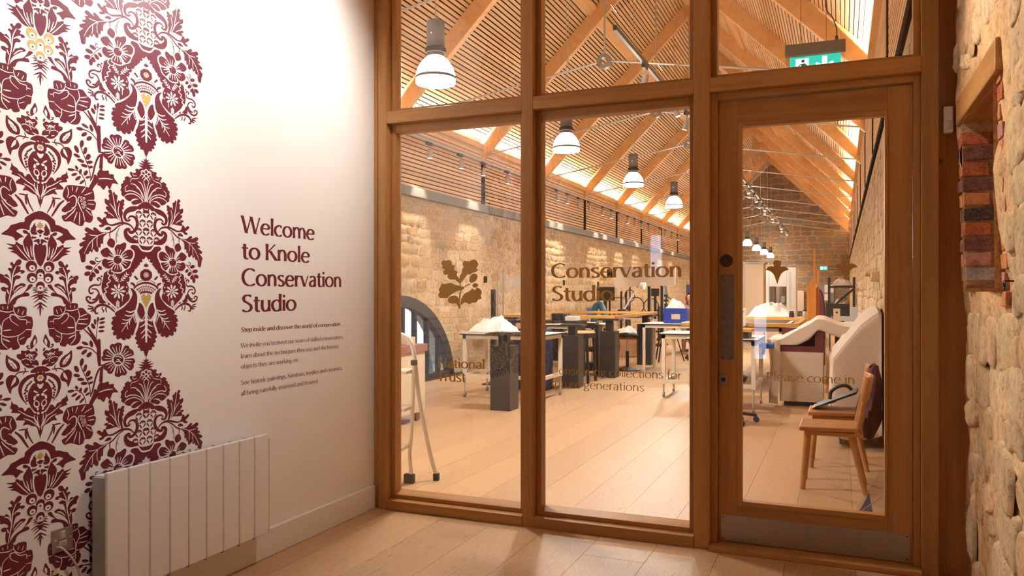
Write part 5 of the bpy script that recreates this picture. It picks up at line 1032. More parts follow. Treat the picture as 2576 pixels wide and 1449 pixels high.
vs = [1625, 1697, 1727, 1768, 1812, 1840, 1862, 1879, 1888.5, 1899, 1912.7, 1920, 1926.7, 1939.6, 1947, 1962.5, 1968.7, 1976.8, 1988, 1993.4]
for i, u in enumerate(vs):
    y = at_x(u, 600, CX2).y - 0.03
    if y > 34.8: continue
    spot_thing('%s spotlight from the near end of the black ridge track' % ORD[i], 'spotlights on the ridge track', (CX2, y, CZ2), (0.35 if i % 2 else -0.25, -0.15 if i > 5 else 0.1, -1), i != 0, SPOT_W * (1.6 if i in (1, 3, 5, 7, 10, 13, 16) else 0), 70)
# beams washing the right wall
# ------------------------------------------------------------------ exit signs
def exit_sign(name, label, loc, w_, h_, flip=False, hang=0.0):
    t = thing(name, label, 'exit sign', loc); pnl = MB().box(-w_ / 2, w_ / 2, -0.006, 0.006, -h_, 0).build('panel', emit('exit_green', (0.0, 0.42, 0.29), 0.95), t)
    mk = Flat(); W, H = w_, h_
    q = lambda pts: [(x * W, (y - 1) * H) for x, y in pts]
    mk.fill(q([(-0.38, 0.12), (-0.12, 0.12), (-0.12, 0.90), (-0.38, 0.90)])); mk.fill(q([(0.14, 0.92), (0.24, 0.92), (0.24, 0.48), (0.32, 0.62), (0.36, 0.62), (0.36, 0.46), (0.19, 0.12), (0.02, 0.46), (0.02, 0.62), (0.06, 0.62), (0.14, 0.48)]))
    m = MB(); mk.mesh_into(m, lambda a, b, h: (a, -0.006 - h, b)); m.build('pictogram', emit('exit_white', (0.85, 0.95, 0.92), 1.0), pnl)
    mn = Flat(); mn.fill(q([(-0.235 + 0.035 * math.cos(a), 0.76 + 0.08 * math.sin(a)) for a in [2 * math.pi * k / 14 for k in range(14)]]))
    mn.fill(q([(-0.33, 0.50), (-0.30, 0.60), (-0.20, 0.64), (-0.17, 0.56), (-0.14, 0.50), (-0.13, 0.46), (-0.18, 0.47), (-0.20, 0.52), (-0.22, 0.40), (-0.18, 0.30), (-0.19, 0.15), (-0.215, 0.15), (-0.215, 0.28), (-0.26, 0.38), (-0.30, 0.26), (-0.37, 0.26), (-0.37, 0.31), (-0.325, 0.31), (-0.28, 0.46), (-0.265, 0.56), (-0.295, 0.54), (-0.31, 0.48)]))
    m = MB(); mn.mesh_into(m, lambda a, b, h: (a, -0.0075 - h, b)); m.build('running_figure', M_green, pnl)
    if hang:
        MB().box(-w_ / 2 - 0.03, w_ / 2 + 0.03, -0.022, 0.022, 0.008, 0.085).build('housing', M_grey, t, bevel=0.003); MB().box(-w_ / 2 - 0.025, w_ / 2 + 0.025, -0.007, 0.007, -h_ - 0.02, 0.010).build('clear_edge', clear_glass('acrylic', (0.9, 0.93, 1.0)), t)
        for x in (-w_ * 0.28, w_ * 0.22): MB().cyl((x, 0, 0.085), (x, 0, hang), 0.0015, n=5).build('suspension_wire', M_black, t)
        pts = [(w_ * 0.42, 0, 0.10), (w_ * 0.42, 0, 0.16), (w_ * 0.34, 0, 0.24), (w_ * 0.22, 0, 0.30), (w_ * 0.20, 0, 0.45), (w_ * 0.21, 0, hang)]
        MB().tube(smooth_open(pts, 6), 0.004, 6).cyl((w_ * 0.42, 0, 0.083), (w_ * 0.42, 0, 0.115), 0.012, 0.009, n=10).build('supply_cable', M_black, t)
    return t
ep = at_y(2050, 140, 5.55)
exit_sign('exit_sign', 'green emergency exit sign hanging behind the pane above the door', (ep.x, 5.55, ep.z), 0.315, 0.125, hang=1.35)
e2 = at_y(2072, 670, YE - 0.08); exit_sign('exit_sign', 'small green exit sign on the far gable wall', (e2.x, YE - 0.07, e2.z), 0.31, 0.16)
# ------------------------------------------------------------------ studio furniture
def table(label, x0, x1, y0, y1, h=0.84, lower=0.28, castor=True, name='work_table', edge=True, legw=0.045, group=None):
    t = thing(name, label, 'table', ((x0 + x1) / 2, (y0 + y1) / 2, 0), group=group); hx, hy = (x1 - x0) / 2, (y1 - y0) / 2
    MB().box(-hx, hx, -hy, hy, h - 0.016, h).build('tabletop', [M_whiteboard], t); MB().box(-hx - 0.002, hx + 0.002, -hy - 0.002, hy + 0.002, h - 0.022, h - 0.006).build('top_edge', M_black, t)
    ix, iy = hx - 0.05, hy - 0.05; a = legw / 2
    for sx in (-1, 1):
        MB().box(sx * ix - a, sx * ix + a, -iy + a, iy - a, h - 0.022 - 0.05, h - 0.022).build('apron', M_frame, t)
        if lower: MB().box(sx * ix - a, sx * ix + a, -iy + a, iy - a, lower - 0.02, lower + 0.025).build('lower_rail', M_frame, t)
        for sy in (-1, 1):
            lg = MB().box(sx * ix - a, sx * ix + a, sy * iy - a, sy * iy + a, lower - 0.03 if castor else 0.0, h - 0.022).build('leg', M_frame, t)
            if castor:
                MB().cyl((sx * ix, sy * iy, 0.06), (sx * ix, sy * iy, lower - 0.03), 0.011, n=8).build('leg_foot', M_lgrey, lg)
                MB().cyl((sx * ix - 0.012, sy * iy, 0.03), (sx * ix + 0.012, sy * iy, 0.03), 0.030, n=12).build('castor', M_grey, lg)
    for sy in (-1, 1):
        MB().box(-ix - a, ix + a, sy * iy - a, sy * iy + a, h - 0.022 - 0.05, h - 0.022).build('apron', M_frame, t)
    if lower: MB().box(-ix + a, ix - a, -iy - a + 0.004, -iy + a - 0.004, lower - 0.02, lower + 0.025).build('lower_rail', M_frame, t)
    return t
def crumple(name, label, cx, cy, z, rx, ry, h, seed, mat=None, cat='tissue', n=16, ridge=1.0, flat=0.12):
    g = random.Random(seed); m = MB()
    def fn(a, b):
        x, y = (a * 2 - 1), (b * 2 - 1); r = max(abs(x), abs(y)); rr = math.hypot(x, y) or 1e-6; q = r / rr; x, y = x * (0.75 + 0.25 * q), y * (0.75 + 0.25 * q)
        k = max(0.0, 1 - r ** 2.2); nz = mnoise.noise(Vector((x * 2.2, y * 2.2, seed))) ; n2 = abs(mnoise.noise(Vector((x * 4.5, y * 4.5, seed + 9))))
        zz = h * k * (0.72 + 0.45 * nz + 0.30 * ridge * n2); 
        return (x * rx * (1 + 0.15 * nz), y * ry * (1 + 0.15 * n2), max(0.002, zz + 0.004))
    m.grid(fn, n, n); o = m.build(name, mat or M_tissue, None, smooth=28); o.location = (cx, cy, z); tag(o, label, cat)
    mdf = o.modifiers.new('thickness', 'SOLIDIFY'); mdf.thickness = 0.003; mdf.offset = 1; return o
def block(name, label, cat, x0, x1, y0, y1, z0, z1, mat, bev=0.004, group=None):
    o = MB().box(-(x1 - x0) / 2, (x1 - x0) / 2, -(y1 - y0) / 2, (y1 - y0) / 2, 0, z1 - z0).build(name, mat, bevel=bev); o.location = ((x0 + x1) / 2, (y0 + y1) / 2, z0); return tag(o, label, cat, group)
def plinth(label, x, y, top, head, hw=0.125, hd=0.13, plate=(0.18, 0.15), rz=0.0):
    t = thing('display_plinth', label, 'plinth', (x, y, 0), rz, group='black display plinths')
    b = MB().box(-hw, hw, -hd, hd, 0, top).build('column', M_plinth, t, bevel=0.003); MB().box(-0.055, 0.055, -hd - 0.001, -hd + 0.003, top * 0.62, top * 0.62 + 0.010).build('slot', M_dark, b)
    MB().box(-0.055, 0.055, -0.055, 0.055, top, head - 0.03).build('neck', M_plinth, t, bevel=0.003)
    p = MB().box(-plate[0], plate[0], -plate[1], plate[1], head - 0.03, head - 0.012).box(-plate[0] + 0.03, plate[0] - 0.01, -plate[1] + 0.02, plate[1] - 0.02, head - 0.012, head).build('head_plate', M_plinth, t, bevel=0.002)
    return t
plinth('black plinth nearest the camera, beside the white table', -3.636, 8.42, 0.752, 0.905)
plinth('black plinth in front of the round wooden tabletop', -3.60, 10.85, 0.755, 0.915)
plinth('black plinth carrying the front corner of the gilt frame', -3.47, 12.36, 0.75, 0.955, plate=(0.19, 0.16))
plinth('black plinth carrying the far right corner of the gilt frame', -3.46, 14.85, 0.78, 0.955, hw=0.135)
plinth('black plinth carrying the far left corner of the gilt frame', -5.28, 15.1, 0.78, 0.955); plinth('black plinth carrying the near left corner of the gilt frame', -5.28, 12.55, 0.75, 0.955)
# open black stand behind
t = thing('open_stand', 'black open frame stand between the two nearer plinths', 'stand', (-3.92, 12.75, 0))
for x in (-0.15, 0.15): MB().box(x - 0.03, x + 0.03, -0.12, 0.12, 0, 0.84).build('upright', M_plinth, t)
for z in (0.06, 0.38, 0.78): MB().box(-0.12, 0.12, -0.12, 0.12, z, z + (0.14 if z < 0.1 else 0.08)).build('cross_panel', M_plinth, t)
# big gilt picture frame lying flat
def flat_frame(label, x0, x1, y0, y1, z, w_=0.13, hgt=0.045):
    t = thing('picture_frame', label, 'picture frame', ((x0 + x1) / 2, (y0 + y1) / 2, z)); hx, hy = (x1 - x0) / 2, (y1 - y0) / 2
    for ax, s in (('x', -1), ('x', 1), ('y', -1), ('y', 1)):
        prof = [(0, 0), (0, hgt), (w_ * 0.18, hgt * 1.15), (w_ * 0.35, hgt * 0.75), (w_ * 0.7, hgt * 0.45), (w_ * 0.85, hgt * 0.5), (w_, hgt * 0.2), (w_, 0)]
        m = MB(); v = []
        for e in (-1, 1):
            for a, b in prof:
                if ax == 'x': v.append((e * (hx - a), s * (hy - a), b))
                else: v.append((s * (hx - a), e * (hy - a), b))
        n = len(prof); m.add(v, [(i, (i + 1) % n, n + (i + 1) % n, n + i) for i in range(n)] + [tuple(range(n - 1, -1, -1)), tuple(range(n, 2 * n))]); m.build('frame_rail', M_gilt, t, bevel=0)
    return t
flat_frame('large gilt picture frame lying flat on black plinths', -5.40, -3.36, 12.25, 15.45, 0.956)
# tables seen through the left and middle panes
table('white work table behind the nearest black plinth', -4.60, -3.42, 9.18, 9.98)
crumple('tissue_heap', 'crumpled white tissue on the table behind the nearest plinth', -4.27, 9.52, 0.842, 0.30, 0.24, 0.22, 4)
block('dark_case', 'small black case on the left work table', 'case', -3.80, -3.56, 9.45, 9.65, 0.842, 0.93, M_black, 0.02)
block('tool_tray', 'low grey tray of tools on the left work table', 'tray', -3.92, -3.76, 9.74, 9.92, 0.842, 0.875, M_grey)
cb = thing('travel_chest', 'tall navy travel chest standing under the left work table', 'chest', (-4.02, 10.4, 0))
MB().box(-0.22, 0.22, -0.16, 0.16, 0.02, 0.86).build('shell', plain('navy_fibre', (0.015, 0.025, 0.085), 0.5), cb, bevel=0.01); MB().box(-0.05, 0.05, -0.175, -0.16, 0.62, 0.645).build('handle', M_black, cb); MB().box(-0.23, 0.23, -0.17, 0.17, 0.0, 0.05).build('base', M_black, cb)
st = thing('studio_stand', 'slim chrome studio stand with a white reflector board', 'stand', (-4.72, 10.75, 0))
for x in (-0.03, 0.06): MB().cyl((x, 0, 0.02), (x, 0, 1.72), 0.011, n=8).build('pole', M_steel, st)
MB().box(-0.13, -0.07, -0.03, 0.03, 0.0, 1.42).build('channel', M_wframe, st)
MB().box(-0.2, 0.2, -0.2, 0.2, 0, 0.02).build('base_plate', M_black, st)
MB().add([(0.10, -0.05, 1.40), (0.52, 0.04, 1.46), (0.56, 0.02, 1.66), (0.12, -0.05, 1.60), (0.10, -0.03, 1.40), (0.52, 0.06, 1.46), (0.56, 0.04, 1.66), (0.12, -0.03, 1.60)], [(0, 1, 2, 3), (7, 6, 5, 4), (0, 4, 5, 1), (1, 5, 6, 2), (2, 6, 7, 3), (3, 7, 4, 0)]).bar((0.06, 0, 1.62), (0.14, -0.04, 1.6), 0.012, 0.012).build('reflector', M_cloth, st)
bt = thing('bench', 'dark wall bench with equipment behind the white table', 'bench', (-4.6, 12.1, 0))
MB().box(-0.6, 0.75, -0.25, 0.25, 0.88, 0.92).build('worktop', M_black, bt)
for x in (-0.55, 0.70):
    MB().box(x - 0.03, x + 0.03, -0.22, 0.22, 0, 0.88).build('leg_panel', M_wframe, bt)
block('projector', 'black boxy projector on the dark wall bench', 'projector', -4.35, -4.15, 12.0, 12.2, 0.922, 1.04, M_black, 0.012); block('storage_box', 'white box on the dark wall bench', 'box', -4.1, -3.92, 11.95, 12.2, 0.922, 0.99, M_whiteboard, 0.004)
# cabinet by the arched window
c = thing('cabinet', 'cream cabinet on castors with pink worktop beside the arched window', 'cabinet', (-4.72, 6.79, 0))
b = MB().box(-0.60, 0.60, -0.60, 0.60, 0.10, 0.74).build('body', plain('cream_laminate', (0.72, 0.63, 0.50), 0.5, var=0.02), c, bevel=0.004)
MB().box(-0.62, 0.62, -0.62, 0.62, 0.74, 0.82).build('worktop', plain('pink_laminate', (0.30, 0.14, 0.125), 0.5, var=0.03), c, bevel=0.003)
for x in (-0.3, 0.3):
    dd = MB().box(x - 0.285, x + 0.285, -0.606, -0.60, 0.13, 0.72).build('door', plain('cream_laminate', (0.72, 0.63, 0.50)), c); MB().box(x - 0.04, x + 0.04, -0.62, -0.606, 0.60, 0.615).build('handle', M_lgrey, dd)
for x in (-0.54, 0.54):
    for y in (-0.53, 0.53): MB().cyl((x - 0.012, y, 0.045), (x + 0.012, y, 0.045), 0.045, n=14).cyl((x, y, 0.08), (x, y, 0.11), 0.014, n=8).build('castor', M_grey, c)
block('card_box', 'small brown card box on the pink worktop', 'box', -4.26, -4.14, 7.05, 7.22, 0.822, 0.90, M_beige); block('catalogue', 'stack of pale papers on the pink worktop', 'papers', -4.55, -4.30, 6.95, 7.2, 0.822, 0.93, M_whiteboard)
tr2 = thing('tool_tray', 'grey metal tray resting over the pink worktop', 'tray', (-4.40, 6.6, 0.822)); MB().box(-0.24, 0.26, -0.12, 0.12, 0.15, 0.17).build('tray', M_lgrey, tr2, bevel=0.003)
for x in (-0.18, 0.2): MB().box(x - 0.01, x + 0.01, -0.1, 0.1, 0, 0.15).build('support', M_grey, tr2)
# step ladder
M_alu = plain('pale_aluminium', (0.76, 0.71, 0.65), 0.35, metal=0.1, var=0.04)
sl = thing('step_ladder', 'folding aluminium step ladder behind the left pane', 'step ladder', (-2.83, 4.90, 0), R(8))
W2 = 0.40
MB().tube(smooth_open([(0.135, 0.10, 0.05), (0.085, 0.09, 0.24), (0.02, 0.06, 0.62), (-0.012, 0.05, 0.92), (-0.05, 0.04, 1.02), (-0.12, 0.03, 1.06), (-W2 + 0.10, 0.03, 1.06), (-W2 + 0.03, 0.04, 1.02), (-W2 - 0.01, 0.05, 0.92), (-W2 - 0.02, 0.06, 0.62), (-W2 - 0.085, 0.09, 0.24), (-W2 - 0.135, 0.10, 0.05)], 5), 0.016, 10).build('front_rail', M_alu, sl, smooth=True)
for sx in (0, 1):
    x = 0.0 - sx * W2; d_ = 1 if sx == 0 else -1
    MB().tube([(x - 0.006 * d_, -0.02, 0.05), (x - 0.02 * d_, -0.015, 0.20), (x - 0.006 * d_, 0.0, 0.45), (x - 0.002 * d_, 0.02, 0.85)], 0.0135, 10).build('rear_leg', M_alu, sl, smooth=True)
    MB().box(x - 0.018, x + 0.018, 0.0, 0.04, 0.84, 0.875).build('end_cap', M_rubber, sl)
    MB().box(x - 0.028 - (0.03 if sx == 0 else 0), x + 0.018 + (0.03 if sx else 0), -0.04, 0.0, 0.0, 0.065).build('rubber_foot', M_rubber, sl, bevel=0.006)
    xf = 0.14 if sx == 0 else -W2 - 0.14; MB().box(xf - 0.02, xf + 0.02, 0.08, 0.12, 0.0, 0.052).build('rubber_foot', M_rubber, sl, bevel=0.005)
for z, y0 in ((0.25, -0.10), (0.52, -0.04), (0.78, 0.0)):
    MB().box(-W2 + 0.02, -0.02, y0 - 0.07, y0 + 0.12, z, z + 0.025).build('tread', M_alu, sl, bevel=0.004)
# rolling tables right of the middle pane
ta = table('tall white table on large castors with papers, right of the middle pane', -2.20, -1.48, 10.22, 10.98, lower=0.20)
tb = table('white work table behind the oak post carrying a small gilt frame', -1.66, -0.86, 9.16, 10.16, lower=0.30)
for i, (x, y, rz) in enumerate(((-1.95, 10.45, 0.2), (-1.75, 10.6, -0.3), (-1.62, 10.42, 0.5))):
    o = MB().box(-0.105, 0.105, -0.148, 0.148, 0, 0.004).build('paper_sheet', M_tissue); o.location = (x, y, 0.8415 + 0.0045 * i); o.rotation_euler = (0, 0, rz); tag(o, ['white paper sheet nearest the left edge of the tall castor table', 'white paper sheet in the middle of the tall castor table', 'white paper sheet at the right of the tall castor table'][i], 'paper', 'papers on the tall castor table')
block('black_tin', 'small black tin on the tall castor table', 'tin', -1.62, -1.50, 10.68, 10.8, 0.842, 0.90, M_black, 0.006)
table('white work table carrying the blue crate', -3.22, -2.28, 13.45, 14.35, lower=0.0, castor=False)
cr = thing('plastic_crate', 'blue plastic crate with a beige label on the far white table', 'crate', (-2.66, 13.78, 0.842))
for (x0, x1, y0, y1) in ((-0.20, 0.20, -0.14, -0.128), (-0.20, 0.20, 0.128, 0.14), (-0.20, -0.188, -0.128, 0.128), (0.188, 0.20, -0.128, 0.128)): MB().box(x0, x1, y0, y1, 0.0, 0.255).build('side', M_blue, cr, bevel=0.002)
MB().box(-0.19, 0.19, -0.13, 0.13, 0.0, 0.008).build('base', M_blue, cr)
MB().box(-0.21, 0.21, -0.15, -0.128, 0.24, 0.262).box(-0.21, 0.21, 0.128, 0.15, 0.24, 0.262).box(-0.21, -0.188, -0.128, 0.128, 0.24, 0.262).box(0.188, 0.21, -0.128, 0.128, 0.24, 0.262).build('rim', M_blue, cr, bevel=0.002)
for k in range(6): MB().box(-0.19 + k * 0.076 - 0.004, -0.19 + k * 0.076 + 0.004, -0.146, -0.14, 0.02, 0.24).build('rib', M_blue, cr)
for k in range(4):
    for z in (0.04, 0.13): MB().box(0.20, 0.2015, -0.10 + k * 0.055, -0.07 + k * 0.055, z, z + 0.07).build('grip_slot', plain('slot_violet', (0.10, 0.09, 0.42), 0.5), cr)
MB().box(-0.06, 0.09, -0.149, -0.1465, 0.07, 0.16).build('card_label', M_beige, cr)
crumple('polythene_bundle', 'white polythene bundle heaped in the blue crate', -2.68, 13.80, 1.03, 0.20, 0.14, 0.27, 8, cat='bundle', ridge=0.1)
table('white table in the row below the gilt frame', -4.95, -3.98, 13.2, 14.5, lower=0.0, castor=False, h=0.80)
table('long white table along the left wall with monitor and extraction hose', -5.80, -4.10, 17.6, 18.6, lower=0.0, castor=False)
table('white table behind the blue crate where a person sits', -3.62, -2.35, 17.2, 18.1, lower=0.0, castor=False)
for i, (x, y, w_, d_, h_, mt, lb) in enumerate(((-4.75, 13.4, 0.10, 0.10, 0.16, M_whiteboard, 'white square pot under the gilt frame'), (-4.45, 13.5, 0.12, 0.12, 0.17, M_whiteboard, 'white tub under the gilt frame'), (-4.28, 13.35, 0.22, 0.10, 0.035, plain('purple_cloth', (0.16, 0.04, 0.30), 0.8), 'folded purple cloth under the gilt frame'), (-4.12, 13.42, 0.16, 0.12, 0.05, M_tissue, 'rolled white towel under the gilt frame'), (-4.6, 13.36, 0.04, 0.04, 0.10, plain('yellow_plastic', (0.55, 0.42, 0.06), 0.5), 'yellow bottle under the gilt frame'))):
    block(['pot', 'tub', 'folded_cloth', 'towel', 'bottle'][i], lb, ['pot', 'tub', 'cloth', 'towel', 'bottle'][i], x - w_ / 2, x + w_ / 2, y - d_ / 2, y + d_ / 2, 0.802, 0.802 + h_, mt, 0.008)
# monitor, hose, tools on the far wall table
mo = thing('monitor', 'black computer monitor on the long table by the left wall', 'monitor', (-5.18, 18.1, 0.842)); MB().box(-0.22, 0.22, -0.015, 0.02, 0.36, 0.68).build('screen', M_black, mo, bevel=0.006); MB().box(-0.025, 0.025, 0.0, 0.03, 0.01, 0.40).build('stand', M_black, mo); MB().box(-0.12, 0.12, -0.08, 0.09, 0, 0.012).build('foot', M_black, mo)
MB().box(-0.205, 0.205, -0.0165, -0.0148, 0.375, 0.665).build('display', plain('dark_display', (0.03, 0.022, 0.018), 0.15), mo)
hs = thing('extraction_hose', 'bent teal extraction hose rising over the gilt frame', 'hose', (-4.88, 16.5, 0))
MB().cyl((0, 0, 0), (0, 0, 0.04), 0.14, n=16).build('base', M_black, hs)
pp_ = smooth_open([(-0.10, 0, 0.04), (-0.11, 0, 0.45), (-0.10, 0, 0.95), (-0.05, 0, 1.10), (0.03, 0, 1.12), (0.09, -0.02, 1.04), (0.15, -0.05, 0.88), (0.20, -0.06, 0.66)], 5)
h_ = MB().tube(pp_, [0.070 + 0.004 * (i % 2) for i in range(len(pp_))], 12).build('duct', M_teal, hs, smooth=60)
for k in (18, 27): 
    p = Vector(pp_[k]); q = Vector(pp_[k + 1]); MB().cyl(p, p + (q - p).normalized() * 0.02, 0.080, n=14).build('clamp_ring', plain('hose_clamp', (0.03, 0.08, 0.14), 0.4), h_)
block('red_pot', 'small red pot on the long table by the left wall', 'pot', -4.96, -4.89, 17.9, 17.97, 0.842, 0.96, M_red, 0.006); block('blue_tin', 'blue tin on the long table by the left wall', 'tin', -5.56, -5.44, 17.8, 17.9, 0.842, 1.02, plain('tin_blue', (0.02, 0.10, 0.30), 0.4), 0.006)
block('leather_case', 'black leather case on the long table by the left wall', 'case', -4.80, -4.60, 17.75, 17.95, 0.842, 1.0, M_black, 0.03)
dr = thing('shelf_rack', 'dark steel rack against the left stone wall', 'rack', (-5.35, 19.6, 0))
for x in (-0.22, 0.22):
    for y in (-0.25, 0.25): MB().box(x - 0.02, x + 0.02, y - 0.02, y + 0.02, 0, 1.42).build('upright', M_wframe, dr)
for z in (0.35, 0.8, 1.25): MB().box(-0.24, 0.24, -0.27, 0.27, z, z + 0.02).build('shelf', M_wframe, dr)
# round wooden tabletop on its stand
rt = thing('round_table', 'round pale wooden tabletop on a dark stand behind a black plinth', 'table', (-3.72, 11.55, 0))
MB().lathe([(0.18, 0.740), (0.235, 0.748), (0.242, 0.758), (0.235, 0.770), (0.16, 0.782), (0.001, 0.785)], 28).build('tabletop', wood('pale_round', (0.70, 0.46, 0.24), (0.52, 0.30, 0.14), 'x'), rt, smooth=40)
MB().box(-0.2, 0.2, -0.2, 0.2, 0.68, 0.74).build('support_box', M_black, rt)
for x in (-0.17, 0.17):
    for y in (-0.17, 0.17): MB().bar((x, y, 0.68), (x * 1.15, y * 1.15, 0.0), 0.035, 0.035).build('leg', M_black, rt)
# saddle stool
def stool(label, x, y, seat_z, saddle=True, star=False):
    t = thing('work_stool', label, 'stool', (x, y, 0))
    if star:
        hb = MB().cyl((0, 0, 0.07), (0, 0, 0.13), 0.04, n=12).build('hub', M_black, t)
        for k in range(5):
            a = 2 * math.pi * k / 5 + 0.3; c, s = math.cos(a), math.sin(a); ar = MB().bar((0.03 * c, 0.03 * s, 0.105), (0.29 * c, 0.29 * s, 0.075), 0.04, 0.03).build('base_arm', M_black, t)
            MB().cyl((0.29 * c - 0.018 * s, 0.29 * s + 0.018 * c, 0.03), (0.29 * c + 0.018 * s, 0.29 * s - 0.018 * c, 0.03), 0.03, n=12).cyl((0.29 * c, 0.29 * s, 0.05), (0.29 * c, 0.29 * s, 0.075), 0.01, n=8).build('castor', M_rubber, ar)
    else: MB().lathe([(0.235, 0.0), (0.24, 0.012), (0.22, 0.028), (0.05, 0.05), (0.03, 0.06)], 24).build('base_disc', M_black, t, smooth=40)
    MB().cyl((0, 0, 0.05), (0, 0, 0.34), 0.03, n=12).build('sleeve', M_black, t); MB().cyl((0, 0, 0.34), (0, 0, seat_z - 0.07), 0.016, n=10).build('column', M_lgrey, t)
    m = MB(); m.grid(lambda a, b: ((a - 0.5) * 0.40 * (1 - 0.3 * (2 * b - 1) ** 2), (b - 0.5) * 0.40 * (1 - 0.35 * (2 * a - 1) ** 2), seat_z - 0.04 + (0.10 * (abs(2 * a - 1) ** 1.5) * (1 - abs(2 * a - 1) * 0.75) * (1 if saddle else 0.0)) + (0.05 * (1 - abs(2 * a - 1) ** 2) if saddle else 0.03 * (1 - (2 * a - 1) ** 4))), 12, 12)
    o = m.build('seat', M_rubber, t, smooth=True); md = o.modifiers.new('thickness', 'SOLIDIFY'); md.thickness = 0.06; md.offset = -1
    return t
stool('black saddle stool on a round base beside the gilt frame', -3.50, 13.62, 0.64)
stool('black office stool on a star base beside the white table', -1.10, 8.52, 0.52, saddle=False, star=True); stool('black swivel stool on castors behind the far plinth', -2.68, 16.3, 0.55, saddle=False, star=True)
# crate with a carved chair part under white cloth
block('wooden_crate', 'pale plywood crate on the floor behind the saddle stool', 'crate', -4.5, -3.95, 16.45, 16.8, 0.0, 0.40, wood('plywood', (0.66, 0.42, 0.25), (0.54, 0.32, 0.17), 'x'))
ch = thing('carved_armchair', 'carved mahogany armchair frame leaning over the plywood crate', 'armchair', (-4.05, 15.95, 0))
M_mah = wood('mahogany', (0.20, 0.055, 0.02), (0.09, 0.022, 0.008), 'z', rough=0.3, grain=14)
MB().tube(smooth_open([(0.26, 0, 0.93), (0.33, 0, 0.90), (0.30, 0, 0.78), (0.24, 0, 0.68), (0.26, 0, 0.58), (0.10, 0, 0.52), (-0.20, 0, 0.50), (-0.32, 0, 0.36), (-0.42, 0, 0.18)], 6), [0.022 + 0.010 * math.sin(i * 0.25) ** 2 for i in range(49)], 10).build('arm', M_mah, ch, smooth=True)
MB().bar((-0.25, 0.0, 0.46), (0.28, 0.0, 0.46), 0.05, 0.07).bar((-0.25, -0.3, 0.46), (0.28, -0.3, 0.46), 0.04, 0.07).bar((-0.25, -0.3, 0.46), (-0.25, 0, 0.46), 0.04, 0.07).bar((0.28, -0.3, 0.46), (0.28, 0, 0.46), 0.04, 0.07).build('seat_rail', M_mah, ch)
for x, y in ((-0.25, 0.0), (0.28, 0.0), (-0.25, -0.3), (0.28, -0.3)): MB().tube([(x, y, 0.45), (x + 0.03, y, 0.25), (x - 0.01, y, 0.0)], [0.03, 0.02, 0.018], 8).build('leg', M_mah, ch, smooth=True)
crumple('dust_cloth', 'white cloth bunched over the carved armchair', -4.06, 15.80, 0.498, 0.25, 0.10, 0.20, 17, cat='cloth')
# reflector panel on black stand, lamp, tripod
rs = thing('light_diffuser', 'wide white diffuser panel held up by two black posts', 'diffuser panel', (-4.68, 20.4, 0))
for x in (0.02, 0.36):
    MB().box(x - 0.03, x + 0.03, -0.03, 0.03, 0, 2.0).build('post', M_black, rs)
    MB().box(x + 0.035, x + 0.065, -0.02, 0.02, 0.0, 1.52).build('rail', M_lgrey, rs)
MB().box(-0.05, 0.46, -0.3, 0.3, 0, 0.05).build('base', M_black, rs)
MB().box(0.10, 0.30, -0.09, -0.03, 1.30, 1.50).bar((0.2, -0.06, 1.3), (0.2, -0.06, 0.7), 0.06, 0.05).build('carriage', M_black, rs)
MB().add([(-0.88, -0.14, 1.53), (0.72, -0.14, 1.58), (0.73, -0.10, 2.06), (-0.90, -0.10, 2.08), (-0.88, -0.06, 1.53), (0.72, -0.06, 1.58), (0.73, -0.02, 2.06), (-0.90, -0.02, 2.08)], [(0, 1, 2, 3), (7, 6, 5, 4), (0, 4, 5, 1), (1, 5, 6, 2), (2, 6, 7, 3), (3, 7, 4, 0)]).build('diffuser', M_cloth, rs)
ml = thing('magnifier_lamp', 'white angled magnifier lamp arm rising from the long wall table', 'lamp', (-4.0, 17.9, 0.842))
ml.location = (-4.86, 18.42, 0.842)
MB().cyl((0, 0, 0), (0, 0, 0.05), 0.06, n=14).build('base', M_whiteboard, ml)
for o_ in (-0.012, 0.012): MB().bar((0.0 + o_, 0, 0.05), (0.24 + o_, 0, 0.46), 0.010, 0.014).bar((0.24 + o_, 0, 0.46), (0.46 + o_, 0, 0.72), 0.010, 0.014).build('arm', M_whiteboard, ml)
MB().cyl((0.46, -0.02, 0.72), (0.56, -0.04, 0.70), 0.07, 0.09, n=14).build('head', M_whiteboard, ml)
tp = thing('tripod', 'black camera tripod standing left of the blue crate', 'tripod', (-3.25, 15.75, 0))
for a in (0.3, 2.4, 4.5): MB().bar((0.02 * math.cos(a), 0.02 * math.sin(a), 1.12), (0.36 * math.cos(a), 0.36 * math.sin(a), 0.0), 0.022, 0.022).build('leg', M_black, tp)
MB().cyl((0, 0, 1.0), (0, 0, 1.3), 0.014, n=8).box(-0.03, 0.03, -0.03, 0.03, 1.08, 1.16).build('centre_column', M_black, tp); MB().box(-0.03, 0.03, -0.05, 0.05, 1.30, 1.34).bar((0.0, 0.05, 1.31), (0.1, 0.2, 1.22), 0.012, 0.012).box(-0.045, 0.045, -0.03, 0.02, 1.2, 1.24).build('head', M_black, tp)
eq = thing('lighting_stand', 'black lighting stand with coiled cable beside the monitor', 'stand', (-5.45, 21.5, 0))
MB().cyl((0, 0, 0), (0, 0, 1.6), 0.02, n=8).box(-0.3, 0.3, -0.1, 0.1, 1.6, 1.66).build('pole', M_black, eq); MB().tube([(0.14 * math.cos(t), -0.03, 1.3 + 0.17 * math.sin(t)) for t in [2 * math.pi * k / 18 for k in range(18)]], 0.012, 6, close=True).build('cable_coil', M_black, eq)
for a in (0.5, 2.6, 4.7): MB().bar((0, 0, 0.25), (0.3 * math.cos(a), 0.3 * math.sin(a), 0.0), 0.02, 0.02).build('leg', M_black, eq)
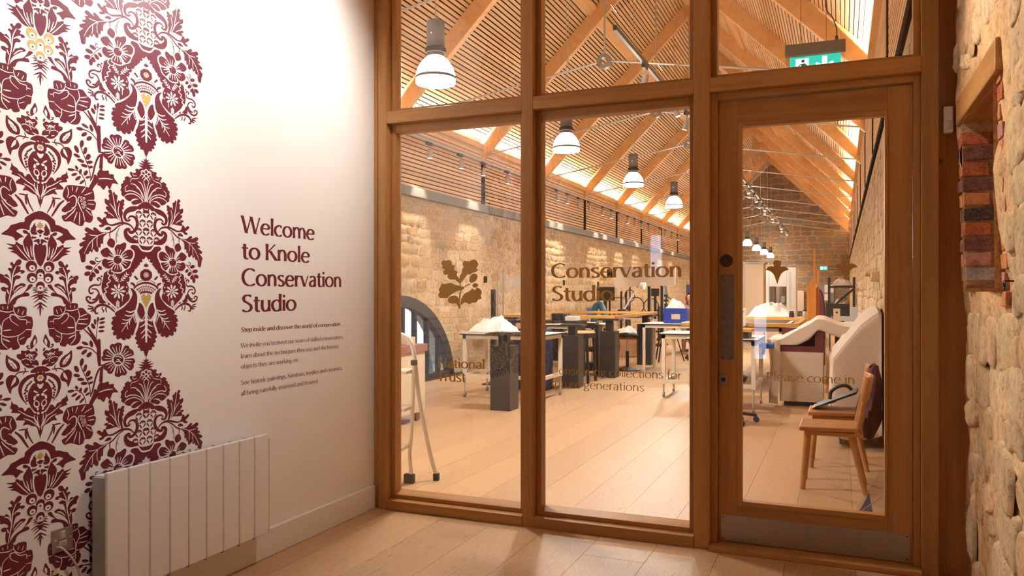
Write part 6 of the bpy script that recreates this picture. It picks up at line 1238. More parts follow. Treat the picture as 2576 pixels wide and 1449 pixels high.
bk_ = thing('equipment_trolley', 'dark equipment trolley with wheels and cables behind the posts', 'trolley', (-5.35, 22.6, 0))
MB().box(-0.45, 0.55, -0.2, 0.2, 0.72, 0.76).box(-0.45, 0.55, -0.2, 0.2, 0.25, 0.28).build('deck', M_black, bk_)
for x in (-0.42, 0.5): MB().box(x - 0.02, x + 0.02, -0.18, 0.18, 0.05, 1.0).build('end_frame', M_black, bk_)
for x, z, r in ((-0.2, 1.02, 0.24), (0.25, 1.0, 0.22)): MB().tube([(x + r * math.cos(t), 0.0, z + r * math.sin(t)) for t in [2 * math.pi * k / 22 for k in range(22)]], 0.016, 6, close=True).build('cable_reel', M_black, bk_)
for x in (-0.42, 0.5): MB().cyl((x, -0.19, 0.05), (x, -0.15, 0.05), 0.05, n=12).build('wheel', M_rubber, bk_)
# blue upright banner and person
bn = thing('banner_stand', 'narrow blue banner with a red square beside the seated person', 'banner', (-3.92, 22.3, 0)); MB().box(-0.11, 0.09, -0.008, 0.008, 0.05, 1.62).build('banner', plain('banner_blue', (0.015, 0.03, 0.16), 0.6), bn); MB().box(-0.05, 0.03, -0.010, -0.008, 1.15, 1.27).build('red_square', M_red, bn); MB().box(-0.04, 0.03, -0.010, -0.008, 0.88, 0.99).build('badge', plain('badge_gold', (0.55, 0.33, 0.10), 0.5), bn); MB().box(-0.14, 0.12, -0.1, 0.1, 0, 0.05).build('base', M_grey, bn)
# ------------------------------------------------------------------ things behind the door glass
M_chair = wood('beech', (0.50, 0.235, 0.085), (0.33, 0.135, 0.042), 'x', rough=0.4, grain=26, stretch=0.06, knots=False)
def chair(label, y, x=-0.06):
    """wooden chair facing -X, back to the right wall"""
    t = thing('wooden_chair', label, 'chair', (x, y, 0), group='wooden chairs by the right wall'); t.scale = (1, 1, 0.955)
    seat = MB(); seat.prism([(-0.205, -0.20), (0.175, -0.185), (0.175, 0.185), (-0.205, 0.20)], lambda a, b, h: (a, b, 0.425 + h + 0.010 * ((a + 0.1) / 0.3) ** 2), 0.030); seat.build('seat', M_chair, t, bevel=0.006)
    MB().box(-0.175, 0.20, -0.17, 0.17, 0.395, 0.425).build('seat_frame', M_chair, t, bevel=0.003)
    for sy in (-1, 1):
        MB().cyl((-0.155, sy * 0.14, 0.40), (-0.185, sy * 0.165, 0.0), 0.0225, 0.0185, n=14).build('leg', M_chair, t, smooth=40)
        MB().cyl((0.125, sy * 0.14, 0.40), (0.215, sy * 0.165, 0.0), 0.0225, 0.0185, n=14).build('leg', M_chair, t, smooth=40)
        MB().tube([(0.155, sy * 0.155, 0.40), (0.185, sy * 0.155, 0.55), (0.235, sy * 0.155, 0.80)], [0.021, 0.020, 0.017], 12).build('back_post', M_chair, t, smooth=40)
    b = MB(); b.grid(lambda a, c: (0.195 + 0.035 * (1 - (2 * a - 1) ** 2) + 0.030 * c, (a - 0.5) * 0.44, 0.66 + 0.17 * c - 0.0 * a), 10, 3); o = b.build('backrest', M_chair, t, smooth=True); md = o.modifiers.new('thickness', 'SOLIDIFY'); md.thickness = 0.026; md.offset = 0; md2 = o.modifiers.new('bevel', 'BEVEL'); md2.width = 0.006; md2.segments = 2
    return t
chair('nearer wooden chair by the right wall, seat empty', 5.95)
c2 = chair('further wooden chair by the right wall, carrying a black folder and red bag', 6.70, -0.03)
# red cloth bag hung on the further chair
M_bag = plain('dark_red_cloth', (0.050, 0.006, 0.010), 0.85, var=0.3, scale=9, bump=0.3)
bg_ = thing('cloth_bag', 'dark red cloth bag hanging from the further chair back', 'bag', (0.20, 6.40, 0.27))
def bagf(a, b):
    th = 2 * math.pi * a; k = 1 - b; wd = 0.018 + 0.125 * math.sin(math.pi * min(1.0, 0.04 + 0.80 * k ** 1.25)) ; nz = mnoise.noise(Vector((math.cos(th) * 1.8, math.sin(th) * 1.8, b * 3.0))); n2 = mnoise.noise(Vector((math.cos(th) * 4, math.sin(th) * 4, b * 5)))
    return (0.035 * b - 0.02 * k + wd * 0.62 * math.cos(th) * (1 + 0.35 * nz), wd * 1.15 * math.sin(th) * (1 + 0.35 * nz + 0.2 * n2), 0.02 + 0.53 * b + 0.025 * nz * k)
m = MB(); m.grid(bagf, 32, 20); m.add([bagf(i / 32, 0) for i in range(32)], [tuple(range(32))]); m.build('pouch', M_bag, bg_, smooth=True)
MB().tube(smooth_open([(0.035, 0.0, 0.54), (0.03, 0.06, 0.555), (0.0, 0.12, 0.52), (-0.01, 0.16, 0.44)], 5), [0.009] * 16, 8).build('strap', M_bag, bg_, smooth=True)
fo = thing('folder', 'black folder with a cut-out handle leaning on the further chair', 'folder', (-0.02, 6.76, 0.448))
fm = MB()
def fplate(pts, th): fm.prism(pts, lambda a, b, h: (a * 0.94, h - 0.0 + 0.10 * b * 0, 0.012 + a * 0.38 + b), th)
fm.add([(-0.17, -0.14, 0.0), (0.13, -0.14, 0.125), (0.15, 0.14, 0.125), (-0.16, 0.14, 0.0), (-0.17, -0.14, 0.012), (0.13, -0.14, 0.145), (0.15, 0.14, 0.145), (-0.16, 0.14, 0.012)], [(0, 3, 2, 1), (4, 5, 6, 7), (0, 1, 5, 4), (1, 2, 6, 5), (2, 3, 7, 6), (3, 0, 4, 7)]); fm.build('cover', plain('black_card', (0.012, 0.012, 0.014), 0.5), fo)
fm = MB(); fm.add([(-0.20, -0.12, 0.0), (-0.02, -0.13, 0.058), (0.0, 0.10, 0.06), (-0.18, 0.12, 0.0), (-0.20, -0.12, -0.004), (-0.02, -0.13, 0.052), (0.0, 0.10, 0.054), (-0.18, 0.12, -0.004)], [(0, 1, 2, 3), (7, 6, 5, 4), (0, 4, 5, 1), (1, 5, 6, 2), (2, 6, 7, 3), (3, 7, 4, 0)]); fm.build('paper', M_beige, fo)
MB().tube(smooth_open([(-0.06, -0.10, 0.075), (-0.05, -0.10, 0.135), (0.0, -0.10, 0.175), (0.06, -0.10, 0.185), (0.10, -0.10, 0.155)], 5), 0.014, 8).build('handle', plain('black_card', (0.012, 0.012, 0.014), 0.5), fo, smooth=True)
# acrylic leaflet holder low at the right
ah = thing('leaflet_holder', 'clear acrylic holder with blue leaflet on the floor by the wall', 'leaflet holder', (0.155, 5.12, 0))
M_acr = clear_glass('acrylic', (0.9, 0.93, 1.0))
MB().add([(-0.10, 0, 0.0), (0.10, 0, 0.0), (0.10, 0.02, 0.30), (0.06, 0.02, 0.30), (-0.10, -0.001, 0.012)], [(0, 1, 2, 3, 4)]).build('front', M_acr, ah, solid=0.004)
MB().add([(-0.10, 0.0, 0.0), (0.12, 0.0, 0.005), (0.12, 0.16, 0.005), (-0.04, 0.16, 0.005)], [(0, 1, 2, 3)]).build('base', M_acr, ah, solid=0.004)
MB().bar((-0.10, -0.004, 0.004), (0.12, 0.0, 0.20), 0.006, 0.006).build('edge', M_lgrey, ah); MB().add([(-0.07, -0.004, 0.025), (0.02, -0.004, 0.05), (0.0, 0.002, 0.17), (-0.03, -0.002, 0.10)], [(0, 1, 2, 3)]).build('leaflet', plain('blue_leaflet', (0.10, 0.18, 0.45), 0.4, var=0.6, scale=30), ah, solid=0.002)
# draped display cabinet
dc_ = thing('display_cabinet', 'white display cabinet with maroon rail under a dust sheet', 'cabinet', (-0.44, 10.02, 0))
M_cab = plain('cabinet_white', (0.60, 0.50, 0.40), 0.55, var=0.02)
MB().box(-0.245, 0.245, 0.0, 0.62, 0.055, 0.655).build('body', M_cab, dc_); MB().box(-0.245, 0.245, -0.002, 0.62, 0.655, 0.725).build('rail', M_maroon, dc_)
MB().box(0.155, 0.245, 0.0, 0.09, 0.725, 0.985).build('upright', M_maroon, dc_); MB().box(-0.24, 0.16, 0.30, 0.33, 0.725, 0.93).build('back_panel', M_maroon, dc_); MB().box(0.16, 0.24, 0.09, 0.62, 0.725, 0.96).build('side_panel', plain('maroon_dark', (0.05, 0.008, 0.012), 0.5), dc_)
MB().box(-0.20, 0.20, 0.05, 0.57, 0.0, 0.055).build('base', M_black, dc_)
d2 = thing('maroon_cabinet', 'second maroon-railed cabinet behind the large dust sheet', 'cabinet', (0.10, 10.75, 0)); MB().box(-0.17, 0.22, 0, 0.5, 0.0, 0.70).build('body', M_cab, d2); MB().box(-0.17, 0.22, -0.002, 0.5, 0.70, 0.94).build('rail', M_maroon, d2)
# dust sheet over the cabinet
def sheet(name, label, loc, fn, nu, nv, mat=M_cloth):
    m = MB(); m.grid(fn, nu, nv); o = m.build(name, mat, None, smooth=55); o.location = loc; md = o.modifiers.new('thickness', 'SOLIDIFY'); md.thickness = 0.004; md.offset = 1; tag(o, label, 'dust sheet'); return o
def lerp(a, b, t): return a + (b - a) * t
def polyz(keys, x):
    for (x0, z0), (x1, z1) in zip(keys, keys[1:]):
        if x <= x1: return lerp(z0, z1, (x - x0) / (x1 - x0))
    return keys[-1][1]
def f1(a, b):
    x = lerp(-0.37, 0.66, a); y = lerp(-0.06, 0.64, b); nz = mnoise.noise(Vector((x * 5, y * 4, 1.0)))
    top = polyz([(-0.37, 0.80), (-0.27, 0.815), (-0.05, 0.925), (0.12, 1.035), (0.18, 1.075), (0.26, 1.065), (0.42, 1.0), (0.66, 0.97)], x) + 0.025 * nz
    if b < 0.25:                        # front hem falls over the edge
        k = (0.25 - b) / 0.25; drop = polyz([(-0.37, 0.14), (-0.2, 0.19), (0.1, 0.20), (0.2, 0.15), (0.35, 0.16), (0.66, 0.17)], x); top -= drop * k; y = lerp(-0.012, -0.03, k) + 0.012 * nz
    return (x, y, max(top, 0.738 if x > -0.26 else 0.5))
def f2(a, b):
    z = lerp(0.80, 0.025, b); x = lerp(-0.385, -0.25, a) + 0.018 * math.sin(a * 9 + b * 2) + 0.015 * math.sin(b * 5); y = -0.055 + 0.02 * math.sin(a * 7) + 0.03 * mnoise.noise(Vector((a * 2, b * 3, 5)))
    return (x + 0.02 * b, y, z)
m = MB(); m.grid(f1, 40, 18); m.grid(f2, 14, 20); o = m.build('dust_sheet', M_cloth, None, smooth=55); o.location = (-0.44, 10.02, 0); md = o.modifiers.new('thickness', 'SOLIDIFY'); md.thickness = 0.004; md.offset = 1; tag(o, 'pale dust sheet sagging over the maroon-railed display cabinet', 'dust sheet')
# large draped trolley by the right wall
dt = thing('draped_trolley', 'tall trolley on castors wholly covered by a dust sheet beside the chairs', 'trolley', (0.12, 8.45, 0))
MB().box(-0.16, 0.20, -0.85, 0.85, 0.13, 0.80).build('body', M_cab, dt)
for y in (-0.78, 0.78):
    for x in (-0.12, 0.16): MB().cyl((x - 0.014, y, 0.045), (x + 0.014, y, 0.045), 0.045, n=14).box(x - 0.02, x + 0.02, y - 0.02, y + 0.02, 0.05, 0.13).build('castor', M_grey, dt)
def f3(a, b):
    """profile around: left hem -> left face -> ridge by the wall; b runs along Y"""
    y = lerp(-0.98, 1.10, b); nz = mnoise.noise(Vector((a * 3, y * 2.2, 2.0))); n2 = mnoise.noise(Vector((a * 1.5 + 4, y * 5, 7)))
    rz = polyz([(-0.98, 1.18), (-0.6, 1.24), (0.2, 1.23), (0.8, 1.02), (1.10, 0.93)], y)
    prof = [(-0.215, 0.10), (-0.20, 0.45), (-0.185, 0.78), (-0.10, 0.90), (0.04, rz - 0.10), (0.17, rz), (0.205, rz - 0.02)]
    s = a * (len(prof) - 1); i = min(int(s), len(prof) - 2); t = s - i
    x = lerp(prof[i][0], prof[i + 1][0], t); z = lerp(prof[i][1], prof[i + 1][1], t)
    fold = 0.022 * math.sin(y * 7 + a * 3) * (1 - a)
    return (x + fold + 0.012 * nz, y + 0.03 * n2 * (1 - a), z + 0.015 * nz * a)
m = MB(); m.grid(f3, 30, 40)
def f4(a, b):                            # near end fall
    P = f3(a, 0.0); x, y, z = P; zz = lerp(z, 0.10 + 0.03 * math.sin(a * 8), b); k = b * 0.05 * math.sin(a * 11) ; return (x * lerp(1, 1.02, b), y - 0.012 * b - 0.03 * abs(k) * 8 * 0.3 + k * 0.5, zz)
m.grid(f4, 30, 16); o = m.build('cover', M_cloth, dt, smooth=60); md = o.modifiers.new('thickness', 'SOLIDIFY'); md.thickness = 0.004; md.offset = 1
# second gilt frame on trestles, with tissue, jars and a card
table('long white table under the gilt frame behind the door', -1.95, -0.72, 11.4, 14.0, lower=0.0, castor=False, h=0.90)
flat_frame('gilt picture frame lying flat behind the door glass', -2.10, -0.52, 11.22, 14.25, 0.902, w_=0.12)
block('dark_painting', 'dark painted panel lying inside the second gilt frame', 'painting', -1.85, -0.78, 11.5, 13.9, 0.902, 0.914, plain('dark_panel', (0.035, 0.030, 0.026), 0.4, var=0.3))
table('white table at the far end of the second gilt frame', -2.0, -0.45, 14.55, 15.5, lower=0.0, castor=False, h=0.93)
crumple('tissue_heap', 'large mound of white tissue behind the second gilt frame', -1.16, 14.95, 0.932, 0.42, 0.30, 0.30, 23)
def jar(label, x, y, z, r, h, mat):
    t = thing('jar', label, 'jar', (x, y, z)); MB().lathe([(r * 0.9, 0), (r, 0.006), (r, h * 0.75), (r * 0.7, h * 0.85), (r * 0.7, h * 0.9)], 14).build('body', mat, t, smooth=40); MB().lathe([(r * 0.78, h * 0.88), (r * 0.78, h)], 14).build('lid', M_black, t)
jar('small purple jar in front of the tissue mound', -0.80, 14.58, 0.932, 0.045, 0.12, plain('purple_glass', (0.09, 0.02, 0.06), 0.3)); jar('small clear jar with dark lid right of the purple jar', -0.58, 14.60, 0.932, 0.04, 0.14, plain('pale_glass', (0.5, 0.45, 0.38), 0.2))
cd = thing('table_card', 'white paper card standing at the near edge of the second gilt frame', 'card', (-1.36, 11.19, 0.72)); MB().box(-0.155, 0.155, -0.004, 0.0, 0.02, 0.26).build('sheet', M_whiteboard, cd)
q = Flat(); 
for x0 in (-0.13, 0.04, 0.06, 0.08, 0.10, 0.115): q.ribbon([(x0, 0.20), (x0 + 0.012, 0.222)], 0.004); q.ribbon([(x0 + 0.014, 0.20), (x0 + 0.014, 0.222)], 0.003)
mm = MB(); q.mesh_into(mm, lambda a, b, h: (a, -0.004 - h, b)); mm.build('print', M_black, cd)
MB().box(-0.14, 0.14, 0.0, 0.012, 0.0, 0.03).build('support', M_beige, cd); cd.location = (-1.36, 11.19, 0.90); 
# gilt fragment on black box on table b
block('black_tray', 'black box on the white table behind the oak post', 'box', -1.56, -0.98, 9.30, 9.72, 0.842, 0.915, M_black); flat_frame('small carved gilt frame on the black box', -1.62, -0.94, 9.28, 9.74, 0.916, w_=0.09, hgt=0.03)
hg = thing('heat_gun', 'blue heat gun hooked on the right edge of the white table', 'heat gun', (-0.79, 9.62, 0.62)); MB().cyl((-0.07, 0, 0.12), (0.07, 0, 0.13), 0.035, n=12).build('barrel', plain('tool_blue', (0.02, 0.10, 0.38), 0.4), hg, smooth=40); MB().bar((-0.04, 0, 0.10), (-0.055, 0, 0.02), 0.03, 0.035).cyl((-0.10, 0, 0.119), (-0.07, 0, 0.12), 0.02, n=10).build('grip', M_black, hg); MB().bar((-0.02, 0, 0.15), (-0.055, 0, 0.21), 0.008, 0.008).build('hook', M_grey, hg)
block('drawer_chest', 'small orange-brown wooden chest under the white table', 'chest', -1.55, -1.12, 9.75, 10.08, 0.31, 0.76, wood('chest_pine', (0.52, 0.25, 0.11), (0.40, 0.17, 0.06), 'x'))
# easel
es = thing('easel', 'tall orange wooden easel beside the second gilt frame', 'easel', (-0.37, 12.6, 0)); M_es = wood('easel_wood', (0.66, 0.27, 0.065), (0.50, 0.18, 0.04), 'z', rough=0.4)
for x in (-0.05, 0.05): MB().bar((x, 0.02, 0.02), (x, 0.10, 1.72 if x > 0 else 1.55), 0.035, 0.05).build('upright', M_es, es)
MB().bar((-0.0, 0.05, 0.5), (-0.0, 0.13, 2.04), 0.03, 0.03).build('mast', M_es, es); MB().box(-0.10, 0.03, -0.03, 0.02, 0.88, 1.50).build('slide_board', M_es, es, bevel=0.004)
MB().box(-0.24, 0.24, -0.02, 0.30, 0.0, 0.05).build('foot', M_es, es); MB().bar((0.02, 0.28, 0.04), (0.02, 0.13, 1.0), 0.03, 0.03).build('back_leg', M_es, es); MB().box(-0.15, 0.15, -0.06, 0.02, 0.80, 0.86).build('ledge', M_es, es)
# dark monitor on a small table
table('small white table behind the dust sheet', -0.25, 0.30, 13.3, 13.9, lower=0.0, castor=False, h=0.90)
sc_ = thing('flat_screen', 'dark flat screen seen from behind with a white tag', 'screen', (-0.06, 13.5, 0.90)); MB().box(-0.16, 0.19, -0.015, 0.015, 0.10, 0.30).build('panel', M_wframe, sc_, bevel=0.004); MB().box(-0.05, 0.05, -0.022, -0.015, 0.02, 0.22).build('tag', M_beige, sc_); MB().cyl((0, -0.0235, 0.16), (0, -0.022, 0.16), 0.016, n=14).build('emblem', M_black, sc_); MB().box(-0.09, 0.11, -0.06, 0.08, 0, 0.02).box(-0.02, 0.04, -0.01, 0.02, 0.02, 0.12).build('foot', M_black, sc_)
mc = thing('upholstered_chair', 'dark red high-backed chair behind the easel', 'chair', (-0.395, 16.2, 0)); mc.scale = (0.56, 1, 1)
MB().box(-0.22, 0.22, -0.22, 0.22, 0.42, 0.50).build('seat', M_maroon, mc, bevel=0.03)
m = MB(); m.grid(lambda a, b: (lerp(-0.22, 0.24 - 0.13 * b ** 3, a), -0.20 + 0.03 * (1 - (2 * a - 1) ** 2) + 0.02 * b, 0.50 + 0.98 * b * (1 - 0.10 * a ** 4)), 8, 10); o = m.build('backrest', M_maroon, mc, smooth=True); md = o.modifiers.new('thickness', 'SOLIDIFY'); md.thickness = 0.06
for x in (-0.19, 0.19):
    for y in (-0.19, 0.19): MB().bar((x, y, 0.42), (x, y, 0.0), 0.04, 0.04).build('leg', M_mah, mc)
# tall cupboard, fume cupboard, notice boards, racking
cu = thing('tall_cupboard', 'tall beige cupboard at the far end behind the door', 'cupboard', (-2.2, 20.3, 0)); MB().box(-0.47, 0.46, -0.3, 0.3, 0, 2.10).build('carcass', M_beige, cu, bevel=0.005); MB().box(-0.50, 0.50, -0.32, 0.32, 2.10, 2.14).build('cornice', M_grey, cu); MB().box(-0.004, 0.004, -0.302, -0.299, 0.05, 2.05).build('door_gap', M_black, cu)
fc = thing('fume_cupboard', 'white glass-fronted fume cupboard beside the tall beige cupboard', 'cupboard', (-1.47, 22.3, 0))
for (x0, x1, z0, z1) in ((-0.38, -0.30, 0.85, 2.06), (0.14, 0.38, 0.85, 2.06), (-0.30, 0.14, 1.55, 2.06), (-0.38, 0.38, 0.0, 0.85)): MB().box(x0, x1, -0.3, 0.3, z0, z1).build('panel', M_whiteboard, fc, bevel=0.01)
MB().box(-0.30, 0.14, 0.28, 0.30, 0.85, 1.55).build('back', plain('cupboard_inside', (0.55, 0.50, 0.40), 0.6), fc); MB().box(-0.30, 0.14, -0.29, -0.285, 0.85, 1.55).build('sash', clear_glass('pane_glass'), fc); MB().box(-0.10, 0.02, 0.05, 0.15, 0.86, 1.06).build('balance', M_black, fc); MB().box(0.0, 0.10, -0.295, -0.291, 1.12, 1.30).build('notice', plain('notice_grey', (0.3, 0.34, 0.32), 0.6), fc); MB().box(0.20, 0.26, -0.302, -0.30, 0.95, 1.95).build('gauge_strip', plain('pale_strip', (0.62, 0.66, 0.66), 0.5), fc)
nb = thing('notice_board', 'white and grey notice board on the far gable wall', 'notice board', (-0.72, YE - 0.06, 1.0)); MB().box(-0.42, 0.45, 0.0, 0.03, 0.0, 0.80).build('board', plain('board_grey', (0.20, 0.20, 0.22), 0.6), nb)
for (x0, x1, z0, z1) in ((-0.40, -0.16, 0.05, 0.78), (0.06, 0.43, 0.42, 0.76), (0.06, 0.28, 0.08, 0.36)): MB().box(x0, x1, -0.006, 0.0, z0, z1).build('poster', M_whiteboard, nb)
fp = block('alarm_panel', 'beige alarm panel on the far gable wall', 'panel', -1.95, -1.5, YE - 0.12, YE - 0.04, 0.6, 1.5, M_beige)
rk = thing('storage_rack', 'black steel storage rack with wrapped parcels near the right wall', 'rack', (0.02, 20.4, 0))
for x in (-0.28, 0.27):
    for y in (-0.35, 0.35): MB().box(x - 0.025, x + 0.025, y - 0.025, y + 0.025, 0, 1.75).build('upright', M_black, rk)
for z in (0.45, 0.92, 1.50): MB().box(-0.30, 0.29, -0.36, 0.36, z, z + 0.045).build('shelf', M_black, rk)
MB().bar((-0.27, -0.37, 0.98), (0.26, -0.37, 1.48), 0.02, 0.05).build('brace', M_black, rk)
crumple('wrapped_parcel', 'beige wrapped parcel on the middle shelf of the black rack', 0.0, 20.38, 0.968, 0.22, 0.28, 0.26, 41, M_cloth, cat='parcel'); crumple('wrapped_parcel', 'beige wrapped parcel on top of the black rack', 0.03, 20.38, 1.548, 0.22, 0.28, 0.20, 43, M_cloth, cat='parcel')
block('storage_box', 'clear plastic box on the lowest shelf of the black rack', 'box', -0.22, 0.2, 20.1, 20.6, 0.497, 0.82, plain('clear_box', (0.55, 0.52, 0.50), 0.3)); block('white_board_panel', 'pale blue-white board leaning in front of the black rack', 'board', -0.02, 0.27, 15.2, 15.26, 0.0, 1.12, plain('pale_board', (0.60, 0.64, 0.68), 0.5))
# corbel stones on the right wall
for i, (u, v, s) in enumerate(((2200, 697, 0.085), (2180, 688, 0.06), (2156, 725, 0.065))):
    p = at_x(u, v, HR - 0.05); o = stone_shape(random.Random(60 + i), 9, 0.12).build('corbel_stone', STONE[3], wall_sr); o.scale = (s * 2.2, s * 1.4, s * 1.0); o.rotation_euler = (R(90), 0, R(-90)); o.location = (HR - 0.01, p.y, p.z)
# ------------------------------------------------------------------ seated person behind the far table
pe = thing('person', 'seated person with brown hair in a red patterned top behind the crate table', 'person', (-3.30, 18.72, 0), R(8))
def skin(name, verts, edges, radii, mat, parent, root=0, sub=2):
    me = bpy.data.meshes.new(name); me.from_pydata(verts, edges, []); o = bpy.data.objects.new(name, me); COL.objects.link(o); o.parent = parent; me.materials.append(mat)
    md = o.modifiers.new('skin', 'SKIN'); md.use_smooth_shade = True
    for i, sv in enumerate(me.skin_vertices[0].data): sv.radius = radii[i] if isinstance(radii[i], tuple) else (radii[i], radii[i]); sv.use_root = (i == root)
    ms = o.modifiers.new('sub', 'SUBSURF'); ms.levels = sub; ms.render_levels = sub; return o
M_skin = plain('skin', (0.55, 0.30, 0.20), 0.5, var=0.04); M_blouse = rock('patterned_blouse', [(0.55, 0.45, 0.36), (0.55, 0.45, 0.36), (0.20, 0.02, 0.02), (0.14, 0.01, 0.01)], scale=30, bump=0.05); M_hair = wood('brown_hair', (0.13, 0.055, 0.025), (0.06, 0.025, 0.012), 'z', grain=60, knots=False)
V = [(0, 0, 0.56), (0, -0.01, 0.74), (0, -0.05, 0.92), (0, -0.08, 1.04), (0, -0.10, 1.11), (-0.16, -0.07, 1.02), (0.16, -0.07, 1.02), (-0.22, -0.16, 0.84), (0.22, -0.16, 0.84), (-0.12, -0.36, 0.90), (0.12, -0.36, 0.90), (-0.10, -0.02, 0.53), (0.10, -0.02, 0.53), (-0.12, -0.40, 0.54), (0.12, -0.40, 0.54), (-0.12, -0.42, 0.10), (0.12, -0.42, 0.10), (-0.12, -0.55, 0.04), (0.12, -0.55, 0.04)]
E = [(0, 1), (1, 2), (2, 3), (3, 4), (3, 5), (3, 6), (5, 7), (6, 8), (7, 9), (8, 10), (0, 11), (0, 12), (11, 13), (12, 14), (13, 15), (14, 16), (15, 17), (16, 18)]
skin('body', V, E, [(0.15, 0.12), (0.14, 0.11), (0.15, 0.11), (0.12, 0.09), (0.055, 0.055), 0.065, 0.065, 0.048, 0.048, 0.036, 0.036, 0.09, 0.09, 0.075, 0.075, 0.05, 0.05, 0.04, 0.04], M_blouse, pe)
hd = skin('head', [(0, -0.10, 1.10), (0, -0.115, 1.18), (0, -0.13, 1.27), (0, -0.125, 1.35)], [(0, 1), (1, 2), (2, 3)], [(0.05, 0.05), (0.062, 0.07), (0.078, 0.095), (0.06, 0.075)], M_skin, pe)
MB().cyl((0, -0.225, 1.26), (0, -0.255, 1.225), 0.010, 0.016, n=8).build('nose', M_skin, hd, smooth=True); MB().box(-0.028, 0.028, -0.218, -0.208, 1.178, 1.188).build('mouth', M_red, hd)
for s in (-1, 1):
    MB().lathe([(0.001, -0.008), (0.009, 0), (0.001, 0.008)], 8, (s * 0.033, -0.218, 1.27)).build('eye', M_black, hd); MB().lathe([(0.001, -0.03), (0.018, -0.01), (0.02, 0.015), (0.001, 0.03)], 8, (s * 0.088, -0.12, 1.25)).build('ear', M_skin, hd)
    hn = MB(); c = Vector((s * 0.12, -0.37, 0.895)); hn.box(c.x - 0.035, c.x + 0.035, c.y - 0.085, c.y, c.z - 0.014, c.z + 0.014)
    for k in range(4): hn.tube([(c.x - 0.028 + k * 0.0185, c.y - 0.08, c.z), (c.x - 0.029 + k * 0.0195, c.y - 0.115, c.z - 0.006), (c.x - 0.029 + k * 0.0195, c.y - 0.145 + 0.012 * abs(k - 1.4), c.z - 0.02)], 0.0085, 6)
    hn.tube([(c.x - s * 0.03, c.y - 0.02, c.z), (c.x - s * 0.058, c.y - 0.06, c.z), (c.x - s * 0.062, c.y - 0.095, c.z - 0.01)], 0.010, 6); hn.build('hand', M_skin, pe, smooth=50, bevel=0.0)
hm = MB(); hm.grid(lambda a, b: ((0.094 + 0.012 * mnoise.noise(Vector((a * 9, b * 6, 0)))) * math.cos(R(-35 + 250 * a)) * math.sin(R(5 + 120 * b)) , -0.118 + 0.112 * math.sin(R(-35 + 250 * a)) * math.sin(R(5 + 120 * b)), 1.285 + 0.118 * math.cos(R(5 + 120 * b)) - 0.06 * b * b), 20, 12); o = hm.build('hair', M_hair, pe, smooth=True); md = o.modifiers.new('thickness', 'SOLIDIFY'); md.thickness = 0.012
sst = stool('dark stool under the seated person', -3.30, 18.76, 0.42, saddle=False)
# ------------------------------------------------------------------ entrance objects: radiator, fused spur, ceiling spots
RX, RY0, RY1, RZ0, RZ1 = LW + 0.10, 2.191, 3.130, 0.160, 0.655
ra = thing('radiator', 'white electric radiator of nine upright panels below the damask print', 'radiator', (RX, (RY0 + RY1) / 2, RZ0))
L = (RY1 - RY0); n = 9; w_ = L / n
pm = MB().box(-0.016, 0.0, -w_ / 2 + 0.0016, w_ / 2 - 0.0016, 0.0, RZ1 - RZ0).mesh('panel', M_rad)
for i in range(n):
    o = obj('panel', pm, ra, (0, -L / 2 + (i + 0.5) * w_, 0)); md = o.modifiers.new('bevel', 'BEVEL'); md.width = 0.006; md.segments = 3
MB().box(-0.070, -0.016, -L / 2 + 0.004, L / 2 - 0.004, 0.018, RZ1 - RZ0 - 0.016).build('body', M_rad, ra, bevel=0.003)
MB().box(-0.072, -0.002, -L / 2 - 0.004, -L / 2 + 0.004, 0.0, RZ1 - RZ0 - 0.022).build('end_cover', plain('rad_end_grey', (0.50, 0.48, 0.46), 0.5), ra); MB().box(-0.072, -0.002, L / 2 - 0.004, L / 2 + 0.004, 0.0, RZ1 - RZ0 - 0.022).build('end_cover', plain('rad_end_grey', (0.5, 0.48, 0.46)), ra)
for k in range(n - 1):
    y = -L / 2 + (k + 1) * w_; MB().box(-0.060, -0.010, y - 0.010, y + 0.010, RZ1 - RZ0 - 0.014, RZ1 - RZ0 - 0.006).build('vent_clip', M_lgrey, ra); MB().box(-0.014, -0.004, y - 0.004, y + 0.004, -0.006, 0.004).build('bottom_clip', M_grey, ra)
for y in (-0.3, 0.3): MB().box(-0.10, -0.070, y - 0.02, y + 0.02, 0.08, 0.42).build('bracket', M_grey, ra)
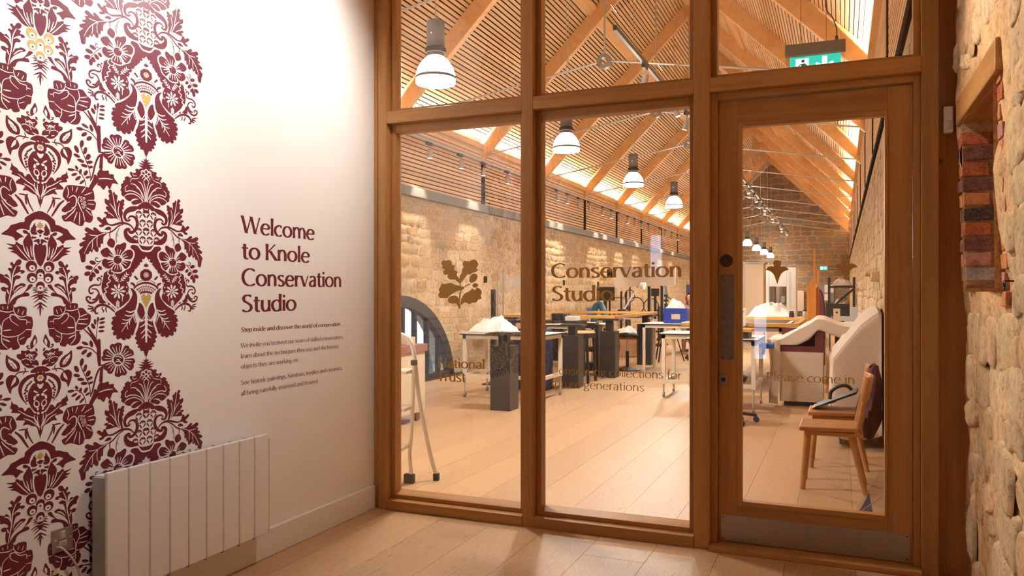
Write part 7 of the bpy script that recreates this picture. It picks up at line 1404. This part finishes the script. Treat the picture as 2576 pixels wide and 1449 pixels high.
# fused spur
f0, f1_ = at_x(129, 740, LW), at_x(181, 740, LW); fz = at_x(155, 1357, LW).z; fy = (f0.y + f1_.y) / 2
fs = thing('fused_spur', 'brushed steel fused spur on the damask wall left of the radiator', 'socket', (LW, fy, fz)); S_ = 0.0435
MB().box(0.0, 0.006, -S_, S_, -S_, S_).build('plate', plain('spur_steel', (0.36, 0.30, 0.28), 0.4, metal=0.7), fs, bevel=0.002)
MB().box(0.006, 0.010, -0.010, 0.008, 0.006, 0.032).build('rocker', M_lgrey, fs, bevel=0.0015); MB().box(0.0055, 0.0062, -0.012, 0.010, 0.004, 0.034).build('rocker_surround', M_rad, fs)
m = MB(); m.box(0.006, 0.0075, -0.013, 0.013, -0.022, -0.006); m.build('fuse_holder', plain('fuse_grey', (0.45, 0.40, 0.38), 0.4, metal=0.4), fs); MB().box(0.0058, 0.0066, -0.015, 0.015, -0.024, -0.004).build('fuse_surround', M_rad, fs)
for y in (-0.031, 0.031): MB().cyl((0.006, y, 0.004), (0.0068, y, 0.004), 0.003, n=8).build('screw', M_rad, fs)
MB().tube(smooth_open([(0.004, -0.026, -0.024), (0.022, -0.016, -0.026), (0.030, 0.02, -0.075), (0.028, 0.052, -0.140), (0.020, 0.062, -0.210), (0.016, 0.075, -0.262), (0.016, 0.105, -0.268), (0.018, 0.15, -0.258)], 6), 0.0042, 8).build('flex', plain('flex_grey', (0.55, 0.52, 0.50), 0.5), fs, smooth=True)
def ceiling_spot(label, x, y, target, energy, color, ang, blend=0.7):
    t = thing('ceiling_spotlight', label, 'spotlight', (x, y, CEIL - 0.0), group='entrance ceiling spotlights')
    d_ = (Vector(target) - Vector((x, y, CEIL - 0.12))).normalized(); c0 = Vector((0, 0, -0.10)); c1 = c0 + d_ * 0.12
    MB().cyl((0, 0, -0.012), (0, 0, 0), 0.05, n=18).cyl((0, 0, -0.10), (0, 0, -0.012), 0.008, n=8).build('mount', M_black, t); h = MB().cyl(c0 - d_ * 0.04, c1, 0.04, n=16).build('head', M_black, t, smooth=40); MB().cyl(c1, c1 + d_ * 0.003, 0.034, n=16).build('lens', M_spotlens, h)
    lamp('SPOT', 'ceiling_spot_beam', Vector((x, y, CEIL)) + c1 + d_ * 0.02, energy, color, target, size=0.05, angle=ang, blend=blend)
ceiling_spot('ceiling spotlight aimed at the damask print', -1.35, 1.80, (LW, 1.70, 2.50), ENT_W, (1.0, 0.96, 0.92), 92, 0.8)
ceiling_spot('ceiling spotlight aimed above the welcome heading', -1.35, 3.35, (LW, 3.22, 2.45), ENT_W, (1.0, 0.96, 0.92), 92, 0.8)
ceiling_spot('ceiling spotlight aimed at the stone niche', -1.0, 3.62, (0.55, 3.15, 1.9), ENT_W * 1.05, (1.0, 0.87, 0.68), 70, 0.9)
